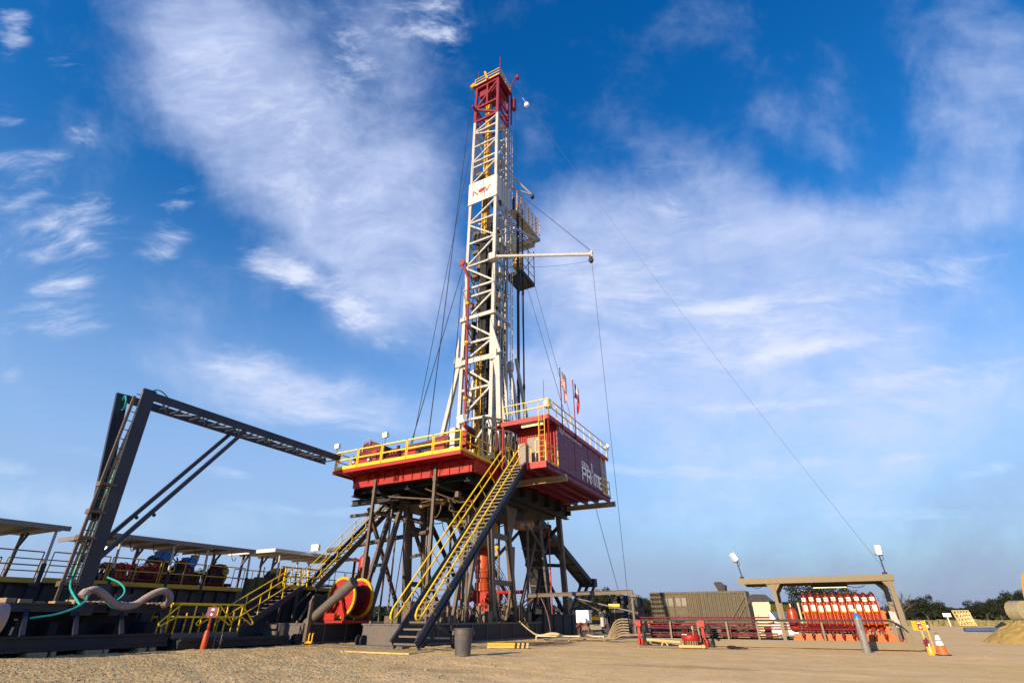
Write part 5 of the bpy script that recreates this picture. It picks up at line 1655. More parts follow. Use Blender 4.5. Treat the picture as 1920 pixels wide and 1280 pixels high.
# far-side stair seen through the substructure
fs_ = thing('far_stairway', 'dark stairway seen through the posts, sloping down to the right behind the BOP', 'stairway', (-6, 16, 0))
A0, A1 = V3((-8.2, 21.5, .3)), V3((-8.2, 12.0, 8.2))
for x in (-8.7, -7.7):
    mb = MB(); mb.sect(V3((x, A0.y, A0.z)), V3((x, A1.y, A1.z)), [(-.04, -.18), (.04, -.18), (.04, .18), (-.04, .18)]); mb.build('stringer', DK, fs_)
    mb = MB()
    for hh in (1.0, .7, .4):
        mb.tube((x, A0.y, A0.z + hh), (x, A1.y, A1.z + hh), .024, 6)
    for k in range(9):
        p = A0.lerp(A1, k / 8); mb.tube((x, p.y, p.z), (x, p.y, p.z + 1.0), .02, 6)
    mb.build('handrail', DK, fs_)
for k in range(34):
    p = A0.lerp(A1, (k + .5) / 34); mb = MB(); mb.box(-8.68, -7.72, p.y - .12, p.y + .12, p.z - .02, p.z + .02); mb.build('tread', GR, fs_)

# ------------------------------------------------------------------ sign post at left
sp = thing('sign_post', 'small maroon sign on a red post rising from a red pipe, before the yellow platform', 'sign', (-6.0, -7.1, 0))
mb = MB(); mb.lathe([(.10, 0), (.105, .02), (.095, .5), (.07, .62), (.0, .64)], (-6.0, -7.1, -.02), (0, 0, 1), 12); mb.build('base_pipe', OB, sp)
mb = MB(); mb.beam((-6.0, -7.08, .5), (-6.0, -7.08, 1.2), .06, .05); mb.build('post', RD, sp)
fx = V3((math.cos(R(28)), math.sin(R(28)), 0)); fn = fx.cross(V3((0, 0, 1)))
O = V3((-5.97, -7.13, 0))
mb = MB(); mb.prism([O - fx * .19 + V3((0, 0, 1.02)), O + fx * .19 + V3((0, 0, 1.02)), O + fx * .19 + V3((0, 0, 1.36)), O - fx * .19 + V3((0, 0, 1.36))], -fn * .015); pl = mb.build('sign_panel', PU, sp)
mb = MB()
Q = O + fn * .004
for k, (a, b) in enumerate(((-.06, .05), (-.06, .05))):
    mb.prism([Q + fx * (-.05) + V3((0, 0, 1.25 + .04 * k)), Q + fx * .07 + V3((0, 0, 1.25 + .04 * k)), Q + fx * .07 + V3((0, 0, 1.275 + .04 * k)), Q - fx * .05 + V3((0, 0, 1.275 + .04 * k))], fn * .002)
mb.prism([Q + V3((0, 0, 1.07)), Q + fx * .05 + V3((0, 0, 1.12)), Q + V3((0, 0, 1.17)), Q - fx * .05 + V3((0, 0, 1.12))], fn * .002)
mb.build('sign_symbol', CW, pl)
mb = MB(); mb.path([(-5.9, -6.8, 0), (-5.9, -6.8, .5), (-6.1, -6.4, .5), (-6.1, -6.4, 0)], .02, 6); mb.path([(-5.9, -6.7, .25), (-6.1, -6.3, .25)], .02, 6); mb.solo('pipe_stand', GR, 'little grey pipe stand just right of the red sign post', 'stand')

# ------------------------------------------------------------------ spool and tube at the base boxes
spo = thing('cable_spool', 'red spool with yellow toothed rims on a red stand, behind the leaning grey tube', 'spool', (-6.3, .4, .8))
SX, SZ = -6.35, 1.88
for y in (-.35, .85):
    mb = MB(); mb.lathe([(.80, -.05), (.92, -.05), (.92, .05), (.80, .05), (.80, -.05)], (SX, y, SZ), (0, 1, 0), 40, caps=False)
    for k in range(36):
        th = 2 * math.pi * k / 36; c_, s_ = math.cos(th), math.sin(th)
        mb.beam((SX + .86 * c_, y - .07, SZ + .86 * s_), (SX + .86 * c_, y - .045, SZ + .86 * s_), .05, .09)
    mb.build('rim', YO, spo)
    mb = MB(); mb.lathe([(.1, -.03), (.80, -.03), (.80, .03), (.1, .03)], (SX, y, SZ), (0, 1, 0), 36)
    for k in range(6):
        th = 2 * math.pi * k / 6 + .3; mb.beam((SX + .12 * math.cos(th), y - .04, SZ + .12 * math.sin(th)), (SX + .77 * math.cos(th), y - .04, SZ + .77 * math.sin(th)), .05, .04, up=(0, 1, 0))
    mb.lathe([(.16, -.08), (.16, .08)], (SX, y, SZ), (0, 1, 0), 16)
    mb.build('flange', RD, spo)
mb = MB(); mb.tube((SX, -.3, SZ), (SX, .82, SZ), .5, 24)
for k in range(8):
    mb.lathe([(.5, -.03), (.56, 0), (.5, .03)], (SX, -.15 + k * .12, SZ), (0, 1, 0), 24)
mb.build('wound_line', RM, spo)
mb = MB()
for y in (-.62, 1.0):
    mb.prism([(SX - .75, y, .8), (SX - .5, y, .8), (SX - .08, y, 1.92), (SX + .08, y, 1.92), (SX + .5, y, .8), (SX + .75, y, .8), (SX + .14, y, 2.03), (SX - .14, y, 2.03)], (0, .08, 0))
mb.box(SX - .85, SX + .85, -.68, 1.1, .8, .9)
mb.box(SX - .8, SX + .1, -.74, -.66, .9, 1.2); mb.beam((SX - .5, -.72, 1.2), (SX - .1, -.72, 1.75), .10, .08)
mb.build('stand', RD, spo)
tu = thing('flow_tube', 'thick grey steel tube leaning from the left base box up to the red spool', 'tube', (-6.3, -2.2, .8))
p, q = V3((-6.4, -2.2, .78)), V3((-3.85, -2.2, 2.42)); m = p.lerp(q, .66)
mb = MB(); mb.tube(p, m, .19, 18); mb.build('lower_tube', GR, tu)
mb = MB(); mb.tube(m, q, .235, 18); mb.build('upper_tube', GR, tu)
mb = MB(); mb.beam((-6.0, -2.45, .75), (-6.0, -2.45, 1.7), .1, .16); mb.beam((-5.9, -2.55, .1), (-5.9, -2.55, .9), .16, .16); mb.build('support_bracket', GB, tu)
mb = MB()
for y in (-5.75, -5.55):
    mb.path([(y, -2.5, .1), (y, -2.5, .4), (y + .06, -2.5, .42)], .03, 6)
mb.box(-5.9, -5.5, -2.56, -2.46, .05, .12); mb.solo('shackle', YO, 'pair of brass coloured shackles low between the two base boxes', 'shackle')
rv = thing('gas_separator', 'upright red vessel with pipes behind the left rig posts', 'vessel', (-8.85, 4.0, .8))
mb = MB(); mb.lathe([(.02, 0), (.30, .05), (.34, .2), (.34, 3.2), (.30, 3.4), (.12, 3.55), (.10, 4.3), (.02, 4.35)], (-9.9, 4.6, .9), (0, 0, 1), 18); mb.build('vessel_body', RD, rv)
mb = MB(); mb.tube((-10.7, 4.6, .9), (-10.7, 4.6, 4.3), .08, 8); mb.tube((-11.0, 4.6, 2.4), (-9.3, 4.6, 2.4), .10, 8); mb.path([(-10.4, 4.5, 1.0), (-10.4, 4.5, 3.2), (-10.0, 4.5, 3.4)], .07, 8, 1)
mb.tube((-13.5, 4.6, 2.75), (-9.3, 4.6, 2.75), .06, 8); mb.build('piping', RM, rv)

# machines inside the substructure
bp = thing('blowout_preventer', 'orange blowout preventer stack under the centre of the drill floor', 'blowout preventer', (-4.85, 10.4, .6))
cx, cy = -4.88, 10.4
mb = MB(); mb.lathe([(.50, 0), (.52, .1), (.52, .45), (.42, .5), (.42, .7), (.50, .75), (.50, 1.05), (.44, 1.1)], (cx, cy, 2.55), (0, 0, 1), 22); mb.lathe([(.44, 0), (.50, .04), (.50, 1.15), (.40, 1.4), (.34, 1.5)], (cx, cy, 3.65), (0, 0, 1), 22); mb.build('annular_body', OB, bp)
mb = MB()
for z in (1.0, 1.9):
    mb.box(cx - .45, cx + .45, cy - .4, cy + .4, z, z + .62); mb.tube((cx - 1.4, cy, z + .3), (cx + 1.4, cy, z + .3), .24, 14); mb.lathe([(.3, -.1), (.3, .1)], (cx - 1.0, cy, z + .3), (1, 0, 0), 14); mb.lathe([(.3, -.1), (.3, .1)], (cx + 1.0, cy, z + .3), (1, 0, 0), 14)
mb.box(cx - .4, cx + .4, cy - .35, cy + .35, .5, 2.6)
mb.build('ram_body', RD, bp)
mb = MB()
for z in (1.75, 2.6, 3.7, 5.1):
    mb.lathe([(.55, -.05), (.55, .05)], (cx, cy, z), (0, 0, 1), 22)
    for k in range(14):
        th = 2 * math.pi * k / 14; mb.tube((cx + .5 * math.cos(th), cy + .5 * math.sin(th), z - .1), (cx + .5 * math.cos(th), cy + .5 * math.sin(th), z + .1), .03, 5)
mb.build('flange', OB, bp)
mb = MB(); mb.tube((cx, cy, 5.15), (cx, cy, 7.4), .19, 14); mb.build('riser', paint('brass_tan', (.42, .26, .12)), bp)
mb = MB()
for k, (x, z, l) in enumerate(((.9, 2.2, 1.6), (1.2, 1.3, 1.8), (-.9, 2.2, 1.4))):
    mb.tube((cx + x, cy - .6, z), (cx + x, cy - .6 - .4 * l, z), .09, 8); mb.lathe([(.03, -.02), (.22, -.02), (.22, .02), (.03, .02)], (cx + x, cy - .7 - .4 * l, z), (0, 1, 0), 14)
mb.tube((cx + .4, cy - .5, 2.4), (cx + 3.2, cy - .5, 2.4), .10, 8); mb.build('choke_valve', RD, bp)
ho = thing('chain_hoist', 'small yellow hoist with hook hanging below the floor between two posts', 'hoist', (-3.0, 8.5, 4.5))
mb = MB(); mb.box(-3.3, -2.8, 8.3, 8.7, 5.6, 6.3); mb.tube((-3.2, 8.5, 5.9), (-3.2, 8.5, 6.9), .03, 6); mb.build('hoist_body', YO, ho)
mb = MB(); mb.tube((-2.75, 8.5, 5.0), (-2.75, 8.5, 5.7), .015, 5); mb.ball((-2.75, 8.5, 4.9), .16, 10, (1, .6, 1.3)); mb.path([(-2.75, 8.5, 4.7), (-2.65, 8.5, 4.5), (-2.75, 8.5, 4.35), (-2.87, 8.5, 4.5)], .035, 6, 2); mb.build('hook_block', YO, ho)
mb = MB(); mb.tube((-3.1, 8.4, 2.4), (-3.1, 8.4, 5.7), .015, 5); mb.path([(-3.3, 8.4, 5.7), (-3.3, 8.4, 4.2), (-3.5, 8.4, 3.7), (-3.8, 8.4, 3.6)], .02, 5, 1); mb.build('pendant_cable', DK, ho)
# leaning black duct and service tray
du = thing('mud_chute', 'wide black chute with rims leaning down behind the right rig posts', 'chute', (-2, 12, .8))
mb = MB()
top = [(-2.6, 11.0, 6.3), (-1.3, 11.6, 6.1), (-1.3, 12.2, 6.1), (-2.6, 11.8, 6.3)]
mid = [(-2.35, 12.0, 3.6), (-1.25, 12.4, 3.5), (-1.25, 13.0, 3.5), (-2.35, 12.8, 3.6)]
bot = [(-2.1, 12.4, 1.15), (-1.4, 12.8, 1.15), (-1.4, 13.4, 1.15), (-2.1, 13.2, 1.15)]
for A_, B_ in ((top, mid), (mid, bot)):
    mb.add(A_ + B_, [(0, 1, 2, 3), (4, 7, 6, 5), (0, 4, 5, 1), (1, 5, 6, 2), (2, 6, 7, 3), (3, 7, 4, 0)])
mb.build('chute_body', BK, du)
mb = MB()
for f, A_, B_ in ((0, top, mid), (.45, top, mid), (.85, top, mid), (.3, mid, bot), (.8, mid, bot)):
    P4 = [V3(a).lerp(V3(b), f) for a, b in zip(A_, B_)]
    for i in range(4):
        a, b = P4[i], P4[(i + 1) % 4]; mb.beam(a, b, .08, .1)
mb.build('rim_band', GB, du)
mb = MB(); mb.beam((-2.7, 10.9, 6.6), (-1.0, 11.8, 6.3), .2, .28); mb.beam((-2.0, 10.6, 7.0), (-1.2, 12.2, 4.8), .14, .16); mb.beam((-1.1, 11.4, 6.3), (-1.2, 12.6, 1.3), .12, .14); mb.build('chute_frame', GR, du)
mb = MB(); mb.beam((-.95, 12.6, 1.2), (-.95, 12.4, 6.8), .07, .07); mb.solo('red_pipe_riser', RD, 'slim red riser pipe beside the black chute', 'pipe')
# clutter of hydraulic gear on the base boxes
rnd = random.Random(15)
for lab, (x0, x1, y0, y1) in (('heap of dark valves and hoses on the near right base box behind the front stairway', (-2.7, -1.0, -1.8, 5)), ('heap of dark valves and hoses between the base boxes under the floor', (-6.2, -3.0, 2, 8)), ('tangle of rusty fittings on the right base box beside the BOP', (-2.7, -1.2, 6, 10.5))):
    t = thing('hydraulic_gear', lab, 'machinery', ((x0 + x1) / 2, (y0 + y1) / 2, .8), 'machinery heaps under the rig')
    mb = MB()
    for k in range(16):
        x, y = rnd.uniform(x0, x1), rnd.uniform(y0, y1); h = rnd.uniform(.15, .9); w = rnd.uniform(.06, .22)
        mb.box(x - w, x + w, y - w, y + w, .8, .8 + h)
        if k % 3 == 0:
            mb.tube((x, y, .8 + h), (x, y, 1.0 + h), .06, 7)
    mb.box(x0, x1, y0, y1, .45, .8); mb.build('valve_block', GB, t)
    mb = MB()
    for k in range(16):
        a = V3((rnd.uniform(x0, x1), rnd.uniform(y0, y1), .9 + rnd.uniform(0, .8))); b = a + V3((rnd.uniform(-.8, .8), rnd.uniform(-1, 1), rnd.uniform(-.4, .3)))
        mb.path([a, a + V3((0, 0, -.2)), (a + b) / 2 + V3((0, 0, rnd.uniform(-.5, .6))), b], rnd.uniform(.02, .045), 5, 2)
    mb.build('hose', BK, t)
    mb = MB()
    for k in range(9):
        x, y = rnd.uniform(x0, x1), rnd.uniform(y0, y1); mb.tube((x, y, .8), (x + rnd.uniform(-.2, .2), y, rnd.uniform(1.2, 1.9)), .05, 7)
    mb.build('pipe_stub', paint('rust_pipe', (.28, .16, .10), (.12, .08, .06), .5, .6), t)
mb = MB(); mb.ring((-5.0, 3.2, 2.0), (.3, 1, 0), .32, .025); mb.ring((-4.9, 3.3, 1.9), (-.2, 1, 0), .38, .025)
mb.path([(-4.7, 3.2, 2.0), (-4.3, 3.2, 1.8), (-4.1, 3.1, .9)], .03, 6, 2); mb.solo('coiled_hose', BK, 'coil of black hose hung up behind the front stairway', 'hose')
cable('dark slanting line under the floor between the left posts', (-6.0, 3.6, 6.8), (-5.6, 2.6, 1.0), r=.03)

# V-door ramp at the back right
vd = thing('catwalk_ramp', 'black catwalk ramp sloping down to the right beyond the rig with a hinged leg', 'ramp', (-4.9, 28, 0))
mb = MB()
for x in (-5.45, -4.35):
    mb.beam((x, 17.5, 8.4), (x, 29.5, 3.9), .16, .42)
mb.beam((-4.9, 17.5, 8.35), (-4.9, 29.5, 3.85), 1.0, .12)
for k in range(8):
    y = 18.2 + k * 1.5; mb.beam((-5.45, y, 8.1 - k * .56), (-4.35, y, 8.1 - k * .56), .12, .3)
mb.build('ramp_bed', DK, vd)
mb = MB()
mb.beam((-4.9, 29.9, 3.9), (-4.9, 26.2, 1.0), .22, .22); mb.beam((-5.6, 29.9, 3.9), (-5.6, 26.2, 1.0), .18, .22); mb.beam((-4.2, 29.9, 3.9), (-4.2, 26.2, 1.0), .18, .22)
for k in range(4):
    f = k / 4; mb.beam((-5.6, 29.9 - 3.7 * f, 3.9 - 2.9 * f), (-4.2, 29.9 - 3.7 * f, 3.9 - 2.9 * f), .1, .1)
mb.box(-5.7, -4.1, 29.4, 30.2, 3.6, 4.3)
mb.build('hinged_leg', DK, vd)
mb = MB(); mb.box(-6.1, -3.7, 22, 40, .5, 1.1); mb.build('catwalk_bed', DK, vd)
# ------------------------------------------------------------------ accumulator skid at right
W0 = 4.72
ac = thing('accumulator_skid', 'long tan steel skid with legs and flat roof frame sheltering a bank of orange bottles', 'skid', (12, 6, 0))
mb = MB(); mb.ibeam((6.9, W0 + .06, .12), (16.9, W0 + .06, .12), .16, .25, .03); mb.ibeam((6.9, 7.0, .12), (16.9, 7.0, .12), .16, .25, .03)
mb.box(6.9, 16.9, W0 - .015, W0 + .01, .02, .22)
for k in range(9):
    mb.box(7 + k * 1.2, 7.1 + k * 1.2, W0, 7.0, .06, .2)
mb.box(16.55, 17.1, W0 + .15, 6.8, .2, .26)
mb.build('base_frame', TN, ac)
mb = MB(); mb.lathe([(.02, -.001), (.12, 0), (.12, .02), (.02, .021)], (16.92, W0 - .02, .12), (0, -1, 0), 18); mb.tube((16.95, W0 - .02, .12), (16.95, W0 + .3, .12), .12, 16); mb.build('end_roller', TN, ac)
mb = MB(); mb.box(11.3, 16.8, W0 - .02, 7.1, 2.38, 2.44); mb.box(11.3, 16.8, W0 - .06, W0, 2.24, 2.46); mb.box(11.3, 16.8, 7.08, 7.12, 2.24, 2.46); mb.box(16.76, 16.82, W0, 7.1, 2.24, 2.46)
for k in range(5):
    mb.box(11.4 + k * 1.3, 11.46 + k * 1.3, W0, 7.1, 2.3, 2.38)
mb.build('roof_frame', TN, ac)
for x in (12.62, 16.66):
    for y in (W0 + .05, 7.0):
        mb = MB(); mb.beam((x, y, .22), (x, y, 2.24), .13 if x < 16 else .17, .13)
        mb.prism([(x - .28, y - .04, 2.24), (x + (.28 if x < 16 else .1), y - .04, 2.24), (x + .07, y - .04, 1.95), (x - .07, y - .04, 1.95)], (0, .08, 0))
        mb.build('column', TN, ac)
mb = MB(); mb.prism([(16.66, W0, .22), (17.2, W0, .22), (16.9, W0, .36), (16.75, W0, .6)], (0, .08, 0)); mb.build('toe_gusset', TN, ac)
mb = MB()
for k in range(9):
    x = 7.05 + k * 1.16
    if abs(x - 12.62) < .3:
        continue
    mb.beam((x, W0 + .03, .22), (x, W0 + .03, .95), .07, .06)
mb.build('rack_post', TN, ac)
mb = MB(); mb.beam((6.95, W0, .92), (16.2, W0, .92), .05, .075); mb.path([(16.2, W0, .92), (16.5, W0, .8), (16.7, W0, .55)], .03, 6, 1); mb.build('rack_beam', DK, ac)
mb = MB()
for i, z in enumerate((1.02, .80, .70, .62, .45, .36)):
    x1 = (12.2, 13.1, 13.0, 15.2, 12.4, 12.4)[i]
    mb.tube((6.9, W0 + .12 + .05 * (i % 2), z), (x1, W0 + .12 + .05 * (i % 2), z), .028, 7)
for k in range(14):
    x = 7.3 + k * .4; mb.tube((x, W0 + .15, .36), (x, W0 + .15, .45), .03, 6); mb.tube((x + .1, W0 + .2, 1.0), (x + .1, W0 + .2, 1.12), .012, 5)
for i in range(6):
    mb.path([(13.2, W0 + .2 + .1 * i, .80 - .06 * i), (14.9, W0 + .2 + .1 * i, .80 - .06 * i), (15.1, W0 + .2 + .1 * i, .7 - .06 * i), (15.1, W0 + .2 + .1 * i, .3)], .026, 6, 1)
mb.build('red_pipe', paint('pipe_red', (.17, .012, .014), (.09, .03, .022), .35, .4), ac)
mb = MB(); rnd = random.Random(31)
for k in range(22):
    a = V3((rnd.uniform(7, 12.2), W0 + rnd.uniform(.3, 1.6), rnd.uniform(.35, .9))); b = a + V3((rnd.uniform(-.9, .9), rnd.uniform(-.2, .2), rnd.uniform(-.1, .1)))
    mb.path([a, (a + b) / 2 + V3((0, 0, rnd.uniform(-.15, .05))), b], .022, 5, 2)
for k in range(16):
    x = rnd.uniform(7.2, 12.2); mb.box(x, x + rnd.uniform(.08, .3), W0 + .5, W0 + .9, .22, rnd.uniform(.5, .9))
mb.build('dark_fitting', DK, ac)
mb = MB()
for k in range(8):
    x = rnd.uniform(7.3, 12.4); mb.ball((x, W0 + .3, rnd.uniform(.6, .9)), .045, 8)
mb.build('gauge', CR, ac)
mb = MB(); mb.box(12.9, 16.6, W0 + .35, 6.9, .22, .30); mb.box(12.95, 16.5, W0 + .33, W0 + .38, .22, .46)
mb.box(16.1, 16.22, W0 + .5, W0 + .6, .3, 1.25); mb.box(16.05, 16.22, W0 + .9, W0 + 1.0, .3, 1.15); mb.build('orange_skid', OS, ac)
mb = MB()
for k in range(9):
    x = 13.3 + k * .34
    if k != 6:
        mb.lathe([(.03, -.14), (.05, -.02), (.07, 0), (.07, .05), (.02, .08)], (x, W0 + .30, .40), (0, 0, 1), 10)
        mb.tube((x - .06, W0 + .30, .32), (x + .02, W0 + .36, .6), .018, 5)
mb.build('drain_valve', RM, ac)
mb = MB(); mb.box(14.0, 15.3, 5.9, 6.05, 2.12, 2.2); fx_ = mb.build('lamp_housing', DK, ac); mb = MB(); mb.box(14.05, 15.25, 5.92, 6.03, 2.09, 2.12); mb.build('tube_light', LS, fx_)
mb = MB(); mb.path([(15.3, 5.95, 2.15), (15.6, 5.9, 2.05), (15.9, 5.9, 2.15)], .012, 5, 2); mb.path([(16.1, W0 + .3, 2.3), (16.3, W0 + .3, 2.0), (16.6, W0 + .3, 1.95)], .012, 5, 2); mb.path([(11.6, W0 + .3, 2.25), (12.0, W0 + .3, 2.05), (12.3, W0 + .3, 2.25)], .012, 5, 2); mb.build('roof_cable', DK, ac)
# bottles: one prototype, copied
bt = thing('accumulator_bottle', 'proto', 'pressure bottle', (0, 0, 0), 'orange accumulator bottles in a row under the roof')
mb = MB(); mb.lathe([(.03, 0), (.035, .10), (.07, .16), (.10, .26), (.108, .36), (.108, 1.22), (.10, 1.30), (.075, 1.36), (.05, 1.39), (.045, 1.44), (.0, 1.45)], (0, 0, 0), (0, 0, 1), 18); mb.build('bottle_shell', OR, bt)
mb = MB(); mb.lathe([(.0, 1.44), (.05, 1.40), (.075, 1.385), (.102, 1.31), (.111, 1.26), (.115, 1.27), (.10, 1.34), (.06, 1.42), (.0, 1.46)], (0, 0, 0), (0, 0, 1), 14); mb.build('cap_guard', RM, bt)


def curved_label(z0, z1, r, a0, a1, n=8):
    mb = MB(); vs = []
    for i in range(n + 1):
        a = a0 + (a1 - a0) * i / n
        vs += [(r * math.cos(a), r * math.sin(a), z0), (r * math.cos(a), r * math.sin(a), z1)]
    return mb.add(vs, [(2 * i, 2 * i + 2, 2 * i + 3, 2 * i + 1) for i in range(n)])


lb = curved_label(1.13, 1.26, .1105, R(-150), R(-60)).build('label', CW, bt)
curved_label(1.165, 1.225, .1112, R(-140), R(-72)).build('label_print', paint('pink_print', (.55, .30, .26), (.4, .3, .25), .2, .5), lb)
lb2 = curved_label(.80, .99, .1105, R(-150), R(-60)).build('label', CW, bt)
curved_label(.76, .80, .1105, R(-150), R(-60)).build('label_stripe', YL, bt)
pos_b = [(13.62 + .262 * k, 5.45) for k in range(10)]
words = ['first', 'second', 'third', 'fourth', 'fifth', 'sixth', 'seventh', 'eighth', 'ninth', 'tenth']
for k, (x, y) in enumerate(pos_b):
    lab = '%s orange bottle from the left in the front row under the roof frame' % words[k]
    o = bt if k == 0 else copy_tree(bt)
    o.location = (x, y, .46 + .018 * math.sin(k * 2.1)); o['label'] = lab; o.rotation_euler = (0, 0, R(-6 + (k * 37) % 13))
for k in range(9):
    o = copy_tree(bt); o.location = (13.75 + .27 * k, 6.15, .40); o['label'] = 'orange bottle in the rear row, partly hidden behind the labelled front bottles'; o['group'] = 'rear row of orange bottles'
mb = MB(); mb.beam((13.4, 5.62, .62), (16.3, 5.62, .62), .05, .06); mb.beam((13.4, 5.62, 1.2), (16.3, 5.62, 1.2), .05, .06)
for k in range(11):
    mb.beam((13.49 + .262 * k, 5.55, .46), (13.49 + .262 * k, 5.55, 1.55), .04, .04)
mb.build('bottle_rack', OS, ac)
vs_ = thing('surge_vessel', 'squat glossy orange vessel left of the row of orange bottles', 'vessel', (13.05, 5.3, .5))
mb = MB(); mb.lathe([(.02, 0), (.15, .05), (.2, .18), (.2, .68), (.16, .82), (.04, .9), (.0, .9)], (13.05, 5.3, .5), (0, 0, 1), 18); mb.build('vessel_body', OR, vs_)
mb = MB(); mb.tube((13.05, 5.3, 1.4), (13.05, 5.3, 1.52), .03, 6); mb.tube((13.35, 5.4, .5), (13.35, 5.4, 1.55), .04, 7); mb.build('fitting', CR, vs_)
gp = thing('grey_panel', 'tilted pale grey panel beside the right end column of the roof frame', 'panel', (16.45, 5.0, .6))
mb = MB(); mb.prism([(16.32, 4.95, .72), (16.58, 4.95, .68), (16.52, 4.95, 1.20), (16.33, 4.95, 1.24)], (0, .08, 0)); mb.build('panel_sheet', LG, gp)
mb = MB(); mb.tube((16.45, 4.9, .3), (16.45, 4.9, .7), .03, 6); mb.ball((16.6, 4.85, .62), .06, 8); mb.build('valve', GR, gp)


def mast_lamp(label, x, y, z, dx):
    t = thing('mast_lamp', label, 'floodlight', (x, y, z))
    mb = MB(); mb.tube((x, y, z), (x - .02 + dx * .2, y, z + .75), .022, 6); mb.box(x - .1, x + .06, y - .05, y + .05, z, z + .1); mb.build('pole', DK, t)
    a = V3((dx, -.3, .9)).normalized(); c = V3((x - .02 + dx * .2, y, z + .72))
    mb = MB(); mb.sect(c, c + a * .34, [(-.10, -.09), (.10, -.09), (.10, .09), (-.10, .09)]); h = mb.build('lamp_head', LW, t, .012)
    mb = MB(); mb.sect(c - a * .02, c, [(-.12, -.10), (.12, -.10), (.12, .10), (-.12, .10)]); mb.path([c, c + V3((.12, 0, -.08)), c + V3((.08, 0, -.22)), c + V3((0, 0, -.2))], .01, 5, 2); mb.build('yoke', DK, t)


mast_lamp('tilted white lamp head on a pole at the left end of the accumulator roof', 11.5, W0 + .2, 2.45, -.45)
mast_lamp('tilted white lamp head on a pole at the right end of the accumulator roof', 16.62, W0 + .2, 2.45, .05)
# shipping container
co = thing('shipping_container', 'olive brown corrugated container with double door panels behind the red pipes', 'container', (6.6, 19, 0))
CY, CX0, CX1, CZ = 19.0, 3.75, 10.1, 2.57
mb = MB(); mb.box(CX0 + .02, CX1 - .02, CY + .06, CY + 2.4, .1, CZ - .02)
mb.box(CX0, CX1, CY + .0, CY + .1, CZ - .12, CZ); mb.box(CX0, CX1, CY, CY + .1, .05, .22)
for x in (CX0, CX1 - .12, CX0 + .62, 6.35 - .06):
    mb.box(x, x + .12, CY - .005, CY + .1, .05, CZ)
k = 6.5
while k < CX1 - .2:
    mb.prism([(k, CY + .07, .2), (k + .05, CY + .015, .2), (k + .13, CY + .015, .2), (k + .18, CY + .07, .2)], (0, 0, CZ - .3)); k += .25
k = CX0 + .14
while k < CX0 + .6:
    mb.prism([(k, CY + .07, .2), (k + .03, CY + .02, .2), (k + .08, CY + .02, .2), (k + .11, CY + .07, .2)], (0, 0, CZ - .3)); k += .16
for k in range(22):
    mb.box(CX0 + .1 + k * .29, CX0 + .22 + k * .29, CY + .02, CY + 2.3, CZ - .02, CZ + .02)
mb.build('shell', OL, co)
for x in (4.55, 5.45):
    mb = MB(); mb.box(x, x + .82, CY + .01, CY + .055, .3, CZ - .2)
    for xx in (x, x + .41, x + .78):
        mb.box(xx, xx + .04, CY - .01, CY + .02, .3, CZ - .2)
    for z in (.3, 1.15, 1.55, 2.33):
        mb.box(x, x + .82, CY - .008, CY + .02, z, z + .05)
    d = mb.build('door', OL, co)
    mb = MB(); mb.box(x + .06, x + .38, CY - .004, CY + .008, 1.72, 2.2); mb.box(x + .46, x + .76, CY - .004, CY + .008, 1.72, 2.2); mb.build('window', paint('container_glass', (.16, .14, .11), (.1, .09, .07), .3, .3), d)
mb = MB(); mb.beam((8.9, CY - .03, .9), (9.95, CY - .03, 2.2), .05, .08); mb.beam((9.3, CY - .03, .9), (9.95, CY - .03, 1.75), .05, .07); mb.build('diagonal_brace', OL, co)
mb = MB(); mb.prism([(8.3, CY + 1, CZ), (8.7, CY + 1, CZ), (8.75, CY + 1, CZ + .4), (8.5, CY + 1, CZ + .62), (8.1, CY + 1, CZ + .62), (8.08, CY + 1, CZ + .5)], (0, .5, 0)); mb.tube((8.75, CY + 1.2, CZ), (8.8, CY + 1.2, CZ + .42), .07, 8)
mb.solo('exhaust_stack', DK, 'black exhaust stack standing on the roof of the olive container', 'exhaust')
cp = thing('generator_cabinet', 'cream service cabinet with black rounded top beside the olive container', 'cabinet', (11, 12, 0))
mb = MB(); mb.box(11.0, 11.9, 12.0, 13.2, .2, 1.75); mb.build('cabinet_body', CR, cp, .02)
mb = MB(); mb.box(11.15, 11.5, 11.98, 12.0, 1.2, 1.62); mb.box(11.15, 11.5, 11.97, 11.985, 1.18, 1.21); mb.build('door', CR, cp)
mb = MB(); mb.prism([(10.75, 12.1, 1.6), (10.85, 12.1, 2.0), (11.1, 12.1, 2.12), (11.7, 12.1, 2.1), (11.95, 12.1, 1.85), (11.98, 12.1, 1.76), (11.0, 12.1, 1.76)], (0, 1.0, 0)); mb.box(11.9, 12.0, 12.0, 13.2, .2, 1.76); mb.build('hood', DK, cp)
wt = thing('white_tank', 'white and yellow tank body seen between cream cabinet and orange vessel', 'tank', (12.5, 10, 0))
mb = MB(); mb.box(11.9, 13.0, 9.5, 11.0, .3, 1.32); mb.build('tank_body', CW, wt, .03)
mb = MB(); mb.prism([(12.0, 9.45, 1.32), (13.0, 9.45, 1.32), (12.85, 9.45, 1.55), (12.05, 9.45, 1.6)], (0, 1.4, 0)); mb.build('yellow_hood', YL, wt)
mb = MB(); mb.box(12.0, 12.35, 9.6, 10.8, 1.6, 1.72); mb.box(12.5, 12.8, 9.6, 10.8, 1.55, 1.68); mb.box(12.2, 12.35, 9.44, 9.5, .85, 1.0); mb.build('top_gear', GR, wt)

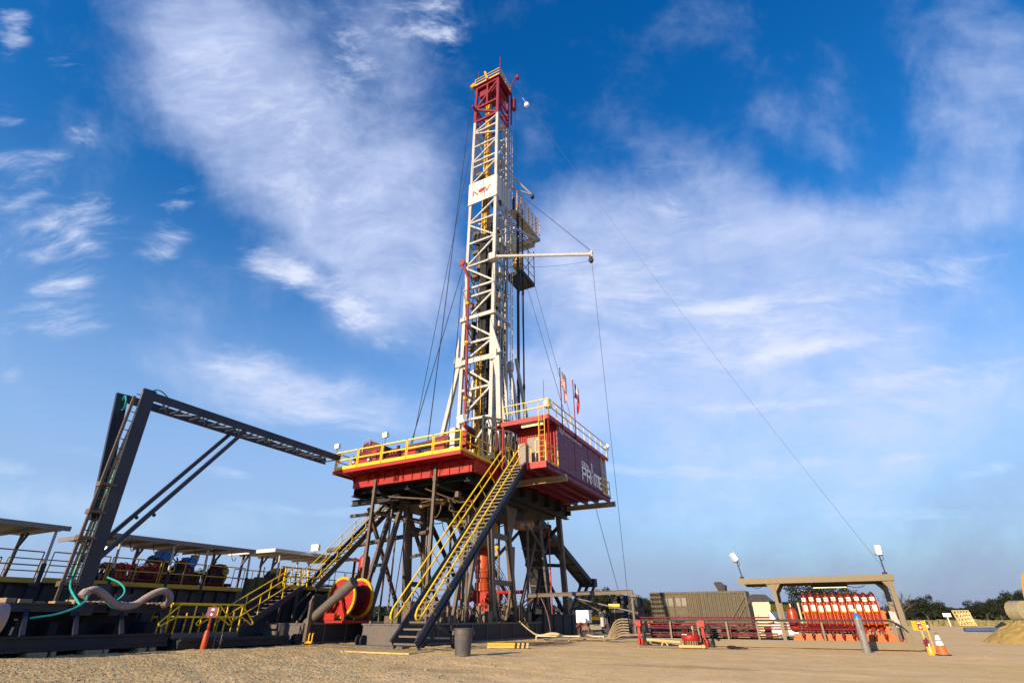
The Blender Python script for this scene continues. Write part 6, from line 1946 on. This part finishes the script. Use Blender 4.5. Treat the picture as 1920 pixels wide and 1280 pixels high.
# red hydrants, studded flange on timbers
def red_post(label, x, y, lean):
    t = thing('valve_post', label, 'valve post', (x, y, 0))
    mb = MB(); mb.beam((x - .04, y, 0), (x - .02, y, .72), .055, .05); mb.beam((x + .05, y, 0), (x + .02, y, .72), .055, .05); mb.build('post', RD, t)
    mb = MB(); mb.box(x - .13, x + .13, y - .10, y + .10, .68, .93); mb.build('box_head', RD, t, .01)
    mb = MB(); mb.box(x - .10, x + .02, y - .12, y + .12, 0, .26); mb.tube((x + .11, y - .06, 0), (x + .11, y - .06, .24), .07, 12); mb.build('foot_block', RD, t, .01)
    mb = MB(); mb.tube((x + .26, y - .05, .07), (x + .26, y + .1, .07), .07, 12); mb.ball((x + .22, y + .06, .62), .12, 8, (1, 1, 1.5)); mb.build('black_fitting', BK, t)


red_post('red box on twin red legs beside the tan hoses, left end of pipe skid', 6.95, 4.25, 0)
red_post('red box on red legs standing right of the studded orange flange', 9.72, 3.7, 0)
fg = thing('studded_flange', 'round orange red flange bristling with studs, resting on pale timbers', 'flange', (9.3, 3.3, 0))
mb = MB(); mb.lathe([(.05, 0), (.33, 0), (.35, .03), (.35, .17), (.33, .2), (.05, .2)], (9.3, 3.25, .22), (0, 0, 1), 26); mb.build('ring', RD, fg)
mb = MB()
for k in range(18):
    th = 2 * math.pi * k / 18; x, y = 9.3 + .28 * math.cos(th), 3.25 + .28 * math.sin(th); mb.tube((x, y, .06), (x, y, .60), .017, 5)
mb.build('stud', RM, fg)
mb = MB(); mb.box(9.05, 9.25, 2.85, 3.6, .42, .45); mb.tube((9.42, 3.2, .42), (9.42, 3.2, .72), .025, 6); mb.build('cover_plate', CR, fg)
for a_, l_ in (((8.9, 9.75, 2.75, 2.87, .0, .08), 'long pale timber on the ground in front of the studded flange'), ((8.9, 9.7, 3.4, 3.5, .0, .08), 'pale timber on the ground behind the studded flange'), ((9.78, 9.9, 2.7, 3.0, .0, .09), 'short timber offcut right of the studded flange')):
    mb = MB(); mb.box(*a_); mb.solo('timber', WY, l_, 'timber')
tr = thing('saw_horse', 'low yellow timber trestle lying at the left foot of the pipe skid', 'trestle', (7.9, 4.2, 0))
mb = MB(); mb.beam((7.25, 4.3, .20), (8.75, 3.9, .14), .06, .07); mb.build('beam', WY, tr)
mb = MB()
for x in (8.02,):
    mb.beam((x - .13, 4.05, 0), (x + .02, 4.1, .22), .05, .05); mb.beam((x + .15, 4.05, 0), (x + .0, 4.1, .22), .05, .05)
mb.build('leg', WY, tr)
bd = thing('debris', 'small dark clump of scrap lying on the pale dirt before the pipe skid', 'scrap', (10.9, 2.6, 0))
mb = MB(); mb.ball((10.85, 2.7, .05), .12, 8, (1.6, 1, .5)); mb.ball((11.1, 2.6, .04), .08, 8, (2.5, 1, .4)); mb.ball((11.35, 2.55, .03), .05, 8, (2, 1, .4)); mb.build('lump', BK, bd)

# gas bottle
gb = thing('gas_bottle', 'tall grey gas cylinder with blue shoulder standing before the orange bottles', 'gas cylinder', (15.15, 2.7, 0))
mb = MB(); mb.lathe([(.05, -.02), (.115, 0), (.12, .04), (.12, 1.0), (.115, 1.02)], (15.15, 2.7, -.02), (0, 0, 1), 22); mb.build('cylinder_body', BG, gb)
mb = MB(); mb.lathe([(.115, 1.02), (.11, 1.09), (.07, 1.15), (.04, 1.17)], (15.15, 2.7, -.02), (0, 0, 1), 22); mb.build('blue_shoulder', BL, gb)
mb = MB(); mb.lathe([(.032, 1.17), (.03, 1.22), (.035, 1.24), (.03, 1.30), (.0, 1.31)], (15.15, 2.7, -.02), (0, 0, 1), 12); mb.build('valve_cap', CR, gb)
fx = V3((math.cos(R(8)), math.sin(R(8)), 0))
tm = text_mb('NITROGEN', .052, (15.13, 2.572, .98), (0, 0, -1), fx, .002, .34)
tm.v = [(v[0], v[1] + 0.0, v[2]) for v in tm.v]; tm.build('lettering', BK, gb)

# traffic cone and signs
cn = thing('traffic_cone', 'orange and white traffic cone standing alone at right on the dirt', 'cone', (17.05, 1.75, 0))
cx, cy = 17.08, 1.72


def cone_band(r0, z0, r1, z1, m, nm):
    mb = MB(); mb.lathe([(r0, z0), (r1, z1)], (cx, cy, 0), (0, 0, 1), 24); return mb.build(nm, m, cn)


mb = MB(); mb.box(cx - .19, cx + .19, cy - .19, cy + .19, 0, .03); mb.build('cone_base', BK, cn, .008)
cone_band(.15, .03, .105, .27, TC, 'cone_body'); cone_band(.106, .27, .082, .38, CW, 'reflective_band'); cone_band(.081, .38, .074, .41, TC, 'cone_body')
cone_band(.074, .41, .048, .54, CW, 'reflective_band'); cone_band(.047, .54, .025, .62, paint('cone_tip', (.25, .1, .04)), 'cone_tip')
sg = thing('yellow_sign', 'yellow sign board with maroon panels and diamond on a leaning yellow post near the cone', 'sign', (16.75, 1.9, 0))
o = V3((16.78, 1.86, 0)); ex = V3((math.cos(R(14)), math.sin(R(14)), 0)); ez = V3((0, 0, 1)); en = ex.cross(ez)


def card(mb, a0, a1, z0, z1, off, th=.004, o=o, ex=ex, en=en):
    p = [o + ex * a0 + ez * z0 + en * off, o + ex * a1 + ez * z0 + en * off, o + ex * a1 + ez * z1 + en * off, o + ex * a0 + ez * z1 + en * off]
    return mb.prism(p, -en * th)


mb = MB(); card(mb, -.24, .12, .66, .92, 0, .012); pn2 = mb.build('board', YO, sg)
mb = MB(); card(mb, -.10, .02, .81, .91, .004); card(mb, -.09, .03, .68, .80, .004); mb.build('maroon_panel', PU, pn2)
mb = MB(); mb.prism([o + ex * (-.03) + ez * .70 + en * .008, o + ex * .012 + ez * .74 + en * .008, o + ex * (-.03) + ez * .78 + en * .008, o + ex * (-.072) + ez * .74 + en * .008], -en * .003)
card(mb, -.085, .005, .845, .88, .008, .003); mb.build('sign_symbol', CW, pn2)
mb = MB(); mb.beam(o + ez * .0 + en * (-.03), o + ex * -.03 + ez * .92 + en * (-.03), .035, .03); mb.build('post', YO, sg)
mb = MB(); card(mb, -.06, .10, .0, .22, .03, .05); mb.build('foot_block', YO, sg)
mb = MB(); card(mb, -.07, .06, .22, .40, .035, .05); mb.ball(o + ez * .42 + en * .03 + ex * (-.0), .04, 8); mb.build('maroon_collar', PU, sg)
mb = MB(); card(mb, .0, .025, .05, .20, .033, .003); card(mb, .01, .05, .22, .30, .037, .003); mb.build('slot_mark', CW, sg)
gs = thing('green_sign', 'small dark green sign with white square, just behind the yellow sign', 'sign', (16.95, 1.95, 0))
o2 = V3((16.93, 1.99, 0)); e2 = V3((math.cos(R(40)), math.sin(R(40)), 0)); n2_ = e2.cross(ez)
mb = MB(); card(mb, -.02, .12, .66, .92, 0, .01, o2, e2, n2_); b2 = mb.build('board', paint('sign_green', (.015, .06, .035)), gs)
mb = MB(); card(mb, .02, .09, .73, .81, .004, .003, o2, e2, n2_); card(mb, .0, .02, .82, .89, .004, .003, o2, e2, n2_); mb.build('sign_symbol', CW, b2)
mb = MB(); mb.beam(o2, o2 + ez * .94, .03, .03); mb.build('post', YO, gs)
# trash can
tc = thing('trash_can', 'grey plastic trash can with rolled rim standing right of the front stairway', 'trash can', (4.1, -5.3, 0))
x, y = 4.12, -5.32
mb = MB(); mb.lathe([(.05, 0), (.235, .0), (.24, .03), (.275, .56), (.285, .57), (.285, .60), (.29, .70), (.31, .705), (.315, .73), (.30, .735), (.28, .73), (.26, .55), (.22, .05), (.0, .05)], (x, y, -.01), (0, 0, 1), 28); mb.build('can_body', GC, tc)
mb = MB()
for s in (-1, 1):
    hx = V3((math.cos(R(28)), math.sin(R(28)), 0)) * s
    c_ = V3((x, y, .58)) + hx * .30
    mb.box(c_.x - .03, c_.x + .03, c_.y - .05, c_.y + .05, .54, .66)
mb.build('handle', GC, tc)
# stacked timbers with striped ends
tw = thing('timber_stack', 'two yellow timbers with black striped ends on the ground by the base box', 'timber', (3.2, -.9, 0))
rv_ = V3((.9, .43, 0)).normalized()
for k, (off, z) in enumerate(((0, .04), (.02, .13))):
    a = V3((2.55, -1.25, z)) + rv_ * off; b = a + rv_ * 1.05
    mb = MB(); mb.beam(a, b, .12, .08); mb.build('timber', YO if k else WY, tw)
    for j in range(3):
        mb = MB(); c0 = a + rv_ * (1.06 + j * .17); mb.beam(c0, c0 + rv_ * .08, .125, .08); mb.build('black_stripe', BK, tw)
        mb = MB(); c0 = a + rv_ * (1.14 + j * .17); mb.beam(c0, c0 + rv_ * .09, .12, .08); mb.build('yellow_stripe', WY, tw)

# horizontal I-beam gantry and hoses in the middle ground
ga = thing('hose_gantry', 'long level brown beam on a post with diagonal braces carrying hoses right of the rig', 'gantry', (5.5, 8.5, 0))
mb = MB(); mb.ibeam((-.9, 8.9, 2.15), (5.55, 8.5, 2.22), .14, .20, .02); mb.build('beam', GB, ga)
mb = MB(); mb.beam((5.55, 8.5, .3), (5.55, 8.5, 2.3), .10, .12); mb.build('post', GB, ga)
mb = MB(); mb.beam((5.2, 8.7, 1.5), (5.9, 8.3, 2.05), .05, .06); mb.box(5.5, 5.95, 8.3, 8.5, 1.98, 2.06); mb.beam((2.2, 8.8, 1.98), (5.6, 8.9, 1.25), .05, .06); mb.beam((2.2, 8.8, 2.0), (3.6, 9.6, 1.2), .05, .06); mb.build('brace', GR, ga)
rnd = random.Random(8)
mb = MB()
for k in range(7):
    z = .95 - k * .11
    mb.path([(6.1, 5.6, z), (5.7, 5.7, z + .02), (5.35, 5.9, z - .1), (5.1, 6.0, max(.12, z - .4)), (4.8, 6.1, .08 + .02 * k), (4.4, 6.5, .08), (3.9 - .1 * k, 6.9, .07)], .032, 6, 2)
mb.solo('hose_bundle', HS, 'fan of tan hoses curving off the left end of the pipe skid to the ground', 'hoses')
mb = MB()
for k in range(5):
    mb.path([(1.9, 11.0, 1.0 - .08 * k), (2.3, 10.0, .75), (3.0, 9.0, .35), (4.0, 7.6, .15), (4.9, 6.6, .12 + .03 * k)], .025, 6, 2)
mb.path([(-.6, 8.0, 1.0), (-.2, 7.6, .6), (.5, 7.2, .12), (1.5, 7.0, .3), (2.4, 6.9, .12), (3.3, 6.8, .25), (4.3, 6.6, .1)], .03, 6, 2)
mb.path([(.1, 8.8, 2.0), (.5, 8.6, 1.4), (.9, 8.2, .6), (.95, 8.0, .1)], .03, 6, 2)
mb.path([(-2.2, 8.6, 2.0), (-1.9, 8.7, 1.6), (-1.3, 8.8, 1.6), (-.8, 8.9, 2.0)], .035, 6, 2); mb.path([(-2.2, 8.6, 1.85), (-1.7, 8.7, 1.45), (-1.1, 8.8, 1.5), (-.5, 8.9, 2.0)], .035, 6, 2)
mb.solo('slack_hose', paint('hose_brown', (.16, .10, .08)), 'slack brown hoses drooping from the cabinet and gantry beam to the dirt', 'hoses')
lr = thing('hose_rack', 'long low cream rack with yellow hoses across the dirt beside the base box', 'rack', (2.2, 7, 0))
mb = MB(); mb.beam((1.0, 6.2, .20), (4.3, 7.1, .20), .05, .05); mb.beam((.9, 6.5, .20), (4.2, 7.4, .20), .05, .05)
for x, y in ((1.0, 6.2), (4.3, 7.1), (2.6, 6.65)):
    mb.beam((x, y, 0), (x, y, .2), .05, .05)
mb.build('frame', CR, lr)
mb = MB()
for k in range(4):
    mb.path([(-.6, 7.4 + .1 * k, .85 - .05 * k), (.1, 7.0, .5), (.9, 6.5 + .05 * k, .18), (1.8, 6.6, .30 + .03 * k), (2.5, 6.9, .14), (3.4, 6.9, .3), (4.1, 7.1, .15)], .028, 6, 2)
mb.build('yellow_hose', paint('hose_yellow', (.55, .42, .18), (.3, .2, .1), .3, .6), lr)
ec = thing('electrical_cabinet', 'white electrical cabinet with red valves at its foot, right end of the tall base box', 'cabinet', (1.7, 11.2, 0))
mb = MB(); mb.box(1.3, 2.1, 11.0, 11.5, .75, 1.42); mb.build('cabinet_body', CW, ec, .02)
mb = MB(); mb.box(1.35, 1.42, 11.1, 11.2, 0, .75); mb.box(1.98, 2.05, 11.1, 11.2, 0, .75); mb.build('leg', GR, ec)
mb = MB()
for k in range(7):
    mb.lathe([(.02, -.03), (.06, -.03), (.06, .03), (.02, .03)], (1.35 + .12 * k, 10.95, .6 + .08 * (k % 3)), (0, 1, 0), 8); mb.tube((1.35 + .12 * k, 11.0, .2), (1.35 + .12 * k, 11.0, .7), .02, 5)
mb.build('valve', RM, ec)
pt = thing('pump_truck', 'dark pump unit with grey cylinder, yellow lamp housing and jumbled top behind the hoses', 'pump unit', (3.6, 13, 0))
mb = MB(); mb.box(2.3, 4.6, 12.5, 14.5, .2, 1.25); mb.box(3.0, 4.5, 12.5, 14.5, 1.25, 1.7); mb.build('body', DK, pt, .03)
mb = MB()
for k in range(18):
    x = rnd.uniform(2.9, 4.7); h = rnd.uniform(.15, .6); mb.box(x, x + rnd.uniform(.05, .25), 12.6 + rnd.uniform(0, 1), 13.8, 1.6, 1.7 + h)
mb.build('top_gear', DK, pt)
mb = MB(); mb.tube((2.45, 12.35, .55), (2.45, 12.35, 1.35), .13, 14); mb.build('grey_cylinder', LG, pt)
mb = MB(); mb.box(2.9, 3.6, 12.35, 12.5, 1.5, 1.75); mb.box(1.1 + .6, 1.1 + 1.25, 12.4, 12.6, .9, 1.08); mb.build('yellow_guard', YL, pt)
mb = MB()
for k in range(12):
    x = rnd.uniform(2.3, 4.6); mb.box(x, x + rnd.uniform(.04, .16), 12.42, 12.49, rnd.uniform(.4, 1.1), rnd.uniform(1.1, 1.5))
mb.build('fitting', GR, pt)

# ------------------------------------------------------------------ dirt pile and digger
def pile():
    n = 90; vs = []; fs = []
    rx, ry, h = 3.5, 3.6, 1.02; cx, cy = 24.3, 15.5
    for j in range(n + 1):
        for i in range(n + 1):
            u, v = i / n * 2 - 1, j / n * 2 - 1; r = math.hypot(u, v)
            z = max(0, 1 - r) ** .8 * 1.7; z = min(z, .92 + .1 * mnoise.noise(V3((u * 4, v * 4, 1))))
            p = V3((u * 5, v * 5, 3)); z *= 1 + .16 * mnoise.noise(p) + .08 * mnoise.noise(p * 3)
            rid = mnoise.noise(V3((u * 3.3 + v * 2, v * 7, 9)))
            if z > .05:
                z += -.07 * max(0, .3 - abs(rid)) * 3 * min(1, z)
            vs.append((u * rx + .1 * mnoise.noise(p * 1.7), v * ry, z * h - .04 + (.05 * mnoise.noise(p * 5) + .03 * mnoise.noise(p * 11)) * min(1, z * 3)))
    for j in range(n):
        for i in range(n):
            a = j * (n + 1) + i; fs.append((a, a + 1, a + n + 2, a + n + 1))
    mb = MB(); mb.add(vs, fs)
    o = mb.build('dirt_pile', paint('pile_dirt', (.50, .33, .10), (.34, .23, .09), .6, .95, streak=False, scale=2.5, bump=.9, spec=.1)); o.location = (cx, cy, 0)
    tag(o, 'heap of ochre dirt with cracked crust at the right edge below the digger bucket', 'dirt pile')


pile()
ex_ = thing('excavator', 'orange yellow excavator at right edge, its dusty bucket hanging over the dirt heap', 'excavator', (27.5, 20, 0))
EC = paint('digger_orange', (.80, .33, .02), (.45, .25, .08), .3, .45)
ED = paint('bucket_dusty', (.36, .30, .17), (.22, .18, .12), .6, .85)
B0 = V3((23.9, 19.1, 0))
ex2 = V3((math.cos(R(28.5)), math.sin(R(28.5)), 0))


def EP(a, z):
    return B0 + ex2 * a + V3((0, 0, z))


mb = MB(); mb.prism([EP(.2, 1.5), EP(.6, 1.42), EP(1.1, 2.1), EP(1.45, 3.0), EP(1.3, 3.25), EP(.85, 3.2), EP(.62, 2.9), EP(.35, 2.2)], V3((-.477, .879, 0)) * .35); mb.build('stick', EC, ex_, .02)
mb = MB(); mb.beam(EP(1.0, 3.0), EP(3.6, 4.2), .35, .55); mb.beam(EP(3.6, 4.2), EP(6.0, 1.6), .35, .6); mb.build('boom_arm', EC, ex_, .02)
mb = MB(); mb.tube(EP(1.3, 3.0), EP(1.1, 1.9), .07, 10); mb.build('ram', DK, ex_)
mb = MB()
prof = [(.75, 1.52), (.62, 1.68), (.40, 1.80), (.12, 1.82), (-.12, 1.72), (-.26, 1.52), (-.30, 1.28), (-.24, 1.06), (-.14, .93), (-.08, 1.02), (-.14, 1.15), (-.16, 1.34), (-.08, 1.52), (.10, 1.62), (.34, 1.6), (.55, 1.48)]
mb.prism([EP(a - .33, z) for a, z in prof], V3((-.477, .879, 0)) * .8)
mb.prism([EP(a - .33, z) for a, z in [(-.08, 1.02), (.05, 1.16), (.3, 1.28), (.6, 1.40), (.55, 1.48), (.34, 1.6), (.10, 1.62), (-.08, 1.52), (-.16, 1.34), (-.14, 1.15)]], V3((-.477, .879, 0)) * .04)
mb.build('bucket', ED, ex_)
mb = MB()
for k in range(4):
    b = EP(-.41, .98) + V3((-.477, .879, 0)) * (.08 + k * .24); mb.beam(b, b + V3((.03, 0, -.12)), .08, .07)
mb.build('bucket_tooth', GR, ex_)
mb = MB(); c = EP(7.0, 0); mb.box(c.x - 1.2, c.x + 1.4, c.y - 1.2, c.y + 1.4, .9, 2.2); mb.build('body', EC, ex_, .05)
mb = MB()
for s in (-1.2, 1.0):
    mb.box(c.x - 1.8, c.x + 1.8, c.y + s, c.y + s + .5, 0, .8)
mb.build('track', BK, ex_, .1)

# yellow steel frame, blue pipes, distant things
OFF = V3((1.0, .5, 0))
yf = thing('stacked_frame', 'yellow ladder like steel frame leaning on end in the distance before the tree line', 'frame', (30, 76, 0))
o = V3((30.3, 75.5, 0)) + OFF; e = V3((math.cos(R(28.5)), math.sin(R(28.5)), 0))
mb = MB()
for k in range(6):
    a = o + e * (-1.1 + k * .42); mb.beam(a + V3((0, 0, .1)), a + V3((0, 0, 1.9)) + e * -.45, .14, .14)
for k in range(5):
    z = .15 + k * .43; mb.beam(o + e * (-1.15 - .1 * k) + V3((0, -.1, z)), o + e * (1.05 - .1 * k) + V3((0, -.1, z)), .1, .12)
mb.build('frame_bars', paint('frame_yellow', (.62, .47, .16), (.4, .3, .12), .4, .6), yf)
mb = MB()
for k in range(4):
    mb.box(o.x - .8 + k * .4, o.x - .5 + k * .4, o.y + .4, o.y + .5, .3, 1.7)
mb.build('inner_panel', CW, yf)
mb = MB(); mb.box(29.2, 30.1, 78, 78.1, 1.15, 1.6); mb.tube((29.65, 78.15, 0), (29.65, 78.15, 1.4), .06, 6)
mb.solo('roadside_sign', CW, 'small white roadside sign in the distance left of the yellow frame', 'sign')
BP = paint('pipe_blue', (.05, .10, .22), (.12, .13, .16), .4, .5)
for k in range(5):
    o = V3((26.2 + .5 * k, 41.6 + .28 * k * 2, .14))
    if k > 2:
        o = V3((27.5 + .5 * (k - 3), 42.6 + .6 * (k - 3), .14))
    mb = MB(); mb.lathe([(.15, -1.7), (.16, -1.65), (.16, 1.65), (.14, 1.7), (.10, 1.7), (.10, -1.7)], o, (math.cos(R(20)), math.sin(R(20)) , 0), 12)
    mb.solo('blue_pipe', BP, 'one of the blue pipes stacked on the ground beyond the cone', 'pipe', 'blue pipes stacked on the ground')
bm_ = thing('scrap_heap', 'low black heap of scrap lying behind the blue pipes', 'scrap', (31, 46, 0))
mb = MB(); rnd = random.Random(77)
for k in range(40):
    x, y = 31.0 + rnd.uniform(-3.0, 3.0), 46 + rnd.uniform(-.8, .8); mb.rocks((x, y, .2), rnd.uniform(.2, .55), k)
mb.build('scrap_lump', BK, bm_)
mb = MB(); mb.box(17.0, 18.3, 44.5, 44.6, .62, .74); mb.tube((17.3, 44.55, 0), (17.3, 44.55, .65), .03, 6); mb.tube((18.0, 44.55, 0), (18.0, 44.55, .65), .03, 6)
mb.solo('white_rail', CW, 'short white horizontal bar in the distance just right of the roof frame column', 'bar')


# ------------------------------------------------------------------ trees
def leaf_mat(name, c0, c1):
    m = bpy.data.materials.new(name); m.use_nodes = True
    t = NT(m.node_tree); bs = t.n['Principled BSDF']
    pos = t.add('ShaderNodeNewGeometry').outputs['Position']
    n = t.noise(pos, .9, 4, .6); n2 = t.noise(pos, 7, 2, .6)
    col = t.mix(t.maprange(n, .35, .65), c4(*c0), c4(*c1)); col = t.mix(t.maprange(n2, .6, .75, 0, .5), col, c4(c1[0] * 1.6, c1[1] * 1.5, c1[2] * 1.2))
    t.l.new(col, bs.inputs['Base Color']); bs.inputs['Roughness'].default_value = .7; bs.inputs['Specular IOR Level'].default_value = .2
    return m


LF = leaf_mat('oak_leaves', (.012, .018, .010), (.028, .034, .015))
BARK = paint('bark', (.09, .07, .055), (.05, .04, .035), .5, .9, scale=4)


def make_tree(seed, h, w, label, cat='tree', bare=False):
    rnd = random.Random(seed)
    t = thing('oak_tree' if not bare else 'bare_tree', label, cat, (0, 0, 0))
    mb = MB(); tips = []
    mb.path([(0, 0, -.2), (.05 * h * rnd.uniform(-.3, .3), 0, h * .18), (rnd.uniform(-.05, .05) * h, rnd.uniform(-.05, .05) * h, h * .4)], lambda f: h * (.045 - .015 * f), 8, 1)
    for k in range(9 if not bare else 16):
        a = rnd.uniform(0, 2 * math.pi); r = w * rnd.uniform(.25, .85); z1 = h * rnd.uniform(.5, .95)
        p = V3((0, 0, h * rnd.uniform(.25, .42))); q = V3((r * math.cos(a), r * math.sin(a), z1)); m = p.lerp(q, .5) + V3((0, 0, h * .06))
        mb.path([p, m, q], lambda f: h * (.018 - .014 * f), 5, 1); tips.append(q)
        if bare:
            for j in range(7):
                s = m.lerp(q, rnd.uniform(0, 1)); e = s + V3((rnd.uniform(-.2, .2) * w, rnd.uniform(-.2, .2) * w, rnd.uniform(.02, .2) * h)); mb.path([s, s.lerp(e, .5) + V3((0, 0, .02 * h)), e], lambda f: h * (.005 - .003 * f), 4, 1); tips.append(e)
    mb.build('trunk', BARK, t)
    if True:
        mb = MB()
        clumps = []
        for k in range(26 if not bare else 14):
            a = rnd.uniform(0, 2 * math.pi); rr = w * math.sqrt(rnd.random()) * .88
            dome = math.sqrt(max(0.05, 1 - (rr / w) ** 2))
            z = h * (.38 + .50 * dome * rnd.uniform(.25, 1.05))
            clumps.append((V3((rr * math.cos(a), rr * math.sin(a), z)), w * rnd.uniform(.13, .30)))
        clumps += [(q, w * .17) for q in tips[:9]]
        per = 190 if not bare else 12
        for c_, r in clumps:
            for k in range(per):
                d = V3((rnd.gauss(0, 1), rnd.gauss(0, 1), rnd.gauss(0, .62))).normalized() * r * rnd.random() ** .4
                p = c_ + d; s = h * rnd.uniform(.012, .028) * (1 if not bare else .7)
                u = V3((rnd.gauss(0, 1), rnd.gauss(0, 1), rnd.gauss(0, 1))).normalized(); v = u.orthogonal().normalized(); w_ = u.cross(v)
                mb.add([p - v * s, p + w_ * s * .7, p + v * s, p - w_ * s * .7], [(0, 1, 2, 3)])
        me = bpy.data.meshes.new('crown'); me.from_pydata(mb.v, [], mb.f); me.materials.append(LF if not bare else BARK)
        o = bpy.data.objects.new('crown', me); C.objects.link(o); o.parent = t
    return t


camP = V3((14.02, -20.38, 0))
fwd = V3((-math.sin(HEAD), math.cos(HEAD), 0)); rgt = V3((math.cos(HEAD), math.sin(HEAD), 0))


def yard(px, Y):
    """ground point seen Y metres ahead in the direction of column px of the horizon"""
    return camP + fwd * Y + rgt * ((px - 960) / 930.0 * Y * math.cos(PITCH))


TR = [make_tree(1, 7.0, 5.2, 'x'), make_tree(2, 6.4, 6.0, 'x'), make_tree(5, 7.4, 4.6, 'x')]
spots = [
    (1740, 128, 1.00, 0, 'broad dark oak rising highest just right of the roof frame column'),
    (1716, 140, .62, 1, 'lower dark tree filling left side under the broad oak'),
    (1775, 142, .66, 2, 'low dark tree trailing right of the broad oak'),
    (1800, 165, .62, 1, 'small far tree in the dip above the white roadside sign'),
    (1826, 160, .72, 0, 'rounded tree left of the hill of trees behind the yellow frame'),
    (1852, 150, .98, 1, 'tall umbrella topped tree on the crest behind the dirt heap'),
    (1878, 150, .92, 2, 'dark tree right of the umbrella topped tree'),
    (1905, 128, 1.05, 0, 'dark tree behind the excavator bucket at the right edge'),
    (1930, 118, 1.2, 1, 'tall dark tree cut by the right edge of the photo'),
    (1556, 66, .80, 1, 'rounded olive tree peeping above the orange bottles'),
    (1592, 70, .66, 0, 'second rounded tree just right of the first above the orange bottles'),
    (1100, 104, .84, 1, 'leafy tree behind the hinged leg of the catwalk ramp'),
    (1126, 98, .86, 0, 'leafy tree centred under the brown gantry beam'),
    (1150, 108, .78, 2, 'leafy tree behind the dark pump unit'),
    (1185, 116, .86, 1, 'leafy tree just right of the gantry post'),
    (1205, 120, .70, 0, 'smaller tree between gantry post and olive container'),
    (1080, 120, .70, 2, 'scrubby tree beyond the right end of the base box'),
    (1440, 120, .62, 0, 'distant low tree between olive container and orange vessel'),
    (1490, 140, .62, 1, 'distant low tree just left of the orange bottles'),
]
used = [False] * 3
for px_, Y, s, kind, lab in spots:
    p = yard(px_, Y)
    if not used[kind]:
        o = TR[kind]; used[kind] = True
    else:
        o = copy_tree(TR[kind])
    s *= .80 if px_ > 1690 else .95; o.location = p; o.scale = (s, s, s); o.rotation_euler = (0, 0, random.uniform(0, 6)); o['label'] = lab; o['group'] = 'trees beyond the pad'
bt_ = make_tree(12, 6.2, 3.6, 'leafless grey brown tree showing sky through its twigs, left of the broad oak', bare=True)
p = yard(1697, 120); bt_.location = p
bt2 = copy_tree(bt_); bt2.location = yard(1682, 112); bt2.scale = (.8, .8, .8); bt2['label'] = 'smaller leafless tree partly behind the right roof frame column'; bt2.rotation_euler = (0, 0, 2)
bt3 = copy_tree(bt_); bt3.location = yard(1060, 90); bt3.scale = (.62, .62, .62); bt3['label'] = 'small leafless tree behind the far right rig post'; bt3.rotation_euler = (0, 0, 4)
# distant woods that read as one band, and scrub
mb = MB(); rnd = random.Random(99)
for k in range(3600):
    px_ = rnd.uniform(-150, 2150); Y = rnd.uniform(185, 235); p = yard(px_, Y)
    hh = 4.2 + 2.2 * mnoise.noise(V3((px_ * .012, 3, 0))) + .9 * mnoise.noise(V3((px_ * .05, 9, 0)))
    for j in range(9):
        z = rnd.uniform(0, hh); s = rnd.uniform(.35, .8)
        c_ = p + V3((rnd.uniform(-1.5, 1.5), rnd.uniform(-1.5, 1.5), z))
        u = V3((rnd.gauss(0, 1), rnd.gauss(0, 1), rnd.gauss(0, 1))).normalized(); v = u.orthogonal().normalized(); w_ = u.cross(v)
        mb.add([c_ - v * s, c_ + w_ * s, c_ + v * s, c_ - w_ * s], [(0, 1, 2, 3)])
me = bpy.data.meshes.new('distant_woods'); me.from_pydata(mb.v, [], mb.f); me.materials.append(LF)
o = bpy.data.objects.new('distant_woods', me); C.objects.link(o); o['kind'] = 'stuff'
GM = leaf_mat('dry_grass', (.16, .14, .05), (.26, .21, .09))
mb = MB()
for k in range(2600):
    px_ = rnd.uniform(1650, 1960) if rnd.random() < .6 else rnd.uniform(1000, 1650); Y = rnd.uniform(84, 120); p = yard(px_, Y)
    s = rnd.uniform(.15, .45) * (1 + .8 * max(0, mnoise.noise(V3((px_ * .02, 1, 0))))); a = rnd.uniform(0, 3.14)
    d = V3((math.cos(a), math.sin(a), 0)) * s
    mb.add([p - d, p + d, p + d * .6 + V3((rnd.uniform(-.2, .2), 0, s * 1.6)), p - d * .6 + V3((0, 0, s * 1.4))], [(0, 1, 2, 3)])
me = bpy.data.meshes.new('tall_grass'); me.from_pydata(mb.v, [], mb.f); me.materials.append(GM)
o = bpy.data.objects.new('tall_grass', me); C.objects.link(o); o['kind'] = 'stuff'
